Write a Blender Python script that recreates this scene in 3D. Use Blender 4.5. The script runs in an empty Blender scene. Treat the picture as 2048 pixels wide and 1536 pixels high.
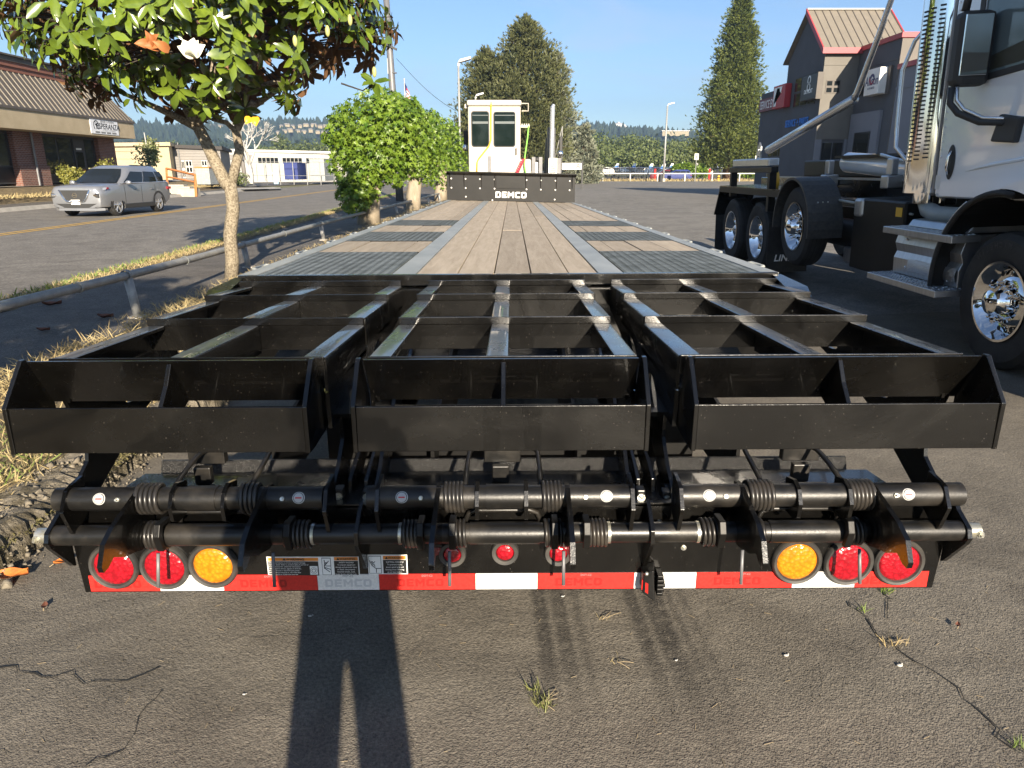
import bpy, math, random
import numpy as np
from mathutils import Vector, Matrix, Euler
R = math.radians
random.seed(7); RNG = np.random.default_rng(7)
sc = bpy.context.scene
COL = sc.collection
# ------------------------------------------------------------------ camera
F_PX, EYE, HOR = 1420.0, 1.5, 342.0
PITCH = math.atan((768 - HOR) / F_PX)
CP, SP = math.cos(PITCH), math.sin(PITCH)
cd = bpy.data.cameras.new('camera'); cam = bpy.data.objects.new('camera', cd); COL.objects.link(cam)
cd.sensor_width = 36; cd.lens = 36 * F_PX / 2048; cd.clip_start = 0.02; cd.clip_end = 9000
cam.location = (0, 0, EYE); cam.rotation_euler = (math.pi / 2 - PITCH, 0, 0)
sc.camera = cam
# ------------------------------------------------------------------ light
SUN_EL, SUN_AZ = R(19.4), R(13.0)          # low morning sun behind the viewer's right shoulder
sd = bpy.data.lights.new('sun', 'SUN'); sd.energy = 5.0; sd.angle = R(0.5); sd.color = (1.0, 0.87, 0.69)
sun = bpy.data.objects.new('sun', sd); COL.objects.link(sun)
sun.rotation_euler = Vector((-math.sin(SUN_AZ) * math.cos(SUN_EL), math.cos(SUN_AZ) * math.cos(SUN_EL), -math.sin(SUN_EL))).to_track_quat('-Z', 'Y').to_euler()
sun.location = (6, -20, 12)
w = bpy.data.worlds.new('World'); sc.world = w; w.use_nodes = True
wn, wl = w.node_tree.nodes, w.node_tree.links
bg = wn['Background']
sky = wn.new('ShaderNodeTexSky'); sky.sky_type = 'NISHITA'; sky.sun_disc = False
sky.sun_elevation = SUN_EL; sky.sun_rotation = R(180) - SUN_AZ
sky.air_density = 0.8; sky.dust_density = 0.2; sky.ozone_density = 3.0; sky.altitude = 20
tcw = wn.new('ShaderNodeTexCoord'); mpw = wn.new('ShaderNodeMapping'); mpw.inputs['Scale'].default_value = (1.6, 1.6, 7.0)
mpw.inputs['Rotation'].default_value = (0.1, 0.12, 0.4)
nzw = wn.new('ShaderNodeTexNoise'); nzw.inputs['Scale'].default_value = 2.2; nzw.inputs['Detail'].default_value = 8; nzw.inputs['Roughness'].default_value = 0.62; nzw.inputs['Distortion'].default_value = 0.5
rpw = wn.new('ShaderNodeValToRGB'); rpw.color_ramp.elements[0].position = 0.50; rpw.color_ramp.elements[1].position = 0.80
rpw.color_ramp.elements[1].color = (0.5, 0.5, 0.5, 1)
mxw = wn.new('ShaderNodeMix'); mxw.data_type = 'RGBA'; mxw.inputs['B'].default_value = (4.3, 4.6, 5.0, 1)
wl.new(tcw.outputs['Generated'], mpw.inputs['Vector']); wl.new(mpw.outputs[0], nzw.inputs['Vector'])
wl.new(nzw.outputs[0], rpw.inputs[0]); wl.new(rpw.outputs[0], mxw.inputs['Factor'])
wl.new(sky.outputs[0], mxw.inputs['A']); wl.new(mxw.outputs['Result'], bg.inputs[0])
bg.inputs[1].default_value = 0.072
sc.view_settings.view_transform = 'Standard'; sc.view_settings.look = 'None'
sc.view_settings.gamma = 1; sc.view_settings.use_curve_mapping = False; sc.view_settings.exposure = 1.38
sc.cycles.max_bounces = 6; sc.cycles.diffuse_bounces = 3; sc.cycles.glossy_bounces = 3; sc.cycles.transparent_max_bounces = 8
sc.cycles.volume_bounces = 0; sc.cycles.use_denoising = True; sc.cycles.caustics_reflective = False; sc.cycles.caustics_refractive = False
# ------------------------------------------------------------------ places from the photograph (metres)
def ray(px, py):
    u = (768 - py) / F_PX
    return ((px - 1024) / F_PX, CP + u * SP, -SP + u * CP)
def G(px, py, z=0.0):
    d = ray(px, py); t = (z - EYE) / d[2]; return Vector((d[0] * t, d[1] * t, z))
def AY(px, py, Y):
    d = ray(px, py); t = Y / d[1]; return Vector((d[0] * t, Y, EYE + d[2] * t))
def AX(px, py, X):
    d = ray(px, py); t = X / d[0]; return Vector((X, d[1] * t, EYE + d[2] * t))
# ------------------------------------------------------------------ mesh helpers
WL = {}
class MB:
    def __init__(s): s.v = []; s.f = []
    def add(s, vs, fs):
        o = len(s.v); s.v += [tuple(v) for v in vs]; s.f += [tuple(i + o for i in f) for f in fs]; return s
    def box(s, x0, x1, y0, y1, z0, z1):
        return s.add([(x, y, z) for z in (z0, z1) for y in (y0, y1) for x in (x0, x1)],
                     [(0, 2, 3, 1), (4, 5, 7, 6), (0, 1, 5, 4), (2, 6, 7, 3), (0, 4, 6, 2), (1, 3, 7, 5)])
    def obox(s, c, size, rot=(0, 0, 0)):
        m = Euler(rot).to_matrix(); c = Vector(c); hx, hy, hz = [k / 2 for k in size]
        vs = [c + m @ Vector((x, y, z)) for z in (-hz, hz) for y in (-hy, hy) for x in (-hx, hx)]
        return s.add(vs, [(0, 2, 3, 1), (4, 5, 7, 6), (0, 1, 5, 4), (2, 6, 7, 3), (0, 4, 6, 2), (1, 3, 7, 5)])
    def hexa(s, p):            # bottom four, top four, both counter-clockwise from above
        return s.add(p, [(3, 2, 1, 0), (4, 5, 6, 7), (0, 1, 5, 4), (1, 2, 6, 5), (2, 3, 7, 6), (3, 0, 4, 7)])
    def quad(s, a, b, c, d): return s.add([a, b, c, d], [(0, 1, 2, 3)])
    def prism(s, poly, axis, a0, a1):
        def pt(p, a): return (a, p[0], p[1]) if axis == 'x' else (p[0], a, p[1]) if axis == 'y' else (p[0], p[1], a)
        n = len(poly)
        return s.add([pt(p, a0) for p in poly] + [pt(p, a1) for p in poly],
                     [tuple(range(n))[::-1], tuple(range(n, 2 * n))] + [(i, (i + 1) % n, n + (i + 1) % n, n + i) for i in range(n)])
    def tube(s, pts, r, n=8, cap=True):
        pts = [Vector(p) for p in pts]; k = len(pts)
        rs = list(r) if hasattr(r, '__len__') else [r] * k
        up = None; rings = []
        for i, p in enumerate(pts):
            t = (pts[min(i + 1, k - 1)] - pts[max(i - 1, 0)]).normalized()
            if up is None:
                up = Vector((0, 0, 1)) if abs(t.z) < 0.9 else Vector((1, 0, 0))
            a = t.cross(up)
            if a.length < 1e-6: a = t.cross(Vector((0.3, 0.9, 0.2)))
            a.normalize(); up = a.cross(t).normalized()
            rings.append([p + (a * math.cos(q) + up * math.sin(q)) * rs[i] for q in [2 * math.pi * j / n for j in range(n)]])
        vs = [v for rg in rings for v in rg]
        fs = [(i * n + j, i * n + (j + 1) % n, (i + 1) * n + (j + 1) % n, (i + 1) * n + j) for i in range(k - 1) for j in range(n)]
        if cap: fs += [tuple(range(n))[::-1], tuple((k - 1) * n + j for j in range(n))]
        return s.add(vs, fs)
    def cyl(s, a, b, r, n=16, r2=None): return s.tube([a, b], [r, r if r2 is None else r2], n)
    def lathe(s, prof, c, axis='x', n=24, closed=False, arc=None):   # prof: (radius, offset along axis)
        c = Vector(c); vs = []; k = len(prof)
        a0, a1 = arc or (0, 2 * math.pi); m = n + 1 if arc else n
        for (r, h) in prof:
            for j in range(m):
                q = a0 + (a1 - a0) * j / n; u, v = r * math.cos(q), r * math.sin(q)
                vs.append(c + Vector((h, u, v) if axis == 'x' else (u, h, v) if axis == 'y' else (u, v, h)))
        fs = []
        for i in range(k if closed else k - 1):
            i2 = (i + 1) % k
            for j in range(n):
                j2 = j + 1 if arc else (j + 1) % n
                fs.append((i * m + j, i * m + j2, i2 * m + j2, i2 * m + j))
        return s.add(vs, fs)
    def ball(s, c, r, n=10, m=7, sz=(1, 1, 1)):
        prof = [(math.sin(math.pi * i / m), -math.cos(math.pi * i / m)) for i in range(m + 1)]
        o = len(s.v); s.lathe([(p[0] * r + 1e-5, p[1] * r) for p in prof], (0, 0, 0), 'z', n)
        s.v[o:] = [(c[0] + v[0] * sz[0], c[1] + v[1] * sz[1], c[2] + v[2] * sz[2]) for v in s.v[o:]]
        return s
    def grid(s, fn, nu, nv, close_u=False):
        vs = [fn(i / nu, j / nv) for j in range(nv + 1) for i in range(nu + 1)]
        return s.add(vs, [(j * (nu + 1) + i, j * (nu + 1) + i + 1, (j + 1) * (nu + 1) + i + 1, (j + 1) * (nu + 1) + i) for j in range(nv) for i in range(nu)])
    def build(s, name, mat, parent=None, smooth=False, bevel=0, warp=None, local=False):
        o = Vector((0, 0, 0)) if (parent is None or local) else WL.get(parent.name, Vector((0, 0, 0)))
        vs = [warp(v) for v in s.v] if warp else s.v
        me = bpy.data.meshes.new(name); me.from_pydata([(v[0] - o.x, v[1] - o.y, v[2] - o.z) for v in vs], [], s.f)
        me.materials.append(mat)
        return link(name, me, parent, smooth, bevel, o)
def link(name, me, parent=None, smooth=False, bevel=0, o=None):
    if smooth:
        me.polygons.foreach_set('use_smooth', [True] * len(me.polygons))
        if smooth is not True: me.set_sharp_from_angle(angle=R(smooth))
    ob = bpy.data.objects.new(name, me); COL.objects.link(ob)
    if parent is not None: ob.parent = parent
    WL[ob.name] = o if o is not None else Vector((0, 0, 0))
    if bevel:
        b = ob.modifiers.new('bevel', 'BEVEL'); b.width = bevel; b.segments = 2; b.limit_method = 'ANGLE'; b.angle_limit = R(40)
    return ob
def tag(o, label=None, cat=None, group=None, kind=None):
    if label: o['label'] = label
    if cat: o['category'] = cat
    if group: o['group'] = group
    if kind: o['kind'] = kind
    return o
def thing(name, label, cat, loc=(0, 0, 0), group=None, rz=0):
    o = bpy.data.objects.new(name, None); COL.objects.link(o); o.location = loc; o.rotation_euler = (0, 0, rz)
    o.empty_display_size = 0.2; WL[o.name] = Vector(loc)
    return tag(o, label, cat, group)
def struct(o): o['kind'] = 'structure'; return o
def stuff(o): o['kind'] = 'stuff'; return o
def inst(name, me, mtx, parent):
    ob = bpy.data.objects.new(name, me); COL.objects.link(ob); ob.parent = parent; ob.matrix_local = mtx; WL[ob.name] = Vector((0, 0, 0)); return ob
def copy_tree(o, parent=None):
    c = o.copy(); COL.objects.link(c); c.parent = parent
    for ch in list(o.children): copy_tree(ch, c)
    return c
def place(o, loc, rz=0, label=None, scale=None):
    o.location = loc; o.rotation_euler.z = rz
    if scale: o.scale = (scale,) * 3
    if label: o['label'] = label
    return o
def text(s, size, loc, face, mat, parent, name='lettering', shear=0, bold=0.0, sx=1.0, align='CENTER', depth=0.001, spacing=1.0, local=False, roll=0):
    cu = bpy.data.curves.new(name, 'FONT'); cu.body = s; cu.size = size; cu.shear = shear; cu.offset = bold; cu.extrude = depth
    cu.align_x = align; cu.align_y = 'CENTER'; cu.space_character = spacing; cu.resolution_u = 3; cu.materials.append(mat)
    t = bpy.data.objects.new('tmp', cu); COL.objects.link(t)
    me = bpy.data.meshes.new_from_object(t, depsgraph=bpy.context.evaluated_depsgraph_get()); me.name = name
    bpy.data.objects.remove(t); bpy.data.curves.remove(cu)
    o = Vector((0, 0, 0)) if (parent is None or local) else WL.get(parent.name, Vector((0, 0, 0)))
    e = {'-y': (R(90), 0, 0), '-x': (R(90), 0, R(-90)), '+x': (R(90), 0, R(90)), '+y': (R(90), 0, R(180)), 'up': (0, 0, 0)}[face] if isinstance(face, str) else face
    mw = Matrix.Translation(Vector(loc)) @ Euler((e[0], e[1] + roll, e[2])).to_matrix().to_4x4() @ Matrix.Diagonal((sx, 1, 1, 1))
    me.transform(Matrix.Translation(-o) @ mw)
    ob = bpy.data.objects.new(name, me); COL.objects.link(ob); ob.parent = parent; WL[ob.name] = o
    return ob
def plate(name, outline, holes, thick, X, mat, parent, bevel=0, axis='x'):
    """flat cut plate in a plane of constant X (outline in y, z) with real holes"""
    cu = bpy.data.curves.new(name, 'CURVE'); cu.dimensions = '2D'; cu.fill_mode = 'BOTH'; cu.extrude = thick / 2
    for poly in [outline] + list(holes):
        sp = cu.splines.new('POLY'); sp.points.add(len(poly) - 1); sp.use_cyclic_u = True
        for p, q in zip(sp.points, poly): p.co = (q[0], q[1], 0, 1)
    t = bpy.data.objects.new('tmp', cu); COL.objects.link(t)
    me = bpy.data.meshes.new_from_object(t, depsgraph=bpy.context.evaluated_depsgraph_get())
    bpy.data.objects.remove(t); bpy.data.curves.remove(cu)
    mb = MB(); mb.v = [(X + v.co.z, v.co.x, v.co.y) if axis == 'x' else (v.co.x, X + v.co.z, v.co.y) for v in me.vertices]
    mb.f = [tuple(p.vertices) for p in me.polygons]; bpy.data.meshes.remove(me)
    return mb
def oval(cy, cz, ry, rz, n=14, rot=0):
    c, s = math.cos(rot), math.sin(rot)
    return [(cy + ry * math.cos(a) * c - rz * math.sin(a) * s, cz + ry * math.cos(a) * s + rz * math.sin(a) * c) for a in [2 * math.pi * i / n for i in range(n)]]
GLY = {'D': (.9, [(0, 0), (.7, 0), (.9, .2), (.9, .8), (.7, 1), (0, 1)], [[(.26, .22), (.60, .22), (.66, .28), (.66, .72), (.60, .78), (.26, .78)]]),
       'E': (.8, [(0, 0), (.8, 0), (.8, .22), (.25, .22), (.25, .4), (.72, .4), (.72, .6), (.25, .6), (.25, .78), (.8, .78), (.8, 1), (0, 1)], []),
       'M': (1.05, [(0, 0), (.24, 0), (.24, .62), (.46, .3), (.59, .3), (.81, .62), (.81, 0), (1.05, 0), (1.05, 1), (.82, 1), (.525, .58), (.23, 1), (0, 1)], []),
       'C': (.85, [(.15, 0), (.85, 0), (.85, .22), (.3, .22), (.25, .28), (.25, .72), (.3, .78), (.85, .78), (.85, 1), (.15, 1), (0, .82), (0, .18)], []),
       'O': (.9, [(.15, 0), (.75, 0), (.9, .18), (.9, .82), (.75, 1), (.15, 1), (0, .82), (0, .18)], [[(.28, .22), (.62, .22), (.65, .28), (.65, .72), (.62, .78), (.28, .78), (.25, .72), (.25, .28)]])}
def logo(word, h, x, y, z, wf, shear, slope, thick, mat, parent, name='lettering'):
    """heavy slanted block letters cut from sheet, facing -Y, centred at x, z"""
    tot = sum(GLY[c][0] for c in word) + .20 * (len(word) - 1); out = MB(); cx = -tot / 2
    for c in word:
        gw, o, hs = GLY[c]; tr = lambda P: [(x + (cx + p[0]) * h * wf + shear * (p[1] - .5) * h, z + (p[1] - .5) * h + slope * (cx + p[0]) * h * wf) for p in P]
        m = plate('g', tr(o), [tr(k) for k in hs], thick, y, mat, parent, axis='y'); out.add(m.v, m.f); cx += gw + .20
    return out.build(name, mat, parent)
def npmesh(name, V, Fc, mat, parent=None, smooth=False):
    """fast mesh from numpy verts (n,3) and list of (m,k) face arrays"""
    me = bpy.data.meshes.new(name); me.vertices.add(len(V)); me.vertices.foreach_set('co', np.asarray(V, np.float32).ravel())
    fs = [np.asarray(f, np.int32) for f in Fc if len(f)]
    nl = sum(f.size for f in fs); npol = sum(len(f) for f in fs)
    me.loops.add(nl); me.polygons.add(npol)
    me.loops.foreach_set('vertex_index', np.concatenate([f.ravel() for f in fs]))
    tot = np.concatenate([np.full(len(f), f.shape[1], np.int32) for f in fs])
    me.polygons.foreach_set('loop_start', np.concatenate([[0], np.cumsum(tot)[:-1]]).astype(np.int32))
    me.update(calc_edges=True); me.validate(); me.materials.append(mat)
    if smooth: me.polygons.foreach_set('use_smooth', [True] * npol)
    return me
def frames(D, N):
    D = D / (np.linalg.norm(D, axis=1, keepdims=True) + 1e-9)
    B = np.cross(N, D); B /= (np.linalg.norm(B, axis=1, keepdims=True) + 1e-9)
    return D, B, np.cross(D, B)
def scatter(P, D, N, L, tv, tf):
    """copies of template verts tv (k,3: along, across, up) and faces tf at P; L = size"""
    d, b, n = frames(D, N); k = len(tv); L = np.asarray(L).reshape(-1, 1)
    V = P[:, None, :] + (d[:, None, :] * tv[None, :, 0:1] + b[:, None, :] * tv[None, :, 1:2] + n[:, None, :] * tv[None, :, 2:3]) * L[:, None, :]
    off = (np.arange(len(P)) * k)[:, None, None]
    Fs = []
    for sz in sorted({len(f) for f in tf}):
        a = np.array([f for f in tf if len(f) == sz], np.int32)
        Fs.append((a[None] + off).reshape(-1, sz))
    return V.reshape(-1, 3), Fs
def rand_dir(n): v = RNG.normal(size=(n, 3)); return v / np.linalg.norm(v, axis=1, keepdims=True)
T_LEAF = (np.array([(0, 0, 0), (.33, -.19, .035), (.33, 0, -.02), (.33, .19, .035), (.72, -.17, .02), (.72, 0, -.045), (.72, .17, .02), (1, 0, -.13)]),
          [(0, 1, 2), (0, 2, 3), (1, 4, 5, 2), (2, 5, 6, 3), (4, 7, 5), (5, 7, 6)])
_st = [(0, 0, .06)] + [((1.0 if i % 2 == 0 else .38) * math.cos(math.pi * i / 5 - 0) * .5, (1.0 if i % 2 == 0 else .38) * math.sin(math.pi * i / 5) * .5, -.06 if i % 2 == 0 else 0) for i in range(10)]
T_STAR = (np.array(_st), [(0, 1 + i, 1 + (i + 1) % 10) for i in range(10)])
T_DIAM = (np.array([(0, 0, 0), (.5, -.3, .06), (1, 0, -.05), (.5, .3, .06)]), [(0, 1, 2, 3)])
T_TUFT = (np.array([(0, 0, 0), (.55, -.13, .02), (1, .02, .1), (.5, .12, 0), (0, .02, .02), (.5, -.05, -.15), (.95, -.1, -.2), (.5, .08, .12), (0, 0, 0), (.5, -.28, -.05), (.8, -.5, 0), (.45, -.14, .1), (.5, .28, -.05), (.8, .5, .03), (.45, .14, .1)]),
          [(0, 1, 2, 3), (4, 5, 6, 7), (8, 9, 10, 11), (8, 12, 13, 14)])
# ------------------------------------------------------------------ materials
def _n(nt, t, **k):
    n = nt.nodes.new(t)
    for a, v in k.items():
        if a in n.inputs: n.inputs[a].default_value = v
        else: setattr(n, a, v)
    return n
def c4(c): return (c[0], c[1], c[2], 1)
def M(name, col, rough=.6, metal=0, col2=None, ns=6, pos=(.35, .65), detail=6, bump=0, bs=60, bdist=.01, coat=0, spec=.5, rough2=None, objvar=0, stretch=None, speck=None, emit=0, distort=0):
    """principled surface: two-colour noise, fine relief, optional bright specks, per-object variation"""
    m = bpy.data.materials.new(name); m.use_nodes = True; nt = m.node_tree; b = nt.nodes['Principled BSDF']; L = nt.links.new
    b.inputs['Base Color'].default_value = c4(col); b.inputs['Roughness'].default_value = rough; b.inputs['Metallic'].default_value = metal
    b.inputs['Specular IOR Level'].default_value = spec; b.inputs['Coat Weight'].default_value = coat
    tc = _n(nt, 'ShaderNodeTexCoord'); vec = tc.outputs['Object']
    if objvar:
        oi = _n(nt, 'ShaderNodeObjectInfo'); va = _n(nt, 'ShaderNodeVectorMath', operation='MULTIPLY_ADD')
        L(oi.outputs['Random'], va.inputs[0]); va.inputs[1].default_value = (37, 91, 53); L(vec, va.inputs[2]); vec = va.outputs[0]
    if stretch:
        mp = _n(nt, 'ShaderNodeMapping'); mp.inputs['Scale'].default_value = stretch; L(vec, mp.inputs['Vector']); vec = mp.outputs[0]
    out = None
    if col2 is not None:
        nz = _n(nt, 'ShaderNodeTexNoise', Scale=ns, Detail=detail, Roughness=.6, Distortion=distort); L(vec, nz.inputs['Vector'])
        rp = _n(nt, 'ShaderNodeValToRGB'); e = rp.color_ramp.elements
        e[0].position, e[1].position = pos; e[0].color, e[1].color = c4(col), c4(col2); L(nz.outputs[0], rp.inputs[0]); out = rp.outputs[0]
        if rough2 is not None:
            mr = _n(nt, 'ShaderNodeMapRange'); mr.inputs['From Min'].default_value, mr.inputs['From Max'].default_value = pos
            mr.inputs['To Min'].default_value, mr.inputs['To Max'].default_value = rough, rough2
            L(nz.outputs[0], mr.inputs['Value']); L(mr.outputs[0], b.inputs['Roughness'])
    if objvar and out is not None:
        hs = _n(nt, 'ShaderNodeHueSaturation'); mr = _n(nt, 'ShaderNodeMapRange'); mr.inputs['To Min'].default_value = 1 - objvar; mr.inputs['To Max'].default_value = 1 + objvar
        L(oi.outputs['Random'], mr.inputs['Value']); L(mr.outputs[0], hs.inputs['Value']); L(out, hs.inputs['Color']); out = hs.outputs[0]
    if speck:                                       # (colour, scale, threshold)
        vo = _n(nt, 'ShaderNodeTexVoronoi', Scale=speck[1]); L(tc.outputs['Object'], vo.inputs['Vector'])
        mt = _n(nt, 'ShaderNodeMath', operation='LESS_THAN'); L(vo.outputs['Distance'], mt.inputs[0]); mt.inputs[1].default_value = speck[2]
        mx = _n(nt, 'ShaderNodeMix', data_type='RGBA'); L(mt.outputs[0], mx.inputs['Factor'])
        if out is not None: L(out, mx.inputs['A'])
        else: mx.inputs['A'].default_value = c4(col)
        mx.inputs['B'].default_value = c4(speck[0]); out = mx.outputs['Result']
    if out is not None: L(out, b.inputs['Base Color'])
    if bump:
        n2 = _n(nt, 'ShaderNodeTexNoise', Scale=bs, Detail=5, Roughness=.65); L(vec, n2.inputs['Vector'])
        bp = _n(nt, 'ShaderNodeBump', Strength=bump, Distance=bdist); L(n2.outputs[0], bp.inputs['Height']); L(bp.outputs[0], b.inputs['Normal'])
    if emit:
        b.inputs['Emission Color'].default_value = c4(col); b.inputs['Emission Strength'].default_value = emit
    return m
def leafmat(name, col, col2, under=None, rough=.35, trans=.25, ns=3.0, spec=.5):
    m = bpy.data.materials.new(name); m.use_nodes = True; nt = m.node_tree; b = nt.nodes['Principled BSDF']; L = nt.links.new
    out = nt.nodes['Material Output']
    geo = _n(nt, 'ShaderNodeNewGeometry'); nz = _n(nt, 'ShaderNodeTexNoise', Scale=ns, Detail=4); tc = _n(nt, 'ShaderNodeTexCoord'); oi = _n(nt, 'ShaderNodeObjectInfo')
    va = _n(nt, 'ShaderNodeVectorMath', operation='MULTIPLY_ADD'); L(oi.outputs['Random'], va.inputs[0]); va.inputs[1].default_value = (37, 91, 53); L(tc.outputs['Object'], va.inputs[2])
    L(va.outputs[0], nz.inputs['Vector'])
    ad = _n(nt, 'ShaderNodeMath', operation='MULTIPLY_ADD'); L(geo.outputs['Random Per Island'], ad.inputs[0]); ad.inputs[1].default_value = .5; L(nz.outputs[0], ad.inputs[2])
    rp = _n(nt, 'ShaderNodeValToRGB'); e = rp.color_ramp.elements; e[0].position, e[1].position = .35, 1.05; e[0].color, e[1].color = c4(col), c4(col2)
    L(ad.outputs[0], rp.inputs[0]); colo = rp.outputs[0]
    b.inputs['Roughness'].default_value = rough; b.inputs['Specular IOR Level'].default_value = spec
    if under is not None:
        mx = _n(nt, 'ShaderNodeMix', data_type='RGBA'); L(geo.outputs['Backfacing'], mx.inputs['Factor']); L(colo, mx.inputs['A']); mx.inputs['B'].default_value = c4(under); colo = mx.outputs['Result']
        mr = _n(nt, 'ShaderNodeMapRange'); mr.inputs['To Min'].default_value = rough; mr.inputs['To Max'].default_value = .8; L(geo.outputs['Backfacing'], mr.inputs['Value']); L(mr.outputs[0], b.inputs['Roughness'])
    L(colo, b.inputs['Base Color'])
    if trans:
        tr = _n(nt, 'ShaderNodeBsdfTranslucent'); L(colo, tr.inputs['Color']); ms = _n(nt, 'ShaderNodeMixShader'); ms.inputs[0].default_value = trans
        L(b.outputs[0], ms.inputs[1]); L(tr.outputs[0], ms.inputs[2]); L(ms.outputs[0], out.inputs['Surface'])
    return m
def asphalt(name, a, bcol, fine=220., rough=.85, speckc=(.30, .28, .25), stain=None, bump=.9, big=.25, th=.16):
    m = bpy.data.materials.new(name); m.use_nodes = True; nt = m.node_tree; b = nt.nodes['Principled BSDF']; L = nt.links.new
    tc = _n(nt, 'ShaderNodeTexCoord'); v = tc.outputs['Object']
    n1 = _n(nt, 'ShaderNodeTexNoise', Scale=big, Detail=9, Roughness=.62, Distortion=.6); n2 = _n(nt, 'ShaderNodeTexNoise', Scale=fine * .45, Detail=4, Roughness=.7)
    n3 = _n(nt, 'ShaderNodeTexNoise', Scale=4.5, Detail=8, Roughness=.7, Distortion=.4); vo = _n(nt, 'ShaderNodeTexVoronoi', Scale=fine)
    for n in (n1, n2, n3, vo): L(v, n.inputs['Vector'])
    rp = _n(nt, 'ShaderNodeValToRGB'); e = rp.color_ramp.elements; e[0].position, e[1].position = .36, .64; e[0].color, e[1].color = c4(a), c4(bcol)
    ad = _n(nt, 'ShaderNodeMix', data_type='FLOAT'); ad.inputs['Factor'].default_value = .45; L(n1.outputs[0], ad.inputs['A']); L(n3.outputs[0], ad.inputs['B']); L(ad.outputs['Result'], rp.inputs[0])
    mul = _n(nt, 'ShaderNodeMix', data_type='RGBA', blend_type='MULTIPLY'); mul.inputs['Factor'].default_value = 1
    r2 = _n(nt, 'ShaderNodeValToRGB'); e = r2.color_ramp.elements; e[0].position, e[1].position = .3, .7; e[0].color, e[1].color = (.5, .5, .5, 1), (1.45, 1.42, 1.36, 1)
    L(n2.outputs[0], r2.inputs[0]); L(rp.outputs[0], mul.inputs['A']); L(r2.outputs[0], mul.inputs['B'])
    lt = _n(nt, 'ShaderNodeMath', operation='LESS_THAN'); L(vo.outputs['Distance'], lt.inputs[0]); lt.inputs[1].default_value = th
    wn_ = _n(nt, 'ShaderNodeSeparateColor'); L(vo.outputs['Color'], wn_.inputs[0]); gt = _n(nt, 'ShaderNodeMath', operation='GREATER_THAN'); L(wn_.outputs[0], gt.inputs[0]); gt.inputs[1].default_value = .62
    mm = _n(nt, 'ShaderNodeMath', operation='MULTIPLY'); L(lt.outputs[0], mm.inputs[0]); L(gt.outputs[0], mm.inputs[1])
    mx = _n(nt, 'ShaderNodeMix', data_type='RGBA'); L(mm.outputs[0], mx.inputs['Factor']); L(mul.outputs['Result'], mx.inputs['A']); mx.inputs['B'].default_value = c4(speckc)
    n4 = _n(nt, 'ShaderNodeTexNoise', Scale=1.3, Detail=7, Roughness=.7, Distortion=1.2); L(v, n4.inputs['Vector'])
    r4 = _n(nt, 'ShaderNodeValToRGB'); e = r4.color_ramp.elements; e[0].position, e[1].position = .33, .6; e[0].color, e[1].color = (.72, .71, .70, 1), (1.12, 1.11, 1.09, 1); L(n4.outputs[0], r4.inputs[0])
    m4 = _n(nt, 'ShaderNodeMix', data_type='RGBA', blend_type='MULTIPLY'); m4.inputs['Factor'].default_value = 1; L(mx.outputs['Result'], m4.inputs['A']); L(r4.outputs[0], m4.inputs['B']); fin = m4.outputs['Result']
    if stain:                                       # rubber left by tyres: bands across X, fading along Y
        xs = _n(nt, 'ShaderNodeSeparateXYZ'); L(v, xs.inputs[0])
        wob = _n(nt, 'ShaderNodeMath', operation='MULTIPLY_ADD'); L(xs.outputs['Y'], wob.inputs[0]); wob.inputs[1].default_value = .045; L(xs.outputs['X'], wob.inputs[2])
        tr = _n(nt, 'ShaderNodeValToRGB'); tr.color_ramp.elements[0].position = 0; tr.color_ramp.elements[0].color = (0, 0, 0, 1); tr.color_ramp.elements[1].position = 1; tr.color_ramp.elements[1].color = (0, 0, 0, 1)
        for (ps, va) in stain:
            va *= 1.65; el = tr.color_ramp.elements.new(ps); el.color = (va, va, va, 1)
        L(wob.outputs[0], tr.inputs[0])
        fy = _n(nt, 'ShaderNodeValToRGB'); fy.color_ramp.elements[0].position = .40; fy.color_ramp.elements[0].color = (0, 0, 0, 1); fy.color_ramp.elements[1].position = .50; fy.color_ramp.elements[1].color = (1, 1, 1, 1)
        dv = _n(nt, 'ShaderNodeMath', operation='MULTIPLY'); L(xs.outputs['Y'], dv.inputs[0]); dv.inputs[1].default_value = .25; L(dv.outputs[0], fy.inputs[0])
        q1 = _n(nt, 'ShaderNodeMath', operation='MULTIPLY'); L(tr.outputs[0], q1.inputs[0]); L(fy.outputs[0], q1.inputs[1])
        n5 = _n(nt, 'ShaderNodeTexNoise', Scale=26, Detail=5, Roughness=.75); L(v, n5.inputs['Vector']); r5 = _n(nt, 'ShaderNodeMapRange'); r5.inputs['From Min'].default_value = .32; r5.inputs['From Max'].default_value = .52; L(n5.outputs[0], r5.inputs['Value'])
        q2 = _n(nt, 'ShaderNodeMath', operation='MULTIPLY'); L(q1.outputs[0], q2.inputs[0]); L(r5.outputs[0], q2.inputs[1])
        m5 = _n(nt, 'ShaderNodeMix', data_type='RGBA'); L(q2.outputs[0], m5.inputs['Factor']); L(fin, m5.inputs['A']); m5.inputs['B'].default_value = (.052, .047, .040, 1); fin = m5.outputs['Result']
    L(fin, b.inputs['Base Color']); b.inputs['Roughness'].default_value = rough; b.inputs['Specular IOR Level'].default_value = .3
    ab = _n(nt, 'ShaderNodeMath', operation='MULTIPLY_ADD'); L(vo.outputs['Distance'], ab.inputs[0]); ab.inputs[1].default_value = -.7; L(n2.outputs[0], ab.inputs[2])
    bp = _n(nt, 'ShaderNodeBump', Strength=bump, Distance=.008); L(ab.outputs[0], bp.inputs['Height'])
    bp2 = _n(nt, 'ShaderNodeBump', Strength=.3, Distance=.04); L(n3.outputs[0], bp2.inputs['Height']); L(bp.outputs[0], bp2.inputs['Normal'])
    L(bp2.outputs[0], b.inputs['Normal'])
    return m
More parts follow.
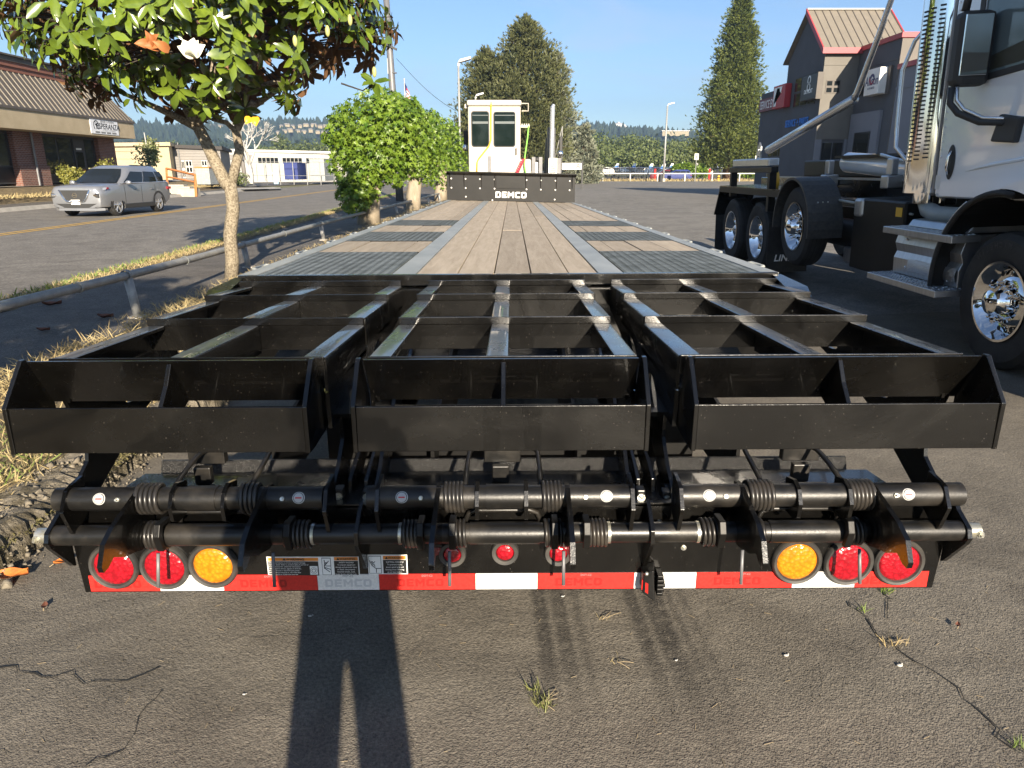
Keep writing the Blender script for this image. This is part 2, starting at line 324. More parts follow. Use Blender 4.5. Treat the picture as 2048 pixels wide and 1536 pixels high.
def brickmat(name):
    m = M(name, (.1, .04, .03), .85); nt = m.node_tree; b = nt.nodes['Principled BSDF']; L = nt.links.new
    tc = _n(nt, 'ShaderNodeTexCoord'); mp = _n(nt, 'ShaderNodeMapping'); mp.inputs['Rotation'].default_value = (R(90), 0, R(90)); L(tc.outputs['Object'], mp.inputs['Vector'])
    sx = _n(nt, 'ShaderNodeSeparateXYZ'); cx = _n(nt, 'ShaderNodeCombineXYZ'); L(tc.outputs['Object'], sx.inputs[0])
    sm = _n(nt, 'ShaderNodeMath', operation='ADD'); L(sx.outputs['X'], sm.inputs[0]); L(sx.outputs['Y'], sm.inputs[1]); L(sm.outputs[0], cx.inputs['X']); L(sx.outputs['Z'], cx.inputs['Y'])
    bk = _n(nt, 'ShaderNodeTexBrick', Scale=1.0); bk.inputs['Brick Width'].default_value = .24; bk.inputs['Row Height'].default_value = .085; bk.inputs['Mortar Size'].default_value = .011
    bk.inputs['Color1'].default_value = (.20, .075, .05, 1); bk.inputs['Color2'].default_value = (.12, .045, .035, 1); bk.inputs['Mortar'].default_value = (.26, .21, .18, 1)
    L(cx.outputs[0], bk.inputs['Vector']); L(bk.outputs['Color'], b.inputs['Base Color'])
    bp = _n(nt, 'ShaderNodeBump', Strength=.8, Distance=.01, invert=True); L(bk.outputs['Fac'], bp.inputs['Height']); L(bp.outputs[0], b.inputs['Normal'])
    return m
def glassmat(name, tint=(.02, .025, .03), rough=.03):
    m = M(name, tint, rough, 0, spec=.8); return m
m_railtop = M('pale_rail_top_paint', (.045, .050, .056), .24, .2, col2=(.11, .115, .12), ns=16, pos=(.4, .7), rough2=.45, coat=.5, stretch=(1, .5, 1), bump=.05, bs=120)  # paler blue-grey finish on the upward faces of the ramp rails
m_black = M('black_gloss_paint', (.0018, .0017, .0016), .20, col2=(.005, .0045, .0037), ns=3.2, pos=(.42, .8), detail=9, rough2=.36, bump=.10, bs=160, bdist=.004, speck=((.13, .115, .10), 70, .06), distort=.8, coat=.35)
m_blackb = M('black_frame_paint', (.003, .003, .0031), .45, spec=.3, col2=(.007, .0066, .006), ns=5, bump=.1, bs=90, bdist=.004)
m_steelblack = M('black_tube_steel', (.006, .0058, .0055), .36, col2=(.034, .029, .023), ns=9, pos=(.45, .85), rough2=.55, bump=.12, bs=120, bdist=.004)
m_spring = M('black_spring_steel', (.016, .015, .014), .34, col2=(.06, .05, .04), ns=14, pos=(.45, .9))
m_sheet = M('rough_black_sheet', (.014, .014, .014), .27, col2=(.03, .029, .028), ns=150, bump=1, bs=230, bdist=.009, spec=.9)
m_galv = M('galvanised_strip', (.27, .285, .275), .5, .08, col2=(.36, .375, .36), ns=7, stretch=(1, .4, 1), bump=.06, bs=60, rough2=.55)
m_grate = M('grate_steel', (.20, .23, .25), .40, .6, col2=(.12, .14, .15), ns=8)
m_rail_g = M('galvanised_pipe', (.34, .34, .325), .5, .15, col2=(.25, .25, .24), ns=11, bump=.08)
m_chrome = M('chrome', (.82, .82, .82), .06, 1)
m_alu = M('polished_aluminium', (.74, .75, .76), .26, .75, col2=(.64, .65, .66), ns=9, bump=.03)
m_alud = M('brushed_aluminium', (.52, .53, .54), .38, .9, col2=(.42, .43, .44), ns=5, stretch=(1, 8, 1))
m_zinc = M('zinc_bolt', (.55, .56, .55), .35, .8, col2=(.45, .42, .3), ns=40)
m_rubber = M('tyre_rubber', (.012, .012, .0125), .75, col2=(.03, .028, .025), ns=6, bump=.3, bs=70)
m_rubberg = M('grommet_rubber', (.022, .022, .022), .55, col2=(.05, .046, .04), ns=22)
m_white = M('white_paint', (.78, .76, .72), .35, col2=(.70, .68, .63), ns=2.5, spec=.5)
m_cabwhite = M('cream_white_cab_paint', (.54, .50, .415), .45, col2=(.49, .45, .375), ns=2)
m_truckw = M('white_truck_paint', (.86, .87, .88), .10, col2=(.80, .82, .84), ns=1.5, coat=.6)
m_redtape = M('red_reflective_tape', (.62, .028, .022), .35, col2=(.50, .02, .016), ns=160, bump=.1, bs=400)
m_whitetape = M('white_reflective_tape', (.80, .79, .75), .35, col2=(.66, .65, .62), ns=160, bump=.1, bs=400)
m_tapeink = M('tape_print_white', (.56, .56, .55), .3); m_tapeinkr = M('tape_print_red', (.30, .012, .01), .4); m_dot = M('tape_print_dark', (.2, .2, .2), .6)
def lens(name, a, b2):
    m = M(name, a, .22, 0, spec=.6, coat=.4); nt = m.node_tree; b = nt.nodes['Principled BSDF']
    tc = _n(nt, 'ShaderNodeTexCoord'); vo = _n(nt, 'ShaderNodeTexVoronoi', Scale=95); nt.links.new(tc.outputs['Object'], vo.inputs['Vector'])
    rp = _n(nt, 'ShaderNodeValToRGB'); e = rp.color_ramp.elements; e[0].position, e[1].position = .1, .75; e[0].color, e[1].color = c4(a), c4(b2)
    nt.links.new(vo.outputs['Distance'], rp.inputs[0]); nt.links.new(rp.outputs[0], b.inputs['Base Color'])
    bp = _n(nt, 'ShaderNodeBump', Strength=.6, Distance=.004); nt.links.new(vo.outputs['Distance'], bp.inputs['Height']); nt.links.new(bp.outputs[0], b.inputs['Normal'])
    return m
m_red = lens('red_lamp_lens', (.40, .006, .016), (.22, .003, .009)); m_amber = lens('amber_lamp_lens', (.66, .22, .008), (.46, .14, .004))
m_wood = M('weathered_oak_plank', (.45, .375, .28), .75, col2=(.30, .24, .17), ns=3, pos=(.3, .75), detail=10, stretch=(9, .8, 9), objvar=.14, bump=.35, bs=9, bdist=.006, distort=.6)
m_decal_o = M('decal_orange', (.75, .25, .03), .4); m_decal_k = M('decal_black', (.015, .015, .015), .4); m_decal_w = M('decal_white', (.85, .85, .82), .4); m_redink = M('red_ink', (.5, .02, .02), .4)
m_glass = glassmat('dark_glass'); m_carglass = M('car_glass', (.012, .015, .017), .03, spec=.3)
m_lot = asphalt('lot_asphalt', (.135, .123, .105), (.185, .169, .144), 190, big=.35, speckc=(.27, .245, .21), bump=.42, stain=[(.165, 0), (.185, .55), (.215, .6), (.235, .1), (.255, .5), (.285, .5), (.30, .05), (.33, .4), (.36, 0), (.50, 0), (.525, .5), (.55, .55), (.57, .1), (.59, .55), (.64, .6), (.66, .1), (.68, .4), (.70, .05), (.73, .35), (.75, 0)])
m_lotfar = asphalt('backscatter_pale_asphalt', (.175, .168, .155), (.225, .215, .198), 90, big=.12, speckc=(.30, .29, .27), bump=.35)  # far lot's grazing sun backscatter put into a paler asphalt colour
m_road = asphalt('road_asphalt', (.165, .156, .143), (.205, .195, .179), 60, speckc=(.25, .24, .22), bump=.35)
m_walk = asphalt('walk_asphalt', (.10, .094, .088), (.15, .14, .128), 110, speckc=(.45, .43, .4), th=.2, bump=.5)
m_dirt = M('dry_grass_soil', (.22, .165, .085), .95, col2=(.13, .10, .055), ns=5, bump=.8, bs=40, bdist=.03)
m_far = M('valley_ground', (.11, .12, .045), .95, col2=(.20, .17, .075), ns=.03, bump=.4, bs=.5)
m_kerb = M('crumbled_kerb', (.27, .235, .18), .95, col2=(.085, .07, .04), ns=11, pos=(.38, .62), detail=10, bump=1, bs=60, bdist=.05)
m_conc = M('concrete', (.42, .39, .34), .9, col2=(.33, .31, .27), ns=3, bump=.2, bs=50)
m_yellow = M('yellow_road_paint', (.62, .37, .05), .75, col2=(.5, .30, .06), ns=30, bump=.2)
m_magn = leafmat('magnolia_leaf', (.030, .062, .008), (.15, .21, .022), under=(.17, .085, .035), rough=.2, trans=.10, spec=.7)
m_magbrown = leafmat('magnolia_leaf_brown', (.30, .10, .03), (.42, .16, .05), rough=.6, trans=.15)
m_sticker = M('sticker_white', (.42, .42, .41), .5)
m_moss = leafmat('moss_bits', (.05, .05, .015), (.14, .12, .05), rough=.9, trans=.1)
m_stone = M('broken_concrete', (.24, .21, .16), .95, col2=(.13, .11, .08), ns=30, bump=.5, bs=90)
m_magyellow = leafmat('magnolia_leaf_yellow', (.70, .36, .015), (.85, .5, .03), rough=.4, trans=.2)
m_petal = M('magnolia_petal', (.80, .80, .64), .5); m_bud = M('magnolia_bud', (.40, .40, .14), .5)
m_gum = leafmat('sweetgum_leaf', (.055, .125, .010), (.19, .28, .03), rough=.4, trans=.3)
m_pine = leafmat('pine_needles', (.035, .05, .018), (.13, .135, .05), rough=.6, trans=.1, ns=.6)
m_pineb = leafmat('blue_cedar_needles', (.11, .135, .10), (.25, .26, .185), rough=.6, trans=.1, ns=.6)
m_conif = leafmat('conifer_spray', (.035, .062, .014), (.15, .175, .034), rough=.6, trans=.15, ns=.5)
m_decid = leafmat('mixed_foliage', (.055, .085, .026), (.15, .18, .055), rough=.6, trans=.2, ns=.25)
m_shrubm = leafmat('shrub_leaf', (.10, .12, .02), (.30, .28, .06), rough=.5, trans=.25)
m_birch = leafmat('birch_leaf', (.12, .15, .05), (.25, .27, .11), rough=.5, trans=.3)
m_forest = leafmat('hill_forest', (.012, .028, .018), (.034, .054, .031), rough=.9, trans=0, ns=.02)
m_bark = M('lichen_bark', (.27, .23, .165), .9, col2=(.12, .095, .062), ns=38, pos=(.42, .62), bump=.6, bs=45, bdist=.01, detail=3)
m_barkd = M('dark_bark', (.06, .05, .04), .9, col2=(.03, .025, .02), ns=14, bump=.6)
m_barkg = M('pale_bark', (.37, .31, .23), .9, col2=(.24, .2, .14), ns=9, stretch=(1, 1, .3), bump=.6, bs=25)
m_barkr = M('conifer_bark', (.17, .10, .06), .9, col2=(.1, .06, .04), ns=6, stretch=(1, 1, .2), bump=.5)
m_straw = leafmat('dry_grass_blade', (.30, .225, .105), (.44, .36, .185), rough=.8, trans=.2)
m_green = leafmat('green_grass_blade', (.10, .17, .03), (.25, .32, .08), rough=.6, trans=.3)
m_brick = brickmat('brick'); m_bricktop = M('red_timber_band', (.24, .10, .07), .8, col2=(.18, .075, .05), ns=4, stretch=(1, .2, 6))
m_fascia = M('tan_stucco', (.44, .36, .24), .85, col2=(.38, .31, .2), ns=1.5, bump=.1)
m_mroof = M('brown_metal_roof', (.085, .074, .064), .6, col2=(.105, .092, .08), ns=2, spec=.4)
m_tanroof = M('tan_metal_roof', (.20, .175, .14), .6, col2=(.175, .155, .125), ns=2)
m_grey = M('shaded_slate_stucco', (.085, .088, .098), .85, col2=(.074, .077, .086), ns=1.2, bump=.15, bs=40)  # shade put into the colour of walls turned away from the sun
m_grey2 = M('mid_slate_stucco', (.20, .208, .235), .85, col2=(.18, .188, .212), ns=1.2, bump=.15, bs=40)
m_tan = M('sunlit_slate_stucco', (.155, .143, .125), .85, col2=(.138, .128, .112), ns=1.5, bump=.15, bs=40)  # sunlight put into the colour of walls turned towards the sun
m_redtrim = M('red_trim', (.36, .045, .055), .5); m_bluesign = M('blue_letters', (.02, .17, .55), .5)
m_beige = M('beige_stucco', (.42, .35, .225), .85, col2=(.38, .32, .205), ns=.8); m_siding = M('grey_siding', (.25, .235, .215), .8, col2=(.22, .205, .19), ns=1)
m_offwhite = M('white_wall', (.47, .46, .43), .7, col2=(.40, .385, .355), ns=1.2); m_darkroof = M('dark_roof', (.05, .045, .042), .8)
m_silver = M('silver_car_paint', (.27, .28, .30), .3, .45, coat=.7); m_clad = M('black_cladding', (.03, .03, .03), .6)
m_orange = M('orange_wood', (.50, .20, .06), .7, col2=(.40, .15, .04), ns=5); m_navy = M('navy_tarp', (.02, .035, .16), .6)
m_greymetal = M('grey_pole_paint', (.17, .17, .175), .5, .3, col2=(.13, .13, .135), ns=6); m_lampw = M('white_lamp_housing', (.75, .74, .72), .5)
m_yel = M('yellow_strap', (.72, .40, .03), .5); m_greenh = M('green_hose', (.22, .60, .08), .45); m_redh = M('red_hose', (.62, .05, .09), .45)
m_cloth = M('dark_cloth', (.03, .035, .05), .9); m_skin = M('skin', (.45, .28, .2), .6); m_plant = M('twig', (.32, .25, .15), .9)
m_dleaf = M('fallen_leaf', (.60, .20, .04), .6, col2=(.45, .12, .03), ns=30); m_dleafd = M('fallen_brown_leaf', (.13, .05, .03), .7)
m_crack = M('crack_dark', (.02, .019, .017), .95)
# ------------------------------------------------------------------ ground, road, walks
def sheet(name, poly, z, mat, under=.0):
    mb = MB(); n = len(poly)
    mb.add([(x, y, z) for x, y in poly], [tuple(range(n))])
    return struct(mb.build(name, mat))
sheet('ground', [(-4500, -600), (4500, -600), (4500, 5000), (-4500, 5000)], -.03, m_far)
RS = -.045                                   # the street drifts left with distance
def sx(x0, y): return x0 + RS * y
def band(name, xa, xb, ya, yb, z, mat, n=1, jit=0):
    mb = MB(); ys = [ya + (yb - ya) * i / n for i in range(n + 1)]
    L = [(sx(xa, y) + (random.uniform(-jit, jit) if jit else 0), y, z) for y in ys]; Rr = [(sx(xb, y) + (random.uniform(-jit, jit) if jit else 0), y, z) for y in ys]
    mb.add(L + Rr, [(i, n + 1 + i, n + 2 + i, i + 1) for i in range(n)])
    return struct(mb.build(name, mat))
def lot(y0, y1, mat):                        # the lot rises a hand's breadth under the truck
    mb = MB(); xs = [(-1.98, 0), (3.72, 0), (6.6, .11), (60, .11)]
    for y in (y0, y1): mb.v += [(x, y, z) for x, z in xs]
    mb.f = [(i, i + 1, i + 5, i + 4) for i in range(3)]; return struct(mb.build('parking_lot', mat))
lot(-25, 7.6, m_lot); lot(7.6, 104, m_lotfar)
band('road', -18.3, -5.75, -30, 190, -.012, m_road)
mb = MB()                                    # near walk beside the rail
mb.add([(-5.35 + RS * y, y, .012) for y in (-30, 104)] + [(-3.72, y, .012) for y in (104, -30)], [(3, 2, 1, 0)][::-1]); struct(mb.build('sidewalk', m_walk))
for xo, nm in ((-12.0, 'yellow_line'), (-11.72, 'yellow_line')):
    band(nm, xo - .06 - .0, xo + .06, -30, 190, -.006, m_yellow)
def strip3d(name, fn, xs, y0, y1, ny, mat, smooth=True):
    mb = MB(); nx = len(xs)
    for j in range(ny + 1):
        y = y0 + (y1 - y0) * j / ny
        for i in range(nx): mb.v.append(fn(i, xs[i], y))
    mb.f = [(j * nx + i, j * nx + i + 1, (j + 1) * nx + i + 1, (j + 1) * nx + i) for j in range(ny) for i in range(nx - 1)]
    return struct(mb.build(name, mat, smooth=smooth))
# crumbled kerb and the dry verge behind it
def kz(i, x, y):
    prof = [-.02, .045, .09, .12, .125, .115, .095]
    j = (random.random() - .5)
    return (x + j * .022 + .035 * math.sin(y * 5.1 + i * .4) * math.sin(y * 2.3), y, prof[i] + (j * .028 + .022 * math.sin(y * 7 + i) * math.sin(y * 3.1)) * (0 if i == 0 else 1))
random.seed(3)
strip3d('kerb', lambda i, x, y: kz(i, x, y), [-1.94, -1.97, -2.0, -2.05, -2.12, -2.20, -2.30], -2, 12, 520, m_kerb, smooth=False)
strip3d('verge', lambda i, x, y: (x + random.uniform(-.04, .04), y, [.085, .10, .10, .07, .004][i] + random.uniform(-.012, .012)), [-2.25, -2.6, -3.0, -3.4, -3.80], -6, 104, 260, m_dirt)
strip3d('roadside_verge', lambda i, x, y: (sx(x, y) + random.uniform(-.09, .09), y, [.0, .04, .045, .02][i] + random.uniform(-.012, .012)), [-5.80, -5.68, -5.5, -5.28], -10, 104, 300, m_dirt)
# far side of the street: kerb, walk, berm, plateau
def fs(i, x, y): return (sx(x, y), y, [-.02, .13, .13, .13, .16, .42, .78, .85, .85][i] + (random.uniform(-.03, .03) if 3 < i < 7 else 0))
strip3d('far_kerb', lambda i, x, y: (sx(x, y), y, [-.02, .13, .135][i]), [-18.2, -18.28, -18.5], -20, 66, 40, m_conc, smooth=False)
strip3d('far_sidewalk', lambda i, x, y: (sx(x, y), y, .13), [-18.5, -20.3], -20, 66, 8, m_walk)
strip3d('grass_bank', lambda i, x, y: (sx(x, y), y, [.12, .2, .45, .72, .80][i] + random.uniform(-.02, .02)), [-20.25, -20.7, -21.3, -22, -22.8], -20, 66, 60, m_dirt)
sheet('far_yard', [(-260, -20), (-21.0, -20), (-25.2, 66), (-26, 72), (-300, 72)], .79, m_conc)
sheet('side_street', [(-300, 72), (-26, 72), (-22, 92), (-300, 92)], .03, m_road)
sheet('hangar_yard', [(-300, 92), (-24, 92), (-26, 170), (-320, 170)], .03, m_walk)
sheet('dry_strip', [(-4, 104), (90, 104), (110, 128), (-8, 128)], .02, m_dirt)
sheet('airfield_apron', [(-20, 128), (160, 128), (230, 205), (-20, 205)], .0, m_walk)
# cracks in the lot (thin sunken lines of dirt)
def crack(pts, wd):
    mb = MB(); P = []
    for a, b in zip(pts[:-1], pts[1:]):
        a, b = Vector(a), Vector(b); n = max(2, int((b - a).length / .035))
        for k in range(n): P.append(a.lerp(b, k / n) + Vector((random.gauss(0, .010), random.gauss(0, .010), 0)))
    for i in range(len(P) - 1):
        d = (P[i + 1] - P[i]).normalized(); q = Vector((-d.y, d.x, 0)); w0 = wd * random.uniform(.3, 1.2)
        if i == 0: mb.v += [tuple(P[0] - q * w0), tuple(P[0] + q * w0)]
        mb.v += [tuple(P[i + 1] - q * w0), tuple(P[i + 1] + q * w0)]; k = len(mb.v)
        mb.f.append((k - 4, k - 2, k - 1, k - 3))
    mb.v = [(x, y, .004) for x, y, z in mb.v]
    return struct(mb.build('asphalt_crack', m_crack))
g2 = lambda x, y: tuple(G(x, y))[:2] + (0,)
CR1 = [g2(*p) for p in ((1690, 1205), (1712, 1222), (1738, 1246), (1770, 1285), (1800, 1300), (1850, 1335), (1880, 1355), (1925, 1400), (1985, 1455), (2060, 1520))]
crack(CR1, .0032); crack([g2(*p) for p in ((1760, 1178), (1775, 1195), (1780, 1215), (1762, 1245))], .003)
crack([g2(*p) for p in ((-10, 1340), (60, 1348), (130, 1356), (220, 1366), (290, 1352), (345, 1342))], .0028)
crack([g2(*p) for p in ((440, 1280), (560, 1272), (640, 1266), (700, 1264), (740, 1285))], .0012)
crack([g2(*p) for p in ((170, 1535), (215, 1517), (260, 1470), (300, 1420), (330, 1365))], .002)
# patched, sunken asphalt at lower left
pp = [g2(*p) for p in ((-60, 1300), (120, 1290), (330, 1310), (345, 1345), (230, 1372), (-60, 1352))]
# ------------------------------------------------------------------ hills with houses and forest (about a kilometre away)
def ridge(name, x0, x1, y0, prof, depth):
    """prof: list of (x, height)"""
    xs = np.array([p[0] for p in prof]); hs = np.array([p[1] for p in prof])
    def hgt(x): return float(np.interp(x, xs, hs))
    nu, nv = 70, 10; mb = MB()
    def fn(u, v):
        x = x0 + (x1 - x0) * u; s = v * v * (3 - 2 * v)
        return (x * (1 + .25 * v), y0 + depth * v, hgt(x) * s * (1 + .04 * math.sin(x * .02 + v * 7)) - .5)
    mb.grid(fn, nu, nv); struct(mb.build(name, m_forest, smooth=True)); return fn
H1 = ridge('hills', -1500, 1500, 700, [(-1500, 66), (-900, 68), (-640, 66), (-560, 66), (-420, 64), (-330, 67), (-240, 66), (-60, 60), (60, 60), (130, 60), (220, 54), (300, 48), (400, 50), (600, 54), (1500, 52)], 520)
def forest(name, n, fn, ulo, uhi, hmin, hmax, vpow=1.0):
    U = RNG.uniform(ulo, uhi, n); V = RNG.uniform(0, 1, n) ** vpow; P = np.array([fn(u, v) for u, v in zip(U, V)])
    Hh = RNG.uniform(hmin, hmax, n) * np.where(RNG.random(n) > .92, 1.35, 1); W = Hh * RNG.uniform(.17, .42, n); k = 6
    ang = np.arange(k) * 2 * np.pi / k; Vs = []; Fs = []
    prof = [(1.0, .05), (.95, .35), (.52, .68), (.02, 1.0)]
    for (r, h) in prof:
        jit = RNG.uniform(.75, 1.25, (n, k))
        Vs.append(np.stack([P[:, 0:1] + np.cos(ang) * W[:, None] * r * jit, P[:, 1:2] + np.sin(ang) * W[:, None] * r * jit, P[:, 2:3] + Hh[:, None] * h * np.ones((1, k))], -1))
    Vv = np.stack(Vs, 1).reshape(n, -1, 3); base = (np.arange(n) * k * len(prof))[:, None]
    for a in range(len(prof) - 1):
        for j in range(k): Fs.append(np.concatenate([base + a * k + j, base + a * k + (j + 1) % k, base + (a + 1) * k + (j + 1) % k, base + (a + 1) * k + j], 1))
    me = npmesh(name, Vv.reshape(-1, 3), [np.concatenate(Fs)], m_forest)
    return stuff(link(name, me))
forest('hillside_forest', 11000, H1, .20, .80, 6.5, 12.5)
forest('ridge_forest', 1500, lambda u, v: H1(u, .93 + .07 * v), .2, .8, 9, 18)
random.seed(21)
def hill_house(px, py, i):
    d = ray(px, py)
    # walk out along the ray until it meets the hillside
    best = None
    for k in range(200):
        Y = 705 + k * 2.6; t = Y / d[1]; x, z = d[0] * t, EYE + d[2] * t
        v = (Y - 700) / 520; u = (x / (1 + .25 * v) + 1500) / 3000; gz = H1(min(max(u, 0), 1), v)[2]
        if z < gz + 8.5: best = (x, Y, max(gz + 3, z - 1.5)); break
    if best is None: return
    x, Y, z = best; wd, dp, h = random.uniform(4.5, 8), 5, random.uniform(2.0, 2.8)
    t = thing('hillside_house', 'tiny pale house among the trees on the far hillside', 'house', (x, Y, z), 'houses on the far hillside')
    mb = MB(); mb.box(x - wd / 2, x + wd / 2, Y - dp / 2, Y + dp / 2, z - 1.5, z + h); mb.build('wall', m_beige, t)
    mb = MB(); mb.prism([(x - wd / 2 - .6, z + h), (x + wd / 2 + .6, z + h), (x + wd / 2 - 1, z + h + 1.5), (x - wd / 2 + 1, z + h + 1.5)], 'y', Y - dp / 2 - .6, Y + dp / 2 + .6); mb.build('roof', m_siding, t)
for i in range(5): hill_house(428 + i * 15 + random.uniform(-3, 3), 251 + random.uniform(-3, 3), i)
for i in range(8): hill_house(562 + i * 13 + random.uniform(-2, 2), 252 + random.uniform(-2.5, 2.5), i)
for i in range(8): hill_house(556 + i * 13.5 + random.uniform(-2, 2), 263 + random.uniform(-3, 3), i)
# ------------------------------------------------------------------ water tank and long pale roofs on the right-hand ridge
# ------------------------------------------------------------------ the flatbed trailer (one thing; it sags and twists slightly along its length)
TR = thing('flatbed_trailer', 'black flatbed trailer with wooden plank deck and three folded ramps at its tail', 'trailer', (-.02, 6, 0))
def tw(v):
    x, y, z = v; k = .0062 - max(0, min(1, (y - 3.4) / 11.6)) * .027
    return (x, y, z + x * k - max(0, y - 3.4) * .0105 * (1 if z > .2 else .3))
def tb(mb, name, mat, parent=None, **k): return mb.build(name, mat, parent or TR, warp=tw, **k)
XC = -.02; DK = 1.028; Y0, Y1 = 3.405, 14.95
# --- deck
mb = MB()
for s in (-1, 1):
    xo = XC + s * 1.295; xi = XC + s * 1.215
    mb.box(min(xo, xi), max(xo, xi), Y0, Y1, DK - .006, DK)
tb(mb, 'side_rail_cap', m_galv)
for s in (-1, 1):
    mb = MB(); xo = XC + s * 1.292; mb.box(min(xo, xo - s * .06), max(xo, xo - s * .06), Y0 + .003, Y1, DK - .16, DK - .0065); tb(mb, 'side_rail', m_blackb, bevel=.003)
# rub-rail stake loops along the sides
for s in (-1, 1):
    for k in range(14):
        y = 3.75 + k * .78; mb = MB(); x = XC + s * 1.297
        mb.tube([(x, y, DK - .02), (x + s * .045, y, DK - .012), (x + s * .045, y + .20, DK - .012), (x, y + .20, DK - .02)], .008, 6); tb(mb, 'tie_loop', m_galv, smooth=True)
mb = MB(); mb.box(XC - 1.29, XC + 1.29, Y0 - .012, Y0 + .02, DK - .052, DK + .001); tb(mb, 'rear_deck_beam', m_black, bevel=.003)
GX = {-1: (XC - 1.212, XC - .568), 1: (XC + .565, XC + 1.212)}
SX = [(XC - .558, XC - .447), (XC + .440, XC + .556)]
for a, b in SX:
    mb = MB(); mb.box(a, b, Y0 + .022, Y1, DK - .010, DK - .001); tb(mb, 'steel_deck_strip', m_galv)
def planks(edges, ya, yb, cuts=()):
    for a, b in zip(edges[:-1], edges[1:]):
        cs = [ya] + ([ya + (yb - ya) * random.uniform(*cuts)] if cuts else []) + [yb]
        for c, d in zip(cs[:-1], cs[1:]):
            mb = MB(); dz = random.uniform(-.003, .002); mb.box(a + .003, b - .003, c + .0015, d - .0015, DK - .04 + dz, DK - .004 + dz); tb(mb, 'plank', m_wood, bevel=.0025)
random.seed(5)
ce = [XC - .445, XC - .245, XC - .067, XC + .112, XC + .295, XC + .438]
planks(ce, Y0 + .022, Y1, (.25, .75))
ROWS = [(3.43, 4.53, 'g'), (4.53, 5.34, 'w'), (5.34, 6.27, 'g'), (6.27, 7.10, 'w'), (7.10, 8.02, 'g'), (8.02, Y1, 'w')]
def grate_mesh(x0, x1, y0, y1):
    nx = int((x1 - x0) / .043); ny = int((y1 - y0) / .030); dx, dy = (x1 - x0) / nx, (y1 - y0) / ny
    V = []; Fs = []
    for j in range(ny):
        for i in range(nx):
            cx, cy = x0 + dx * (i + .5), y0 + dy * (j + .5)
            for (ax, ay, bx, by) in ((-.5, 0, 0, .5), (0, .5, .5, 0), (.5, 0, 0, -.5), (0, -.5, -.5, 0)):
                A = np.array((cx + ax * dx, cy + ay * dy)); B = np.array((cx + bx * dx, cy + by * dy)); d = (B - A) / np.linalg.norm(B - A); q = np.array((-d[1], d[0])) * .0032
                o = len(V); zt, zb = DK - .003, DK - .012
                V += [(*(A - q), zt - .002), (*(A + q), zt + .002), (*(B + q), zt + .002), (*(B - q), zt - .002), (*(A - q), zb), (*(B - q), zb)]
                Fs += [(o, o + 1, o + 2, o + 3), (o, o + 3, o + 5, o + 4)]
    return [tw(v) for v in V], Fs
for s in (-1, 1):
    xa, xb = GX[s]; e = [xa + (xb - xa) * t for t in ((0, .29, .56, .83, 1) if s < 0 else (0, .17, .44, .71, 1))]
    for (ya, yb, t) in ROWS:
        if t == 'w': planks(e, ya, yb, (.3, .6) if yb - ya > 3 else ())
        else:
            V, Fs = grate_mesh(xa + .004, xb - .004, ya + .01, yb - .01); o = WL[TR.name]
            me = npmesh('grate', np.array(V) - np.array(o), [np.array(Fs)], m_grate); stuff(link('grate', me, TR, o=o))
            mb = MB(); mb.box(xa, xb, ya, ya + .008, DK - .05, DK - .002); mb.box(xa, xb, yb - .008, yb, DK - .05, DK - .002); mb.box(xa, xb, ya + .008, yb - .008, DK - .085, DK - .075)
            tb(mb, 'grate_tray', m_blackb)
# stones and a scrap on the deck are things of their own (later)
# --- frame under the deck
for s in (-1, 1):
    mb = MB(); x = XC + s * .50
    mb.box(x - .07, x + .07, 2.16, 15.2, .74, .755); mb.box(x - .007, x + .007, 2.16, 15.2, .47, .74); mb.box(x - .07, x + .07, 2.16, 15.2, .455, .47); tb(mb, 'main_beam', m_blackb)
for k in range(24):
    y = 3.6 + k * .49; mb = MB(); mb.box(XC - 1.22, XC + 1.22, y, y + .05, DK - .19, DK - .10); tb(mb, 'cross_member', m_blackb)
for y in (6.0, 7.5):
    mb = MB(); mb.cyl((XC - .95, y, .40), (XC + .95, y, .40), .06, 12); tb(mb, 'axle', m_blackb, smooth=40)
    for s in (-1, 1):
        for xx in (1.08, .80):
            x = XC + s * xx; mb = MB(); mb.lathe([(.25, -.11), (.36, -.12), (.40, -.09), (.405, 0), (.40, .09), (.36, .12), (.25, .11)], (x, y, .407), 'x', 24); wh = tb(mb, 'wheel', m_rubber, smooth=True)
            mb = MB(); mb.lathe([(.0, s * .02), (.10, s * .02), (.12, s * .05), (.2, s * .04), (.25, s * .105)], (x, y, .407), 'x', 20); tb(mb, 'rim', m_alud, wh, smooth=True)
# --- headboard (riser of the upper deck) with lettering, ribs and rivets
HY = Y1; hz0, hz1 = DK + .002, DK + .565
mb = MB(); mb.box(XC - 1.30, XC + 1.30, HY, HY + .03, hz0, hz1 - .07); hb = tb(mb, 'headboard', m_blackb)
mb = MB(); mb.prism([(HY - .01, hz1 - .07), (HY - .055, hz1 - .02), (HY - .055, hz1), (HY + .05, hz1), (HY + .05, hz1 - .07)], 'x', XC - 1.30, XC + 1.32); tb(mb, 'top_lip', m_black, hb)
mb = MB(); mb.box(XC - .30, XC + .28, HY - .02, HY - .001, hz0 + .25, hz1 - .0695); tb(mb, 'centre_panel', m_blackb, hb)
for x in (-1.24, -.95, -.60, -.325, .30, .60, .92, 1.24):
    mb = MB(); mb.prism([(HY - .0005, hz1 - .071), (HY - .045, hz1 - .071), (HY - .006, hz1 - .30), (HY - .0005, hz1 - .30)], 'x', XC + x - .006, XC + x + .006); tb(mb, 'rib', m_black, hb)
rv = MB(); rv.lathe([(.0001, -.008), (.012, -.006), (.016, 0)], (0, 0, 0), 'y', 10)
rvo = tb(rv, 'rivet', m_white, hb, local=True, smooth=True)
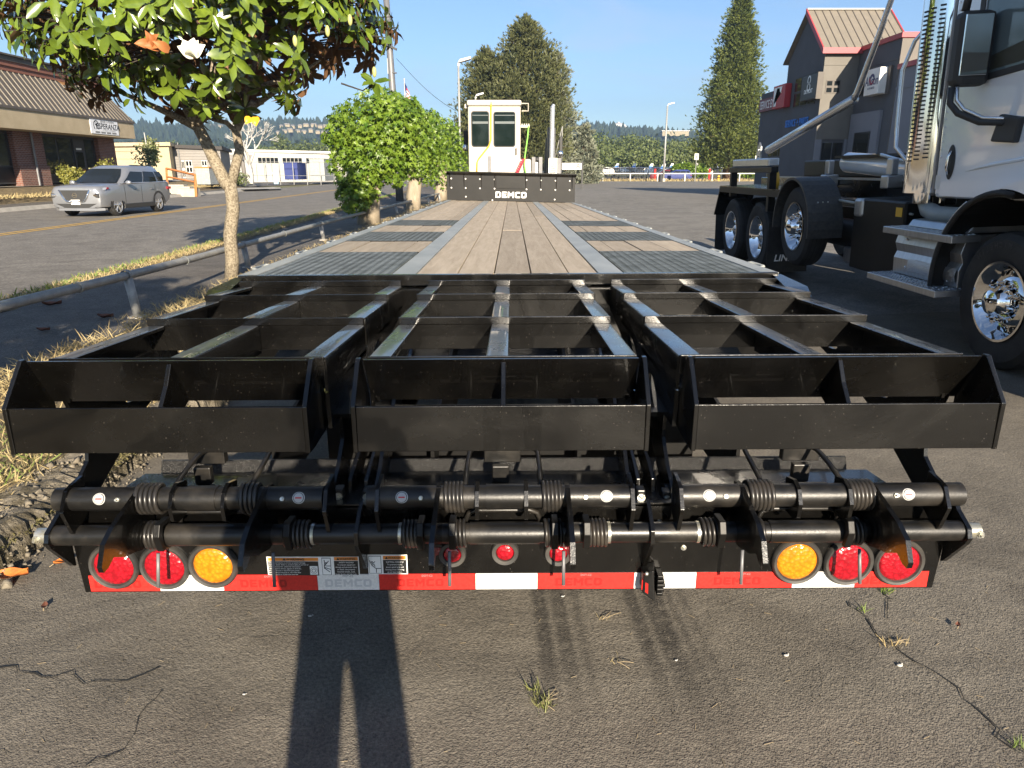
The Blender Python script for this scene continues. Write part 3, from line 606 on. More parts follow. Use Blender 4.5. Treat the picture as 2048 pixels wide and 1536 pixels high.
rpos = [(x, z) for x in (-1.21, -.92, -.63, -.335, .315, .605, .90, 1.19) for z in (.42, .24)] + [(-.92, .07), (.89, .05), (-.38, .012)]
for i, (x, z) in enumerate(rpos):
    p = Vector(tw((XC + x, HY - .002, hz0 + z))) - WL[hb.name]
    if i == 0: rvo.location = p
    else: inst('rivet', rvo.data, Matrix.Translation(p), hb)
_c = tw((XC + .0, HY - .004, hz0 + .125)); logo('DEMCO', .118, _c[0], _c[1], _c[2], 1.0, .035, -.017, .003, m_decal_w, hb)
# --- upper (front) deck and pin box
mb = MB(); mb.box(XC - 1.28, XC + 1.28, HY + .05, HY + 2.4, hz1 - .16, hz1 - .06); tb(mb, 'upper_deck', m_blackb)
mb = MB(); mb.box(XC - .5, XC + .5, HY + .03, HY + 2.3, hz1 - .42, hz1 - .16); tb(mb, 'gooseneck_frame', m_blackb)
# --- ramps ------------------------------------------------------------------------------
RZ = 1.012
TY = [1.885, 2.43, 2.915, 3.30]
def ramp(x0, x1, mids, inner, bx0, bx1, kind):
    r = None
    for k, y in enumerate(TY):                       # cross channels: lip + wall
        z1 = RZ + .004; zb = z1 - (.095 if k else .056); rp = MB()
        zb = z1 - (.115 if k else .056); pf = [(y - .006, z1 - .026), (y, z1 - .026), (y, zb), (y + .007, zb), (y + .007, z1 - .013), (y, z1 - .013), (y, z1), (y - .006, z1)]
        rp.prism(pf, 'x', x0 + .004, x1 - .004)
        o_ = tb(rp, 'cross_channel' if r else 'ramp', m_black, r, bevel=.002); r = r or o_
    for k in range(3):
        ya, yb = TY[k] + .0085, TY[k + 1] - .0065
        for j, xm in enumerate([x0 + .032] + mids + [x1 - .032]):
            hw = .0315; mb = MB(); z0, z1 = RZ + .002, RZ - .021      # each tier falls slightly to the front of the trailer
            side = 1 if (j == len(mids) + 1) else -1 if j == 0 else 1
            prof = [(-hw, -.012), (-hw, -.002), (-hw + .003, 0), (hw - .009, 0), (hw - .003, -.003), (hw, -.009), (hw, -.10), (hw - .009, -.10), (hw - .009, -.012)]
            if side < 0: prof = [(-p, q) for p, q in prof][::-1]
            n = len(prof)
            mb.add([(xm + p, ya, z0 + q) for p, q in prof] + [(xm + p, yb, z1 + q) for p, q in prof], [tuple(range(n))[::-1], tuple(range(n, 2 * n))] + [(i, (i + 1) % n, n + (i + 1) % n, n + i) for i in range(n)])
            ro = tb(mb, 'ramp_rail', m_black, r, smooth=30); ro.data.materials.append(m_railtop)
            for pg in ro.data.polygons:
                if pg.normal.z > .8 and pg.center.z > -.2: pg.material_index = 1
    # folded toe: two long plates and three gussets
    a, b = bx0, bx1; mb = MB()
    mb.prism([(1.832, 1.020), (1.842, 1.020), (1.918, .888), (1.912, .882)], 'x', a + .02, b - .02); tb(mb, 'toe_rear_plate', m_black, r, bevel=.0015)
    mb = MB(); mb.prism([(1.742, .918), (1.752, .918), (1.750, .792), (1.738, .795)], 'x', a + .012, b - .012); tb(mb, 'toe_front_plate', m_black, r, bevel=.0015)
    for xg in (a, (a + b) / 2 + (0 if kind else .0), b - .012):
        end = xg in (a, b - .012)
        mb = MB(); pf = [(1.828, 1.024), (1.845, 1.024), (1.93, .89), (1.93, .80), (1.79, .79), (1.736, .792), (1.736, .92)] if end else [(1.835, 1.012), (1.85, 1.0), (1.91, .885), (1.76, .83), (1.7525, .83), (1.7525, .912), (1.80, .96)]
        mb.prism(pf, 'x', xg, xg + .012); tb(mb, 'toe_gusset', m_black, r, bevel=.002)
    # side arms reaching down to the hinge
    for j, xa in enumerate((x0, x1)):
        s = -1 if j == 0 else 1; inn = inner[j]; X = xa - s * .006
        if inn:
            out = [(1.90, .908), (1.905, .80), (2.02, .795), (2.03, .72), (1.95, .66), (1.865, .625), (1.855, .58), (1.89, .555), (1.96, .56), (2.13, .63), (2.30, .70), (2.55, .77), (2.95, .845), (3.28, .88), (3.28, .905)]
            holes = [oval(2.20, .80, .10, .045, rot=.5), oval(2.62, .852, .12, .03, rot=.2), oval(3.02, .885, .03, .012)]
        else:
            out = [(1.90, .908), (1.93, .84), (1.98, .76), (1.96, .68), (1.88, .63), (1.86, .585), (1.89, .56), (1.97, .565), (2.17, .66), (2.30, .72), (2.55, .79), (2.95, .86), (3.28, .88), (3.28, .905)]
            holes = [oval(2.28, .83, .09, .045, rot=.4), oval(2.70, .865, .10, .022, rot=.1)]
        pm = plate('side_arm', out, holes, .011, X, m_black, r); tb(pm, 'side_arm', m_black, r)
        mb = MB(); mb.cyl((X - .018, 1.90, .592), (X + .018, 1.90, .592), .030, 16); mb.cyl((X - .024, 1.90, .592), (X + .024, 1.90, .592), .012, 10); tb(mb, 'pivot', m_steelblack, r, smooth=40)
        # small corner gussets under the rails
        mb = MB(); mb.prism([(1.905, .905), (1.905, .88), (2.0, .905)], 'x', X - s * .02, X - s * .012); tb(mb, 'corner_gusset', m_black, r)
    # drop plate and handle bracket behind the toe
    xm = (a + b) / 2
    mb = MB(); mb.box(xm - .055, xm + .055, 1.99, 2.02, .655, .70); mb.box(xm - .03, xm + .02, 1.96, 1.985, .60, .655); tb(mb, 'latch_bracket', m_steelblack, r, bevel=.003)
    return r
ramp(-1.273, -.512, [-.912], (0, 1), -1.318, -.530, 0)
ramp(-.398, .346, [-.040], (1, 1), -.417, .359, 1)
ramp(.456, 1.236, [.828], (1, 0), .470, 1.273, 2)
# assist arms between the ramps
for (xa, ya, za, xb, yb, zb) in ((-.455, 2.35, .80, -.470, 1.91, .60), (.392, 2.35, .80, .410, 1.91, .60), (-.430, 2.5, .78, -.428, 1.93, .59), (.372, 2.5, .78, .370, 1.93, .59)):
    mb = MB(); hw = .006
    mb.hexa([(xb - hw, yb - .03, zb - .03), (xb + hw, yb - .03, zb - .03), (xa + hw, ya, za - .07), (xa - hw, ya, za - .07), (xb - hw, yb - .02, zb + .045), (xb + hw, yb - .02, zb + .045), (xa + hw, ya, za), (xa - hw, ya, za)]); tb(mb, 'assist_arm', m_black, bevel=.002)
def bolt(x, y, z, axis, r=.011, mat=None, parent=None, name='bolt'):
    mb = MB()
    h = r * .9; d = {'-y': (0, -1, 0), 'x': (1, 0, 0), '-x': (-1, 0, 0)}[axis]; d = Vector(d); p = Vector((x, y, z))
    mb.cyl(p, p + d * h * .35, r * 1.35, 14); mb.cyl(p + d * h * .34, p + d * h * 1.1, r, 6); mb.cyl(p + d * h, p + d * h * 1.9, r * .5, 8)
    return tb(mb, name, mat or m_zinc, parent)
for (px, py) in ((680, 985), (1280, 990), (1330, 994), (736, 987)):
    v = AY(px, py, 1.862)
    mb = MB(); mb.obox(v, (.024, .036, .042)); bb = tb(mb, 'pivot_block', m_steelblack, bevel=.004)
    bolt(v.x, v.y - .019, v.z, '-y', .0085, parent=bb)
# --- cross beams and a dark plate under the ramps
mb = MB(); mb.prism([(2.100, .558), (2.122, .612), (2.132, .612), (2.132, .558)], 'x', -1.13, 1.075); tb(mb, 'sloped_beam', m_sheet)
mb = MB(); mb.prism([(1.80, .602), (1.80, .612), (2.07, .590), (2.07, .575), (2.0, .575)], 'x', -1.16, 1.12); tb(mb, 'bumper_shelf', m_black)
mb = MB(); mb.box(-.64, .63, 2.30, 2.36, .50, .72); tb(mb, 'rear_dark_plate', m_blackb, bevel=.004)  # dark plate added to darken the shaded gap behind the sloped beam
mb = MB(); mb.prism([(3.31, DK - .06), (3.40, DK - .06), (3.40, .55), (3.34, .55)], 'x', -1.25, 1.21); tb(mb, 'tail_plate', m_black)
mb = MB(); mb.prism([(2.9, .60), (2.9, .61), (3.33, .72), (3.33, .71)], 'x', -1.1, 1.06); tb(mb, 'tail_shelf', m_sheet)
for x in (-.78, -.26, .22, .74):
    mb = MB(); mb.prism([(2.16, .47), (2.16, .67), (3.3, .80), (3.3, .47)], 'x', x - .006, x + .006); tb(mb, 'tail_web', m_blackb)
for s in (-1, 1):                      # tapered wing gussets at deck corners
    x = XC + s * 1.285; mb = MB(); mb.hexa([(x - .01, 3.0, .98), (x + .01, 3.0, .98), (x + s * .0 + .01, 3.40, .90), (x - .01, 3.40, .90), (x - .05, 3.15, 1.0), (x + .05, 3.15, 1.0), (x + .02, 3.402, 1.02), (x - .02, 3.402, 1.02)]); tb(mb, 'corner_wing', m_black)
# --- bumper
BY = 1.80
mb = MB(); mb.prism([(-1.238, .336), (1.217, .336), (1.222, .42), (1.235, .61), (-1.25, .61), (-1.243, .42)], 'y', BY, BY + .012); bumper = tb(mb, 'bumper', m_black, bevel=.002)
mb = MB(); mb.box(-1.235, 1.215, BY + .0125, BY + .07, .336, .344); tb(mb, 'bottom_flange', m_black, bumper)
def seg(px): return (px - 1024) / F_PX * 2.047
edges = [178, 318, 446, 635, 758, 951, 1075, 1268, 1392, 1585, 1710, 1855]
for i, (a, b) in enumerate(zip(edges[:-1], edges[1:])):
    mb = MB(); mb.box(seg(a) + .0004, seg(b) - .0004, BY - .0022, BY - .0002, .341, .392); tp = tb(mb, 'reflective_tape', m_whitetape if i % 2 else m_redtape, bumper)
    tag(tp, ('white' if i % 2 else 'red') + ' reflective tape strip')
    xm = (seg(a) + seg(b)) / 2
    _c = tw((xm - (0 if i % 2 else .02), BY - .0029, .364)); logo('DEMCO', .024, _c[0], _c[1], _c[2], 1.05, .006, .006, .0004, m_tapeink if i % 2 else m_tapeinkr, tp, 'tape_print')
    text('DOT-C2', .0085, tw((xm, BY - .0028, .3865)), '-y', m_dot, tp, name='tape_print', depth=.0002, roll=-.006)
def tubex(x0, x1, y, z, r, name, mat, parent=None): mb = MB(); mb.cyl((x0, y, z), (x1, y, z), r, 28); return tb(mb, name, mat, parent, smooth=40)
UY, UZ, UR, LYY, LZ, LR = 1.745, .660, .0315, 1.745, .551, .0278
for a, b in ((-1.225, -.505), (-.388, .322), (.452, 1.205)): tubex(a, b, UY, UZ, UR, 'upper_hinge_tube', m_steelblack)
tubex(-1.262, 1.238, LYY, LZ, LR, 'lower_hinge_tube', m_steelblack)
for a, b in ((-.94, -.72), (-.115, .075), (.70, .905)): tubex(a, b, LYY, LZ, .0305, 'hinge_sleeve', m_steelblack)
for a, b in ((-.87, -.79), (-.07, .035), (.765, .845)): tubex(a, b, UY, UZ, .0345, 'hinge_sleeve', m_steelblack)
for s, X in ((-1, -1.262), (1, 1.238)):
    tubex(X, X + s * .036, LYY, LZ, .021, 'end_cap', m_zinc)
    bolt(X + s * .03, LYY - .019, LZ - .002, '-y', .008)
    pm = plate('bumper_end', [(1.80, .63), (1.772, .60), (1.715, .572), (1.705, .545), (1.715, .525), (1.79, .43), (1.80, .425)], [], .012, X - s * .008, m_black, TR); tb(pm, 'bumper_end_plate', m_black, bevel=.003)
# pentagon tube brackets
pent = [(1.80, .705), (1.75, .700), (1.722, .694), (1.690, .645), (1.715, .575), (1.728, .560), (1.80, .60)]
for px in (140, 656, 758, 1262, 1358, 1880):
    X = (px - 1024) / F_PX * 1.905
    tb(plate('b', pent, [], .010, X, m_black, TR), 'tube_bracket', m_black, bevel=.002)
# inner tabs between the springs
tab = [(1.80, .69), (1.75, .703), (1.715, .69), (1.695, .655), (1.700, .615), (1.725, .600), (1.79, .60)]
for px in (352, 455, 955, 1052, 1590, 1690): 
    X = (px - 1024) / F_PX * 1.905
    tb(plate('b', tab, [], .010, X, m_black, TR), 'tube_tab', m_black, bevel=.002)
# hook levers
hook = [(1.785, .685), (1.744, .692), (1.594, .655), (1.547, .632), (1.52, .586), (1.524, .568), (1.546, .57), (1.573, .583), (1.62, .556), (1.66, .545), (1.70, .53), (1.76, .525), (1.785, .56)]
for X in (-1.0, -.659, -.196, .148, .614, .965):
    tb(plate('b', hook, [], .0125, X, m_black, TR), 'hook_lever', m_black, bevel=.0025)
# hook tongues tied to the levers (bent straps round the lower tube)
for X, s in ((-.945, 1), (-.60, -1), (-.245, -1), (.115, -1), (.20, 1), (.56, -1), (.90, -1), (-.16, 1)):
    mb = MB(); mb.prism([(1.76, .60), (1.70, .605), (1.685, .575), (1.70, .525), (1.715, .525), (1.705, .57), (1.715, .592), (1.76, .588)], 'x', X - .009, X + .009); tb(mb, 'spring_clip', m_blackb, bevel=.002)
def spring(x0, x1, y, z, R0, r=.0062, pitch=.0128):
    n = max(3, int((x1 - x0) / pitch)); pts = []
    for k in range(n * 16 + 1):
        a = 2 * math.pi * k / 16; pts.append((x0 + r + (x1 - x0 - 2 * r) * k / (n * 16), y + R0 * math.cos(a), z + R0 * math.sin(a)))
    pts.append((pts[-1][0], y + R0 * .7, z - R0 * 1.35))
    mb = MB(); mb.tube(pts, r, 7); return tb(mb, 'spring', m_spring, smooth=True)
for a, b in ((-1.008, -.932), (-.730, -.668), (-.186, -.122), (.075, .140), (.625, .703), (.893, .970)): spring(a, b, UY, UZ, .0375)
for a, b in ((-1.0, -.935), (-.625, -.543), (-.302, -.238), (-.172, -.118), (.083, .143), (.190, .264), (.509, .568), (.645, .69), (.908, .955), (.972, .995)): spring(a, b, LYY, LZ, .0345, .0056, .0118)
for px in (625, 800, 1218, 1396):     # bright bushings
    X = (px - 1024) / F_PX * 1.93; tubex(X - .004, X + .004, LYY, LZ, .030, 'bushing', m_zinc)
# foot loops
def loop(pts, r=.0072): mb = MB(); mb.tube(pts, r, 8); return tb(mb, 'foot_loop', m_steelblack, smooth=True)
def rcorner(p):      # rounded corner points
    out = [Vector(p[0])]
    for a, b, c in zip(p[:-2], p[1:-1], p[2:]):
        a, b, c = Vector(a), Vector(b), Vector(c); u = (a - b).normalized() * .03; v = (c - b).normalized() * .03
        out += [b + u, b + u * .4 + v * .06, b + u * .06 + v * .4, b + v] if False else [b + u, b + (u + v) * .3, b + v]
    return out + [Vector(p[-1])]
for a, b in ((-.925, -.715), (-.128, .078), (.685, .905)):
    loop(rcorner([(a, 1.755, .672), (a, 1.90, .700), (a + .005, 1.985, .708), (b - .005, 1.985, .708), (b, 1.90, .700), (b, 1.755, .672)]))
    loop(rcorner([(a + .0, 1.79, .545), (a, 1.782, .602), (b, 1.782, .602), (b, 1.79, .545)]))
# hanging pins
for px, tilt in ((312, -.1), (543, 0), (898, 0), (1128, 0), (1487, 0), (1722, .12)):
    X = (px - 1024) / F_PX * 1.90; mb = MB(); mb.tube([(X, 1.70, .520), (X + tilt * .06, 1.685, .425)], .0048, 8); tb(mb, 'lock_pin', m_greymetal, smooth=True)
# vertical gussets that carry the lower tube
for px in (716, 1302):
    X = (px - 1024) / F_PX * 1.93
    tb(plate('b', [(1.80, .622), (1.765, .610), (1.706, .575), (1.703, .535), (1.73, .50), (1.79, .415), (1.80, .415)], [], .010, X, m_black, TR), 'tube_gusset', m_black, bevel=.002)
# lamps
def lamp(px, py, ro, rl, m, face='lens', lbl=None):
    c = AY(px, py, BY); x, z = c.x, c.z
    mb = MB(); mb.lathe([(rl * .98, -.004), (rl * 1.04, -.010), (ro * .93, -.012), (ro, -.006), (ro, .004)], (x, BY - .003, z), 'y', 36); g_ = mb.build('tail_lamp', m_rubberg, TR, smooth=40)
    if lbl: g_['label'] = lbl
    mb = MB(); mb.lathe([(.0001, -.010), (rl * .8, -.0095), (rl * .94, -.007), (rl, -.002)], (x, BY - .003, z), 'y', 36); le = mb.build('lens', m, g_, smooth=40)
    return le
lamp(230, 1131, .0715, .0575, m_red, lbl='round red lamp'); lamp(331, 1132, .0715, .0575, m_red, lbl='round red lamp'); lamp(428, 1129, .0715, .0565, m_amber, lbl='round amber lamp')
lamp(1592, 1121, .0715, .0575, m_amber, lbl='round amber lamp'); lamp(1695, 1123, .0715, .0575, m_red, lbl='round red lamp'); lamp(1796, 1123, .0725, .0585, m_red, lbl='round red lamp')
for px, py in ((905, 1106), (1010, 1102), (1116, 1104)): lamp(px, py, .0395, .0255, m_red, lbl='small round red marker lamp')
# stickers on the upper tube
for px in (203, 600, 805, 1212, 1416, 1811):
    X = (px - 1024) / F_PX * 1.895; st = MB(); r = .0165; rr = UR + .0008; q0 = R(205)
    ring = lambda rad, ex: [(X + rad * math.cos(a), UY + (rr + ex) * math.cos(q0 - rad * math.sin(a) / rr * 1.0), UZ - (rr + ex) * math.sin(q0 - rad * math.sin(a) / rr)) for a in [2 * math.pi * k / 24 for k in range(24)]]
    for nm, rad, ex, mt in (('sticker', r, 0, m_sticker), ('ring_print', r * .86, .0007, m_decal_k), ('face_print', r * .76, .0014, m_sticker)):
        mb = MB(); ctr = (X, UY + (rr + ex + .0002) * math.cos(q0), UZ - (rr + ex + .0002) * math.sin(q0)); R1 = ring(rad, ex); Rm = ring(rad * .5, ex)
        mb.add([ctr] + Rm + R1, [(0, 1 + k, 1 + (k + 1) % 24) for k in range(24)] + [(1 + k, 25 + k, 25 + (k + 1) % 24, 1 + (k + 1) % 24) for k in range(24)])
        o_ = tb(mb, nm, mt, TR if nm == 'sticker' else sk)
        if nm == 'sticker': sk = o_
    mb = MB(); rr2 = rr + .0022; c_ = (X, UY + rr2 * math.cos(q0), UZ - rr2 * math.sin(q0)); mb.obox(c_, (.017, .0006, .0036), (R(-25), 0, 0)); tb(mb, 'mark', m_redink, sk)
# grease fittings
for px in (241, 568, 843, 1170, 1448, 1785):
    X = (px - 1024) / F_PX * 1.895; a = R(25); y, z = UY - UR * math.cos(a), UZ + UR * math.sin(a) - .003
    mb = MB(); mb.cyl((X, y + .004, z), (X, y - .006, z + .003), .006, 6); mb.cyl((X, y - .005, z + .0025), (X, y - .014, z + .006), .0032, 8); tb(mb, 'grease_fitting', m_zinc)
# bumper bolts
for px, py in ((1367, 1097), (1494, 1098), (1318, 1046)): v = AY(px, py, BY); bolt(v.x, BY, v.z, '-y', .006, parent=bumper)
# warning decals
def decal(x0, y0, x1, y1, lbl):
    a, b = AY(x0, y0, BY), AY(x1, y1, BY); mb = MB(); mb.box(a.x, b.x, BY - .0018, BY - .0003, b.z, a.z); d = mb.build('warning_decal', m_decal_w, TR); d['label'] = lbl; return d, a, b
def sub(d, name, x0, y0, x1, y1, m, lay=1):
    a, b = AY(x0, y0, BY), AY(x1, y1, BY); mb = MB(); mb.box(a.x, b.x, BY - .0018 - .0006 * lay, BY - .0018 - .0006 * (lay - 1) - .0001, b.z, a.z); return mb.build(name, m, d)
def dtext(d, s, px, py, hpx, m, sx=1.0, bold=0, lay=2, align='CENTER'):
    v = AY(px, py, BY); return text(s, hpx / F_PX * 2.0, (v.x, BY - .0020 - .0006 * lay, v.z), '-y', m, d, sx=sx, bold=bold, depth=.0002, align=align)
d1, *_ = decal(533, 1113, 720, 1153, 'white edged warning decal with wheel torque text'); 
sub(d1, 'header', 536, 1115, 637, 1121, m_decal_o); sub(d1, 'panel', 536, 1122, 639, 1150, m_decal_k)
dtext(d1, '\u25b2WARNING', 587, 1118, 6.6, m_decal_k, 1.15, .0002)
for i, s in enumerate(('follow instructions to prevent property damage,', 'injury or death. Refer to product safety & service or', "owner's manual for additional information.", 'Using sequence shown, tighten to 50 ft-lbs.,', 'and then torque to 450-500 ft-lbs.(oiled).', 'Recheck torque level 50 to 100 miles after', 'installation and at 10,000 mile intervals.')):
    dtext(d1, s, 538, 1124.6 + i * 3.85, 3.9, m_decal_w, .98, 0, align='LEFT')
sub(d1, 'wheel_picture', 620, 1131, 637, 1148, m_decal_w, 3)
v = AY(628.5, 1139.5, BY); mb = MB(); mb.lathe([(.0045, -.0002), (.0062, -.0002)], (v.x, BY - .0045, v.z), 'y', 20); mb.lathe([(.0092, -.0002), (.0104, -.0002)], (v.x, BY - .0045, v.z), 'y', 20)
mb.build('wheel_print', m_dot, d1)
sub(d1, 'picture_panel', 643, 1115, 664, 1149, m_decal_k); sub(d1, 'picture_face', 644, 1116, 663, 1148, m_decal_w, 2)
sub(d1, 'header', 668, 1113.5, 716, 1120, m_decal_o); sub(d1, 'panel', 668, 1121, 718, 1149, m_decal_k)
dtext(d1, '\u25b2WARNING', 692, 1117, 6.6, m_decal_k, 1.0, .0002)
for i, s in enumerate(('SAFETY HAZARD', 'To prevent equipment', 'damage and personal injury', 'or death, use properly', 'matched wheels, studs,', 'brake drums, and cap nuts.')): dtext(d1, s, 693, 1124 + i * 4.6, 4.2, m_decal_w, .95)
def stick(d, pts_list, head):
    mb = MB()
    for pts in pts_list: mb.tube([Vector(AY(x, y, BY - .0036)) for x, y in pts], .0011, 4)
    h = AY(head[0], head[1], BY - .0036); mb.ball(h, .0026, 8, 5, (1, .2, 1)); mb.build('pictogram', m_decal_k, d)
stick(d1, [((648, 1120), (650, 1132)), ((649, 1132), (657, 1122)), ((649, 1130), (649, 1137)), ((649, 1136), (660, 1144)), ((650, 1135), (662, 1139)), ((652, 1132), (661, 1132))], (652, 1126))
d2, *_ = decal(735, 1109, 816, 1148, 'white edged warning decal with falling figure')
sub(d2, 'picture_panel', 737, 1111, 764, 1146, m_decal_k); sub(d2, 'picture_face', 738, 1112, 763, 1145, m_decal_w, 2)
sub(d2, 'header', 766, 1111, 812, 1118, m_decal_o); sub(d2, 'panel', 766, 1119, 814, 1146, m_decal_k)
dtext(d2, '\u25b2WARNING', 789, 1114.8, 6.6, m_decal_k, 1.0, .0002)
for i, s in enumerate(('SLIP/FALL HAZARD', 'To prevent injury,', 'assure good grip and', 'footing when climbing', 'on or into trailer.')): dtext(d2, s, 790, 1123 + i * 5, 4.5, m_decal_w, .95)
stick(d2, [((739, 1121), (744, 1131)), ((744, 1131), (752, 1137)), ((744, 1128), (750, 1123)), ((745, 1130), (748, 1128), (750, 1133)), ((752, 1137), (763, 1137)), ((753, 1137), (753, 1145))], (744, 1124))
# licence-plate lamp bracket
v = AY(1302, 1156, 1.775)
mb = MB(); mb.hexa([(v.x - .028, 1.745, v.z - .03), (v.x + .006, 1.735, v.z - .052), (v.x + .014, 1.797, v.z - .052), (v.x - .028, 1.797, v.z - .03), (v.x - .026, 1.755, v.z + .028), (v.x + .0, 1.748, v.z + .040), (v.x + .012, 1.797, v.z + .042), (v.x - .026, 1.797, v.z + .028)])
lb = mb.build('plate_lamp_bracket', m_blackb, TR, bevel=.003)
mb = MB()
for k in range(5): mb.box(v.x + .0145, v.x + .038 - abs(k - 2) * .003, 1.755, 1.797, v.z - .046 + k * .0135, v.z - .046 + k * .0135 + .010)
mb.build('lamp_fins', m_blackb, lb, bevel=.002)
mb = MB(); mb.hexa([(v.x - .0305, 1.752, v.z - .022), (v.x - .014, 1.7385, v.z - .028), (v.x - .013, 1.742, v.z - .028), (v.x - .0285, 1.756, v.z - .022), (v.x - .029, 1.756, v.z + .006), (v.x - .014, 1.743, v.z + .0), (v.x - .013, 1.7465, v.z), (v.x - .028, 1.76, v.z + .006)]); mb.build('red_window', m_redtape, lb)
mb = MB(); mb.ball((v.x - .018, 1.752, v.z + .028), .006, 10, 6); mb.build('screw', m_zinc, lb, smooth=True)
# ------------------------------------------------------------------ white truck on the right (side panel plane near X = 3.7, front axle nearest)
TK = thing('truck', 'white cab truck with chrome exhaust stack and black hook-lift bed parked right of the trailer', 'truck', (4.9, 8.6, 0))
def kb(mb, name, mat, parent=None, **k): return mb.build(name, mat, parent or TK, **k)
CX = 3.90                                   # cab side
# cab shell: door side, roof beyond the frame, rear wall
mb = MB()
prof = [(3.6, 1.30), (6.72, 1.26), (6.73, 1.9), (6.73, 3.42), (6.2, 3.55), (4.9, 3.48), (4.55, 3.2), (4.12, 2.34), (3.6, 2.2)]
prof = [(y, z) for y, z in prof][::-1]
n = len(prof)
mb.add([(CX, y, z) for y, z in prof] + [(CX + 2.15, y, z) for y, z in prof], [tuple(range(n))[::-1], tuple(range(n, 2 * n))] + [(i, (i + 1) % n, n + (i + 1) % n, n + i) for i in range(n)])
cabo = kb(mb, 'cab', m_truckw, bevel=.04)
mb = MB(); mb.box(CX + .05, CX + 2.1, 3.0, 3.6, 1.05, 2.16); kb(mb, 'hood', m_truckw, bevel=.12)
mb = MB()
dp = [(4.62, 1.29), (6.58, 1.285), (6.60, 2.2), (6.60, 3.28), (5.0, 3.28), (4.55, 2.45)]
mb = plate('d', dp, [[(4.86, 2.31), (6.22, 2.235), (6.27, 2.29), (6.27, 3.1), (6.22, 3.16), (5.25, 3.16), (4.84, 2.6)]], .03, CX - .012, m_truckw, TK); door = kb(mb, 'door', m_truckw, bevel=.008)
mb = MB(); mb.box(CX - .018, CX - .008, 4.85, 6.28, 2.23, 3.17); win = kb(mb, 'window', M('cab_side_glass', (.13, .165, .17), .04, spec=.5), door)
mb = plate('s', [(4.80, 2.265), (6.23, 2.185), (6.33, 2.26), (6.33, 3.2), (5.2, 3.22), (4.80, 2.65)], [[(4.86, 2.31), (6.22, 2.235), (6.27, 2.29), (6.27, 3.1), (6.22, 3.16), (5.25, 3.16), (4.84, 2.6)]], .008, CX - .030, m_clad, door); kb(mb, 'window_seal', m_clad, door)
mb = MB(); mb.prism([(4.88, 2.33), (6.2, 2.26), (6.2, 2.36), (5.6, 2.45), (4.88, 2.62)], 'x', CX - .0195, CX - .0185); kb(mb, 'glass_reflection_patch', M('olive_reflection', (.045, .045, .03), .6), door)  # dark olive reflection painted low on the side glass
# body crease and belt pressings
mb = MB(); mb.tube([(CX - .026, 4.7, 1.66), (CX - .034, 5.3, 1.61), (CX - .032, 5.9, 1.545), (CX - .024, 6.25, 1.49)], [.004, .018, .014, .003], 8); kb(mb, 'pressing', m_truckw, door, smooth=True)
mb = MB(); mb.lathe([(.001, -.004), (.052, -.004), (.062, .0)], (0, 0, 0), 'x', 20)
mb.v = [(CX - .031 + (v[0]), 6.46 + v[1] * 1.0, 1.57 + v[2] * 2.35) for v in mb.v]; hd = kb(mb, 'handle_recess', m_clad, door, smooth=40)
mb = MB(); mb.tube([(CX - .04, 6.46, 1.47), (CX - .062, 6.46, 1.52), (CX - .062, 6.45, 1.62), (CX - .04, 6.445, 1.66)], .012, 8); kb(mb, 'handle', m_chrome, hd, smooth=True)
mb = MB(); mb.box(CX - .004, CX - .002, 6.55, 6.7, 1.34, 1.46); kb(mb, 'data_plate', m_white, cabo)
for k in range(26):
    pass
# rivet rows at the cab's rear edge
rm = MB(); rm.ball((0, 0, 0), .008, 6, 4); r0 = kb(rm, 'rivet', m_truckw, cabo, local=True, smooth=True); r0.location = Vector((CX - .002, 6.66, 1.62)) - WL[cabo.name]
for k in range(1, 24): inst('rivet', r0.data, Matrix.Translation(Vector((CX - .002, 6.66, 1.62 + k * .062)) - WL[cabo.name]), cabo)
# mirror
mb = MB(); mb.box(3.56, 3.70, 6.26, 6.66, 2.14, 2.94); mir = kb(mb, 'mirror', m_clad, bevel=.05)
# the glass faces back along the truck, towards the viewer's side: turn housing front to -Y
mir_c = Vector((3.60, 6.35, 2.52))
bpy.data.objects.remove(mir)
mb = MB(); mb.box(3.59, 3.865, 6.06, 6.22, 2.15, 2.70); mir = kb(mb, 'mirror', m_clad, bevel=.05)
mb = MB(); mb.box(3.605, 3.815, 6.045, 6.0605, 2.225, 2.665); kb(mb, 'mirror_glass', m_chrome, mir, bevel=.003)
mb = MB(); mb.tube([(3.60, 6.12, 2.15), (3.60, 6.12, 2.03), (3.65, 6.08, 1.95), (3.75, 5.94, 1.87), (3.86, 5.78, 1.855)], .026, 10); kb(mb, 'mirror_arm', m_clad, mir, smooth=True)
mb = MB(); mb.tube([(3.63, 6.10, 2.15), (3.64, 6.10, 2.05), (3.68, 6.05, 1.975), (3.76, 5.92, 1.90), (3.86, 5.78, 1.88)], .015, 8); kb(mb, 'mirror_rod', m_alu, mir, smooth=True)
mb = MB(); mb.tube([(3.64, 6.14, 2.70), (3.65, 6.12, 2.86), (3.74, 5.95, 2.94), (3.88, 5.80, 2.95)], .03, 10); kb(mb, 'upper_arm', m_clad, mir, smooth=True)
mb = MB(); mb.hexa([(3.83, 5.63, 1.70), (3.84, 5.93, 1.72), (3.89, 5.93, 1.72), (3.89, 5.63, 1.70), (3.83, 5.60, 1.88), (3.84, 5.86, 1.92), (3.89, 5.86, 1.92), (3.89, 5.60, 1.88)]); kb(mb, 'arm_base', m_clad, mir, bevel=.015)
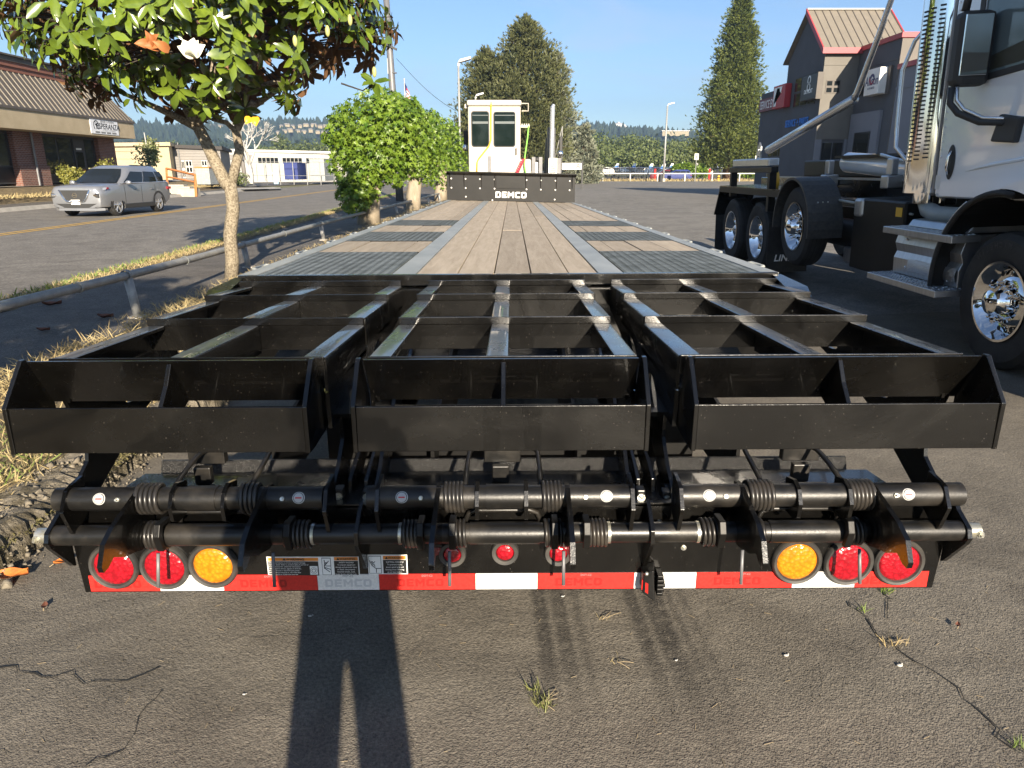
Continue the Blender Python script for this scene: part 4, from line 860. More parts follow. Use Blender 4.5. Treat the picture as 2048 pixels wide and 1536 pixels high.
# exhaust: chrome heat shield with louvre slots, stack tube, elbow, grab bar
mb = MB(); mb.lathe([(.205, 0), (.205, 2.4)], (3.985, 6.98, 1.30), 'z', 36, arc=(R(130), R(345))); sh = kb(mb, 'exhaust_shield', m_chrome, smooth=True)
mb = MB(); mb.cyl((4.0, 6.99, 1.2), (4.0, 6.99, 4.0), .12, 24); kb(mb, 'exhaust_stack', m_chrome, smooth=40)
sl = MB(); sl.obox((0, 0, 0), (.012, .10, .014))
so = kb(sl, 'louvre', m_clad, sh, local=True)
c = Vector((3.985, 6.98, 0)) - WL[sh.name]
first = True
for row in range(36):
    for q in (184, 206, 228):
        z = 1.60 + row * .036 + (q - 200) * .0006; a = R(q); mt = Matrix.Translation(Vector((c.x + .207 * math.cos(a), c.y + .207 * math.sin(a), z))) @ Matrix.Rotation(a, 4, 'Z') @ Matrix.Diagonal((1, .55 if q == 240 else .45, 1, 1))
        if first: so.matrix_local = mt; first = False
        else: inst('louvre', so.data, mt, sh)
mb = MB(); mb.tube([(4.0, 7.02, 1.33), (4.0, 7.0, 1.22), (3.98, 6.9, 1.14), (3.95, 6.7, 1.11), (3.95, 6.2, 1.12)], .075, 16); kb(mb, 'exhaust_elbow', m_galv, smooth=True)
mb = MB(); mb.tube([(3.92, 7.16, 2.78), (3.86, 7.26, 2.66), (3.80, 7.31, 2.42), (3.79, 7.28, 1.9), (3.79, 7.26, 1.72), (3.86, 7.18, 1.60), (3.93, 7.1, 1.57)], .019, 10); kb(mb, 'grab_bar', m_alu, smooth=True)
# front wheel
def wheel(x, y, z, r, rim, out, nuts=10, dish=1, name='wheel'):
    s = out
    mb = MB(); w_ = .14
    mb.lathe([(rim, -w_ * .85), (rim + .05, -w_), (r - .06, -w_), (r - .015, -w_ * .8), (r, -w_ * .5), (r, w_ * .5), (r - .015, w_ * .8), (r - .06, w_), (rim + .05, w_), (rim, w_ * .85)], (x, y, z), 'x', 48); wh = kb(mb, name, m_rubber, smooth=30)
    for k in (-.55, -.2, .2, .55):     # tread grooves
        mb = MB(); mb.lathe([(r + .0012, w_ * k - .004), (r + .0012, w_ * k + .004)], (x, y, z), 'x', 48); kb(mb, 'tread_groove', m_crack, wh, smooth=True)
    f = -w_ if s < 0 else w_
    if dish > 0: pr = [(rim + .012, f * .9), (rim + .018, f * 1.02), (rim, f * 1.02), (rim - .03, f * .78), (rim - .05, f * .5), (rim - .07, f * .35), (.19, f * .55), (.165, f * .62), (.16, f * .5), (.11, f * .55)]
    else: pr = [(rim + .012, f * .9), (rim + .018, f * 1.02), (rim, f * 1.02), (rim - .03, f * .7), (rim - .06, -f * .25), (.19, -f * .45), (.16, -f * .45), (.13, -f * .4)]
    mb = MB(); mb.lathe(pr, (x, y, z), 'x', 48); rm_ = kb(mb, 'rim', m_chrome, wh, smooth=25)
    hubx = f * .6 if dish > 0 else -f * .35
    mb = MB(); mb.lathe([(.125, hubx), (.12, hubx + .05 * s), (.10, hubx + .075 * s), (.09, hubx + .12 * s), (.05, hubx + .145 * s), (.001, hubx + .15 * s)], (x, y, z), 'x', 24); kb(mb, 'hub', m_chrome if dish > 0 else m_alu, rm_, smooth=35)
    for k in range(nuts):
        a = 2 * math.pi * k / nuts + .2; p = Vector((x + hubx + .0 * s, y + .145 * math.cos(a), z + .145 * math.sin(a))); mb = MB()
        mb.tube([p - Vector((.02 * s, 0, 0)), p + Vector((.022 * s, 0, 0)), p + Vector((.024 * s, 0, 0)), p + Vector((.07 * s, 0, 0)), p + Vector((.078 * s, 0, 0))], [.023, .023, .016, .014, .006], 10); kb(mb, 'lug_nut', m_chrome, rm_, smooth=35)
    if dish > 0:
        for k in range(10):
            a = 2 * math.pi * (k + .5) / 10 + .2; mb = MB(); mb.lathe([(.001, 0), (.021, 0)], (x + f * .458 + s * .004, y + .222 * math.cos(a), z + .222 * math.sin(a)), 'x', 14); kb(mb, 'hand_hole', m_crack, rm_)
    return wh
fw = wheel(3.90, 5.42, .535, .53, .292, -1)
for a_, ch in zip(range(96, 40, -7), 'MICHELIN'):
    a = R(a_); rr = .43; cxx, cy, cz = 3.90 - .1408, 5.42 - rr * math.cos(a) * -1 * -1, .535 + rr * math.sin(a)
    t = text(ch, .055, (0, 0, 0), 'up', m_rubberg, fw, name='sidewall_print', local=True, bold=.0015, depth=.0015)
    me = t.data; th = a - math.pi / 2
    # letters run clockwise seen from outside (viewer looks along +X, right hand is -Y)
    for v in me.vertices:
        u_, w2 = v.co.x, v.co.y; al = a - u_ / rr; r2 = rr + w2
        v.co = Vector((3.90 - .1405 - v.co.z, 5.42 + r2 * math.cos(al), .535 + r2 * math.sin(al))) - WL[fw.name]
# wheel arch, mud guard edge, liner
def arc(cy, cz, r, a0, a1, n=18): return [(cy + r * math.cos(R(a0 + (a1 - a0) * k / n)), cz + r * math.sin(R(a0 + (a1 - a0) * k / n))) for k in range(n + 1)]
ap = arc(5.42, .60, .72, 100, -8)
mb = MB()
for (p, q) in zip(ap[:-1], ap[1:]): mb.hexa([(3.66, q[0], q[1]), (3.66, p[0], p[1]), (4.3, p[0], p[1]), (4.3, q[0], q[1]), (3.66, q[0] + (q[0] - 5.42) * .05, q[1] + (q[1] - .6) * .05), (3.66, p[0] + (p[0] - 5.42) * .05, p[1] + (p[1] - .6) * .05), (4.3, p[0] + (p[0] - 5.42) * .05, p[1] + (p[1] - .6) * .05), (4.3, q[0] + (q[0] - 5.42) * .05, q[1] + (q[1] - .6) * .05)])
kb(mb, 'wheel_arch_liner', m_blackb, smooth=40)
mb = MB(); mb.tube([(3.66, y, z) for y, z in arc(5.42, .60, .75, 100, -8)], .022, 8); kb(mb, 'arch_edge', m_rubber, smooth=True)
mb = MB(); mb.tube([(3.655, y, z) for y, z in arc(5.42, .60, .775, 60, -6)], .006, 6); kb(mb, 'arch_trim', m_alu, smooth=True)
mb = plate('f', [(4.2, 1.30), (4.5, 1.55), (5.2, 1.46), (5.75, 1.30)] + arc(5.42, .60, .778, 48, 128), [], .25, 3.80, m_truckw, TK); kb(mb, 'fender', m_truckw, bevel=.03)
# steps and aluminium tank box
def tread_step(x0, x1, y0, y1, z, name):
    mb = MB(); mb.box(x0, x1, y0, y1, z - .065, z - .004); st = kb(mb, name, m_alud, bevel=.006)
    b = MB(); b.prism([(-.014, 0), (0, .007), (.014, 0)], 'x', -.004, .004); bo = None; k = 0
    ny = int((y1 - y0) / .045); nx = max(2, int((x1 - x0) / .042))
    for i in range(nx):
        for j in range(ny):
            p = Vector((x0 + .02 + i * (x1 - x0 - .04) / (nx - 1), y0 + .03 + j * .045 + (i % 2) * .02, z - .004)) - WL[st.name]
            mt = Matrix.Translation(p) @ Matrix.Rotation(R(45 if (i + j) % 2 else -45), 4, 'Z')
            if bo is None: bo = b.build('tread_bump', m_alu, st, local=True); bo.matrix_local = mt
            else: inst('tread_bump', bo.data, mt, st)
    return st
tread_step(3.63, 3.87, 5.90, 7.02, 1.0, 'upper_step')
tread_step(3.56, 3.82, 5.92, 7.10, .55, 'lower_step')
mb = MB(); mb.prism([(3.76, .555), (4.3, .555), (4.3, .99), (3.86, .985), (3.78, .93), (3.755, .84), (3.78, .76), (3.755, .70)], 'y', 5.95, 7.0); tnk = kb(mb, 'tool_box', m_alud, bevel=.004)
mb = MB(); mb.prism([(3.80, 1.002), (3.84, 1.06), (4.3, 1.09), (4.3, 1.002)], 'y', 5.98, 6.9); kb(mb, 'box_lid', m_alud, tnk, bevel=.01)
mb = MB(); mb.grid(lambda u, v: (3.752 - .012 * math.sin(math.pi * v), 5.97 + .75 * u, .60 + .115 * v), 30, 6); kb(mb, 'tread_panel', M('checker_alloy', (.6, .61, .62), .3, 1, bump=1, bs=55, bdist=.01), tnk, smooth=True)
for (y, z) in ((6.8, .885), (6.12, .885), (6.78, .625), (6.1, .60)):
    mb = MB(); mb.ball((3.757, y, z), .014, 10, 6, (.6, 1, 1)); kb(mb, 'bolt', m_alu, tnk, smooth=True)
for k in range(7):
    mb = MB(); mb.ball((3.80, 6.2 + k * .055, .955), .013, 8, 5, (.5, 1, 2)); kb(mb, 'vent_slot', m_alu, tnk, smooth=True)
# chassis: frame rails, fuel and hydraulic boxes, hook-lift body rails, cylinder
for x in (4.45, 5.3):
    mb = MB(); mb.box(x, x + .08, 4.2, 12.9, .72, 1.02); kb(mb, 'frame_rail', m_blackb)
mb = MB(); mb.box(3.95, 4.35, 7.25, 8.35, .42, 1.20); kb(mb, 'battery_box', m_blackb, bevel=.02)
mb = MB(); mb.box(3.945, 3.949, 7.30, 7.42, 1.05, 1.14); kb(mb, 'yellow_label', m_yel)
mb = MB(); mb.box(4.05, 4.4, 8.45, 8.75, .42, .62); kb(mb, 'step_bracket', m_alud, bevel=.03)
mb = MB(); mb.cyl((4.2, 8.5, .75), (4.2, 9.6, .75), .17, 20); kb(mb, 'air_tank', m_blackb, smooth=40)
for x in (4.30, 5.35):
    mb = MB(); mb.box(x, x + .12, 7.2, 12.6, 1.16, 1.38); kb(mb, 'body_rail', m_black, bevel=.01)
mb = MB(); mb.box(4.28, 4.31, 7.15, 12.0, 1.375, 1.40); kb(mb, 'rail_flange', m_alud)
for y in (8.0, 9.6):
    mb = MB(); mb.box(4.12, 4.30, y, y + .16, 1.30, 1.44); mb.box(4.16, 4.24, y + .02, y + .14, 1.44, 1.62); kb(mb, 'container_lock', m_alud, bevel=.015)
mb = MB(); mb.tube([(4.55, 9.9, 1.58), (4.55, 7.3, 1.44)], .13, 20); kb(mb, 'lift_cylinder', m_truckw, smooth=40)
mb = MB(); mb.tube([(4.32, 8.6, 1.66), (4.32, 7.2, 1.46)], .018, 10); kb(mb, 'cylinder_rod', m_alu, smooth=True)
mb = MB(); mb.box(4.7, 5.1, 7.2, 11.8, 1.38, 1.62); kb(mb, 'hook_arm', m_blackb, bevel=.02)
mb = MB(); mb.box(4.35, 5.5, 7.18, 9.9, 1.64, 1.67); kb(mb, 'hoist_cover', m_blackb)
mb = MB(); mb.tube([(4.0, 9.3, 1.17), (4.0, 8.2, 1.13)], .016, 8); mb.tube([(4.0, 8.2, 1.13), (4.0, 7.2, 1.08)], .012, 8); kb(mb, 'side_pipe', m_galv, smooth=True)
mb = MB(); mb.box(3.92, 4.06, 8.12, 8.30, 1.0, 1.20); kb(mb, 'valve', m_alud, bevel=.03)
text('AB', .09, (4.296, 8.9, 1.22), '-x', m_decal_w, TK, name='maker_mark', bold=.003) if False else None
# pusher wheel (raised) with rubber fender, tandem wheels with flat guard
pw = wheel(3.80, 9.35, .82, .50, .29, -1)
fp = arc(9.35, .82, .58, 190, -5, 20)[::-1]
mb = MB()
for (p, q) in zip(fp[:-1], fp[1:]): mb.hexa([(3.60, q[0], q[1]), (3.60, p[0], p[1]), (4.02, p[0], p[1]), (4.02, q[0], q[1]), (3.60, q[0] + (q[0] - 9.35) * .05, q[1] + (q[1] - .82) * .05), (3.60, p[0] + (p[0] - 9.35) * .05, p[1] + (p[1] - .82) * .05), (4.02, p[0] + (p[0] - 9.35) * .05, p[1] + (p[1] - .82) * .05), (4.02, q[0] + (q[0] - 9.35) * .05, q[1] + (q[1] - .82) * .05)])
fd = kb(mb, 'rubber_fender', m_rubberg, smooth=40)
for k in range(3): mb = MB(); mb.ball((3.72 + k * .06, 8.80, 1.14), .010, 8, 5); kb(mb, 'fender_bolt', m_zinc, fd, smooth=True)
for y in (10.95, 12.25):
    wheel(3.86, y, .54, .525, .30, -1, nuts=0, dish=-1); wheel(4.20, y, .54, .525, .30, -1, nuts=0, dish=-1)
mb = MB(); mb.prism([(9.85, 1.20), (9.95, 1.245), (12.75, 1.245), (13.1, .75), (13.12, .76), (12.77, 1.262), (9.94, 1.262), (9.84, 1.212)], 'x', 3.66, 4.28); kb(mb, 'tandem_guard', m_black)
mb = MB(); mb.box(3.655, 3.665, 9.9, 12.8, 1.16, 1.25); kb(mb, 'guard_skirt', m_blackb)
mb = MB(); mb.box(3.70, 4.26, 13.11, 13.125, .12, .76); kb(mb, 'mud_flap', m_rubber)
mb = MB(); mb.box(3.66, 4.24, 10.26, 10.275, .10, .80); mf = kb(mb, 'mud_flap', m_rubber)
text('LINK', .13, (3.90, 10.255, .30), '-y', m_decal_w, mf, bold=.003, shear=.2)
# guard posts and the top rail
for y in (10.35, 12.15):
    mb = MB(); mb.box(3.66, 3.76, y, y + .09, .95 if y < 11 else 1.1, 1.48); kb(mb, 'bracket_post', m_blackb, bevel=.006)
mb = MB(); mb.box(3.66, 3.76, 10.30, 12.30, 1.4805, 1.56); kb(mb, 'tarp_rail', m_blackb, bevel=.006)
mb = MB(); mb.box(3.68, 3.84, 10.50, 12.20, 1.5605, 1.68); kb(mb, 'tarp_motor_box', m_alud, bevel=.02)
pm = plate('p', [(11.55, 1.6), (11.75, 1.6), (11.72, 1.82), (11.62, 1.92), (11.54, 1.86)], [oval(11.64, 1.70, .03, .03), oval(11.64, 1.82, .025, .025)], .02, 3.92, m_alud, TK); kb(pm, 'pivot_plate', m_alud)
mb = MB(); mb.tube([(4.0, 11.45, 1.80), (3.93, 8.55, 2.27)], [.060, .052], 12); kb(mb, 'tarp_arm', m_alu, smooth=True)
mb = MB(); mb.tube([(3.93, 8.60, 2.255), (3.93, 8.50, 2.33), (3.92, 8.1, 2.85), (3.90, 7.4, 3.9)], [.04, .034, .03, .028], 12); kb(mb, 'tarp_arm_upper', m_alu, smooth=True)
mb = MB(); mb.lathe([(.16, -.03), (.17, 0), (.16, .03), (.05, .035), (.05, -.035)], (3.86, 10.75, 1.36), 'x', 20, closed=True); kb(mb, 'yellow_roller', m_yel, smooth=40)

mb = MB(); mb.box(4.35, 5.75, 3.5, 6.9, .42, 1.28); kb(mb, 'engine_light_block', m_blackb, bevel=.03)  # this box and both far-side tanks are unseen, added to block sunlight underneath
mb = MB(); mb.cyl((6.0, 6.0, .72), (6.0, 8.6, .72), .33, 24); kb(mb, 'tank_light_block', m_alu, smooth=40)
mb = MB(); mb.box(5.6, 6.1, 8.7, 10.2, .45, 1.15); kb(mb, 'side_light_block', m_blackb, bevel=.03)
wheel(5.95, 5.42, .535, .53, .292, 1)
for y in (9.35, 10.95, 12.25): wheel(5.75, y,   .54 if y > 10 else .82, .525 if y > 10 else .5, .30, 1, nuts=0, dish=-1)
mb = MB(); mb.box(3.95, 5.95, 2.9, 3.2, .35, 1.0); kb(mb, 'bumper', m_chrome, bevel=.08)

# the lot falls towards the trailer, so the truck leans with it
TK.rotation_euler.y = R(-2.2); TK.location = Vector((3.76 + 1.14 * math.cos(R(2.2)), 8.6, 1.14 * math.sin(R(2.2))))
# ------------------------------------------------------------------ white yard tractor ahead of the trailer
YT = thing('yard_tractor', 'white yard tractor cab with two rear windows standing behind the black headboard', 'tractor', (-.3, 18.8, 0))
TYY = 17.4
def yb(mb, name, mat, parent=None, **k): return mb.build(name, mat, parent or YT, **k)
def yx(px): return AY(px, 300, TYY).x
def yz(py): return AY(1000, py, TYY).z
x0, x1 = yx(937), yx(1041); zt = yz(212); zb = .9
mb = MB(); mb.box(x0, x1, TYY, TYY + 1.5, zb, zt); cab = yb(mb, 'cab', m_cabwhite, bevel=.03)
mb = MB(); mb.box(x0 - .02, x1 + .02, TYY - .06, TYY + 1.6, zt + .001, yz(200)); yb(mb, 'roof', m_cabwhite, cab, bevel=.04)
def rrect(x0, x1, z0, z1, r, n=5):
    P = []
    for cx, cz, a in ((x1 - r, z1 - r, 0), (x0 + r, z1 - r, 90), (x0 + r, z0 + r, 180), (x1 - r, z0 + r, 270)):
        P += [(cx + r * math.cos(R(a + 90 * k / n)), cz + r * math.sin(R(a + 90 * k / n))) for k in range(n + 1)]
    return P
def ywin(a, b, t, bt, nm='window', par=None):
    mb = MB(); mb.prism(rrect(a, b, bt, t, .06)[::-1], 'y', TYY - .012, TYY - .002); f = yb(mb, nm, m_clad, par or cab)
    mb = MB(); mb.prism(rrect(a + .02, b - .02, bt + .02, t - .02, .05)[::-1], 'y', TYY - .016, TYY - .0125); yb(mb, 'pane', M('tractor_glass', (.006, .012, .011), .05, spec=.35), f)
    return f
w1 = ywin(yx(943), yx(979), yz(222), yz(294))
mb = MB(); mb.box(yx(983), yx(1036), TYY - .010, TYY - .001, .95, yz(213)); dr = yb(mb, 'rear_door', m_cabwhite, cab, bevel=.004)
TYY -= .012; w2 = ywin(yx(987), yx(1031), yz(223), yz(294), 'door_window', dr); TYY += .012
for (a, b, t, bt) in ((944, 975, 245, 292), (988, 1029, 247, 292)):
    mb = MB(); mb.box(yx(a + 3), yx(b - 2), TYY + .0, TYY + .001, yz(t) - .004, yz(t))
for wn_, a, b in ((w1, 946, 977), (w2, 990, 1029)):
    for t, h in ((230, .015), (243, .05)):
        mb = MB(); mb.box(yx(a), yx(b), TYY - .031, TYY - .0285, yz(t) - h, yz(t)); yb(mb, 'interior_rail', M('cab_interior', (.10, .12, .12), .6), wn_)
mb = MB(); mb.box(yx(1031), yx(1033.5), TYY - .05, TYY - .012, yz(310), yz(296)); yb(mb, 'door_handle', m_clad, dr, bevel=.006)
mb = MB(); mb.box(yx(976), yx(982), TYY - .03, TYY - .0105, yz(345), yz(312)); yb(mb, 'grey_post', m_greymetal, cab)
mb = MB(); mb.tube([(yx(983), TYY - .05, yz(204)), (yx(982), TYY - .04, yz(280)), (yx(978), TYY - .04, yz(292)), (yx(957), TYY - .04, yz(318)), (yx(954), TYY - .04, yz(325)), (yx(953), TYY - .04, yz(348))], .017, 8); yb(mb, 'yellow_hose', m_yel, cab, smooth=True)
mb = MB(); mb.box(yx(930), yx(936.5), TYY + .1, TYY + .2, yz(216), yz(207)); yb(mb, 'work_lamp', m_cabwhite, cab, bevel=.01)
mb = MB(); a, b, c, d = yx(1043), yx(1056), yz(207), yz(222); mb.tube([(a, TYY, c), (b, TYY, c), (b, TYY, d), (a, TYY, d)], .014, 6); yb(mb, 'lamp_guard', m_cabwhite, cab)
mb = MB(); mb.box(yx(1041), yx(1059), TYY - .01, TYY + .04, yz(255), yz(251))
for k in range(4): mb.box(yx(1043 + k * 4.4), yx(1045 + k * 4.4), TYY - .01, TYY + .04, yz(251), yz(247.5))
yb(mb, 'hose_rack', m_cabwhite, cab)
mb = MB(); mb.tube([(yx(1057), TYY - .03, yz(252)), (yx(1055), TYY - .03, yz(275)), (yx(1050), TYY - .04, yz(312)), (yx(1049), TYY - .06, yz(330)), (yx(1051), TYY - .08, yz(346))], .016, 8); yb(mb, 'green_hose', m_greenh, smooth=True)
pts = []
for k in range(90): a = k * .62; pts.append((yx(1047 - k * .16) + .042 * math.cos(a), TYY - .15 + .042 * math.sin(a), yz(318 + k * .34)))
mb = MB(); mb.tube(pts, .010, 6); yb(mb, 'red_coiled_hose', m_redh, smooth=True)
mb = MB(); mb.box(yx(1036), yx(1063), TYY + .02, TYY + .5, .9, yz(318)); yb(mb, 'battery_cover', m_cabwhite, bevel=.05)
for (a, b, t) in ((1064, 1071, 314), (1078, 1085, 314)):
    mb = MB(); mb.box(yx(a), yx(b), TYY, TYY + .3, .9, yz(t)); yb(mb, 'grey_column', m_greymetal)
mb = MB(); mb.box(yx(1071.5), yx(1077.5), TYY + .1, TYY + .25, .9, yz(322)); yb(mb, 'white_panel', m_white)
mb = MB(); mb.ball((yx(1075), TYY + .1, yz(319)), .07, 12, 8, (1.2, 1, .8)); yb(mb, 'round_mirror', m_clad, smooth=True)
mb = MB(); mb.cyl((yx(1104), TYY + .2, yz(350)), (yx(1105), TYY + .2, yz(214)), .055, 20); mb.tube([(yx(1105), TYY + .2, yz(214)), (yx(1107), TYY + .2, yz(207))], [.055, .03], 16); yb(mb, 'exhaust_stack', m_alu, smooth=40)
mb = MB(); mb.box(yx(1098), yx(1115), TYY + .08, TYY + .1, .9, yz(316)); sp = yb(mb, 'heat_guard', m_white)
for r in range(7):
    for c in range(4):
        mb = MB(); mb.cyl((yx(1102.5 + c * 2.7 + (r % 2) * 1.2), TYY + .078, yz(322 + r * 3.8)), (yx(1102.5 + c * 2.7 + (r % 2) * 1.2), TYY + .0795, yz(322 + r * 3.8)), .014, 8); yb(mb, 'vent_hole', m_crack, sp)
mb = MB(); mb.box(yx(1097), yx(1113), TYY + .5, TYY + .9, .9, yz(252)); yb(mb, 'air_intake', m_greymetal, bevel=.03)
mb = MB(); mb.prism([(yx(1090), .9), (yx(1117), .9), (yx(1110), yz(300)), (yx(1097), yz(272)), (yx(1095), yz(272))], 'y', TYY + .95, TYY + 1.1); yb(mb, 'side_frame', m_greymetal)
for (a, b, t, bt, cy, mtl) in ((921, 930, 255, 300, 292, m_chrome), (1125, 1132, 268, 300, 305, m_chrome)):
    mb = MB(); mb.box(yx(a), yx(b), TYY + 1.2, TYY + 1.28, yz(bt), yz(t)); mr = yb(mb, 'mirror', m_clad, bevel=.02)
    mb = MB(); mb.ball((yx((a + b) / 2 - 1), TYY + 1.2, yz(cy)), .075, 14, 9, (1, .6, 1.1)); yb(mb, 'spot_mirror', m_chrome, mr, smooth=True)
    mb = MB(); mb.tube([(yx(b - 1), TYY + 1.25, yz(246)), (yx(b - 1), TYY + 1.25, yz(330))], .012, 6); mb.tube([(yx(b - 1), TYY + 1.25, yz(246)), (x0 if a < 1000 else yx(1116), TYY + 1.25, yz(246 if a < 1000 else 316))], .01, 6); yb(mb, 'mirror_arm', m_rail_g, mr, smooth=True)
mb = MB(); mb.box(yx(1115.5), yx(1123), TYY + .1, TYY + .4, .9, yz(316)); yb(mb, 'grey_column', m_greymetal)
mb = MB(); mb.box(-1.25, 1.2, TYY - .2, TYY + 3.0, .5, .9); yb(mb, 'chassis', m_blackb)
mb = MB(); mb.box(.2, 1.2, TYY + 1.5, TYY + 2.9, .9, 1.5); yb(mb, 'engine_hood', m_cabwhite, bevel=.06)
for (x, y) in ((-1.05, 15.9), (1.0, 15.9), (-1.05, 19.8), (1.0, 19.8)):
    mb = MB(); mb.lathe([(.28, -.14), (.46, -.14), (.5, -.1), (.5, .1), (.46, .14), (.28, .14), (.2, .05), (.001, .05)], (x, y, .5), 'x', 28); yb(mb, 'wheel', m_rubber, smooth=30)
# ------------------------------------------------------------------ silver car in the street
def make_suv():
    S = thing('parked_car', 'silver compact crossover car with headlights facing left foreground on the street', 'car')
    def sb(mb, name, mat, parent=None, **k): return mb.build(name, mat, parent or S, local=True, **k)
    # car frame: +x forward, +y its left, ground z=0; length 4.65
    def sect(x):       # half section of lower body: list of (y, z)
        return None
    st = [(-2.32, .72, .62, 1.00, .80), (-2.26, .86, .42, 1.10, .86), (-1.95, .90, .30, 1.12, .90), (-1.2, .915, .26, 1.11, .91), (0, .92, .25, 1.09, .915), (.9, .92, .26, 1.08, .91), (1.15, .915, .27, 1.08, .90), (1.6, .915, .28, 1.06, .87), (1.98, .905, .28, 1.02, .84), (2.20, .885, .28, 1.0, .82), (2.30, .84, .29, .96, .77), (2.34, .76, .32, .92, .68)]
    nseg = 9; mb = MB(); rows = []
    for (x, wd, zb, zt, wt) in st:
        half = [(0, zb), (wd * .8, zb), (wd * .96, zb + .06), (wd, zb + (zt - zb) * .35), (wd * 1.0, zb + (zt - zb) * .6), (wd * .985, zb + (zt - zb) * .8), (wt * .97, zt - .02), (wt * .90, zt + .01), (wt * .5, zt + .035), (0, zt + .045)]
        ring = [(x, y, z) for y, z in half] + [(x, -y, z) for y, z in half[-2:0:-1]]; rows.append(ring)
    n = len(rows[0]); mb.v = [v for r_ in rows for v in r_]
    mb.f = [(i * n + j, i * n + (j + 1) % n, (i + 1) * n + (j + 1) % n, (i + 1) * n + j) for i in range(len(rows) - 1) for j in range(n)] + [tuple(range(n))[::-1], tuple((len(rows) - 1) * n + j for j in range(n))]
    body = sb(mb, 'body', m_silver, smooth=35)
    # greenhouse: stations bottom->top
    mb = MB(); gh = [(1.09, -2.18, 1.15, .865), (1.34, -2.06, .72, .81), (1.58, -1.92, .38, .72), (1.67, -1.78, .12, .65), (1.71, -1.45, -.15, .52)]
    def ring(z, xr, xf, w_):
        return [(xf, w_ * .62, z), (xf - .10, w_ * .93, z), (xf - .28, w_, z), ((xr + xf) / 2, w_ * 1.01, z), (xr + .25, w_ * .98, z), (xr + .05, w_ * .85, z), (xr, w_ * .6, z), (xr, -w_ * .6, z), (xr + .05, -w_ * .85, z), (xr + .25, -w_ * .98, z), ((xr + xf) / 2, -w_ * 1.01, z), (xf - .28, -w_, z), (xf - .10, -w_ * .93, z), (xf, -w_ * .62, z)]
    rs = [ring(*g) for g in gh]; n = len(rs[0]); mb.v = [v for r_ in rs for v in r_]
    mb.f = [(i * n + j, i * n + (j + 1) % n, (i + 1) * n + (j + 1) % n, (i + 1) * n + j) for i in range(len(rs) - 1) for j in range(n)] + [tuple((len(rs) - 1) * n + j for j in range(n))]
    mb.f = [f[::-1] for f in mb.f]; gho = sb(mb, 'roof', m_silver, body, smooth=40)
    def lerp(a, b, t): return a + (b - a) * t
    def gpt(z, side, t):     # point on the side of the greenhouse at height z, t 0 rear..1 front
        zs = [g[0] for g in gh]; xr = np.interp(z, zs, [g[1] for g in gh]); xf = np.interp(z, zs, [g[2] for g in gh]); w_ = np.interp(z, zs, [g[3] for g in gh])
        return Vector((lerp(xr + .12, xf - .16, t), side * (w_ * 1.012 + .008), z))
    for side in (1, -1):
        for (t0, t1, nm) in ((.02, .20, 'quarter_window'), (.235, .55, 'rear_window'), (.575, .93, 'front_window')):
            mb = MB(); a, b = gpt(1.13, side, t0 + (.05 if nm[0] == 'q' else 0)), gpt(1.13, side, t1 + (.05 if nm[0] == 'f' else 0)); c, d = gpt(1.50, side, t1), gpt(1.48, side, t0 + .0)
            m1, m2 = (a + d) / 2, (b + c) / 2; m1 = gpt(1.3, side, t0); m2 = gpt(1.3, side, t1 + (.03 if nm[0] == 'f' else 0))
            mb.add([a, b, m2, m1, c, d], [(0, 1, 2, 3), (3, 2, 4, 5)]); sb(mb, nm, m_carglass, gho)
        mb = MB(); mb.tube([gpt(1.11, side, .0), gpt(1.10, side, .5), gpt(1.10, side, 1.0)], .014, 6); sb(mb, 'belt_trim', m_alu, gho)
    mb = MB(); mb.add([(1.10, .76, 1.11), (1.10, -.76, 1.11), (.70, .70, 1.34), (.70, -.70, 1.34), (.38, .58, 1.57), (.38, -.58, 1.57), (1.18, .45, 1.115), (1.18, -.45, 1.115), (.75, .42, 1.345), (.75, -.42, 1.345), (.40, .36, 1.58), (.40, -.36, 1.58)],
                      [(0, 6, 8, 2), (6, 7, 9, 8), (7, 1, 3, 9), (2, 8, 10, 4), (8, 9, 11, 10), (9, 3, 5, 11)]); mb.v = [(x + .02, y, z + .015) for x, y, z in mb.v]; sb(mb, 'windscreen', m_carglass, gho)
    # wheels
    for (x, y) in ((1.42, .80), (1.42, -.80), (-1.28, .80), (-1.28, -.80)):
        s = 1 if y > 0 else -1
        mb = MB(); mb.lathe([(.24, -.10), (.33, -.11), (.355, -.07), (.36, 0), (.355, .07), (.33, .11), (.24, .10)], (x, y, .36), 'y', 32); wh = sb(mb, 'wheel', m_rubber, smooth=True)
        mb = MB(); mb.lathe([(.245, s * .10), (.235, s * .085), (.22, s * .03), (.001, s * .02)], (x, y, .36), 'y', 28); rim = sb(mb, 'rim', m_clad, wh, smooth=35)
        mb = MB()
        for k in range(5):
            a = 2 * math.pi * k / 5 + .3
            for da in (-.16, .16):
                p0 = Vector((x + .04 * math.cos(a), y + s * .085, .36 + .04 * math.sin(a))); p1 = Vector((x + .225 * math.cos(a + da), y + s * .09, .36 + .225 * math.sin(a + da))); mb.tube([p0, p1], [.020, .014], 6)
        mb.lathe([(.235, s * .095), (.245, s * .105), (.255, s * .095)], (x, y, .36), 'y', 28); mb.lathe([(.001, s * .105), (.045, s * .10)], (x, y, .36), 'y', 16); sb(mb, 'spokes', m_alu, rim, smooth=40)
        # cladding round the arch
        mb = MB(); A = [(x + .43 * math.cos(R(a)), .36 + .43 * math.sin(R(a))) for a in range(-12, 193, 12)]; B = [(x + .355 * math.cos(R(a)), .36 + .355 * math.sin(R(a))) for a in range(-12, 193, 12)]
        yy = s * (.905 if x > 0 else .925); k = len(A)
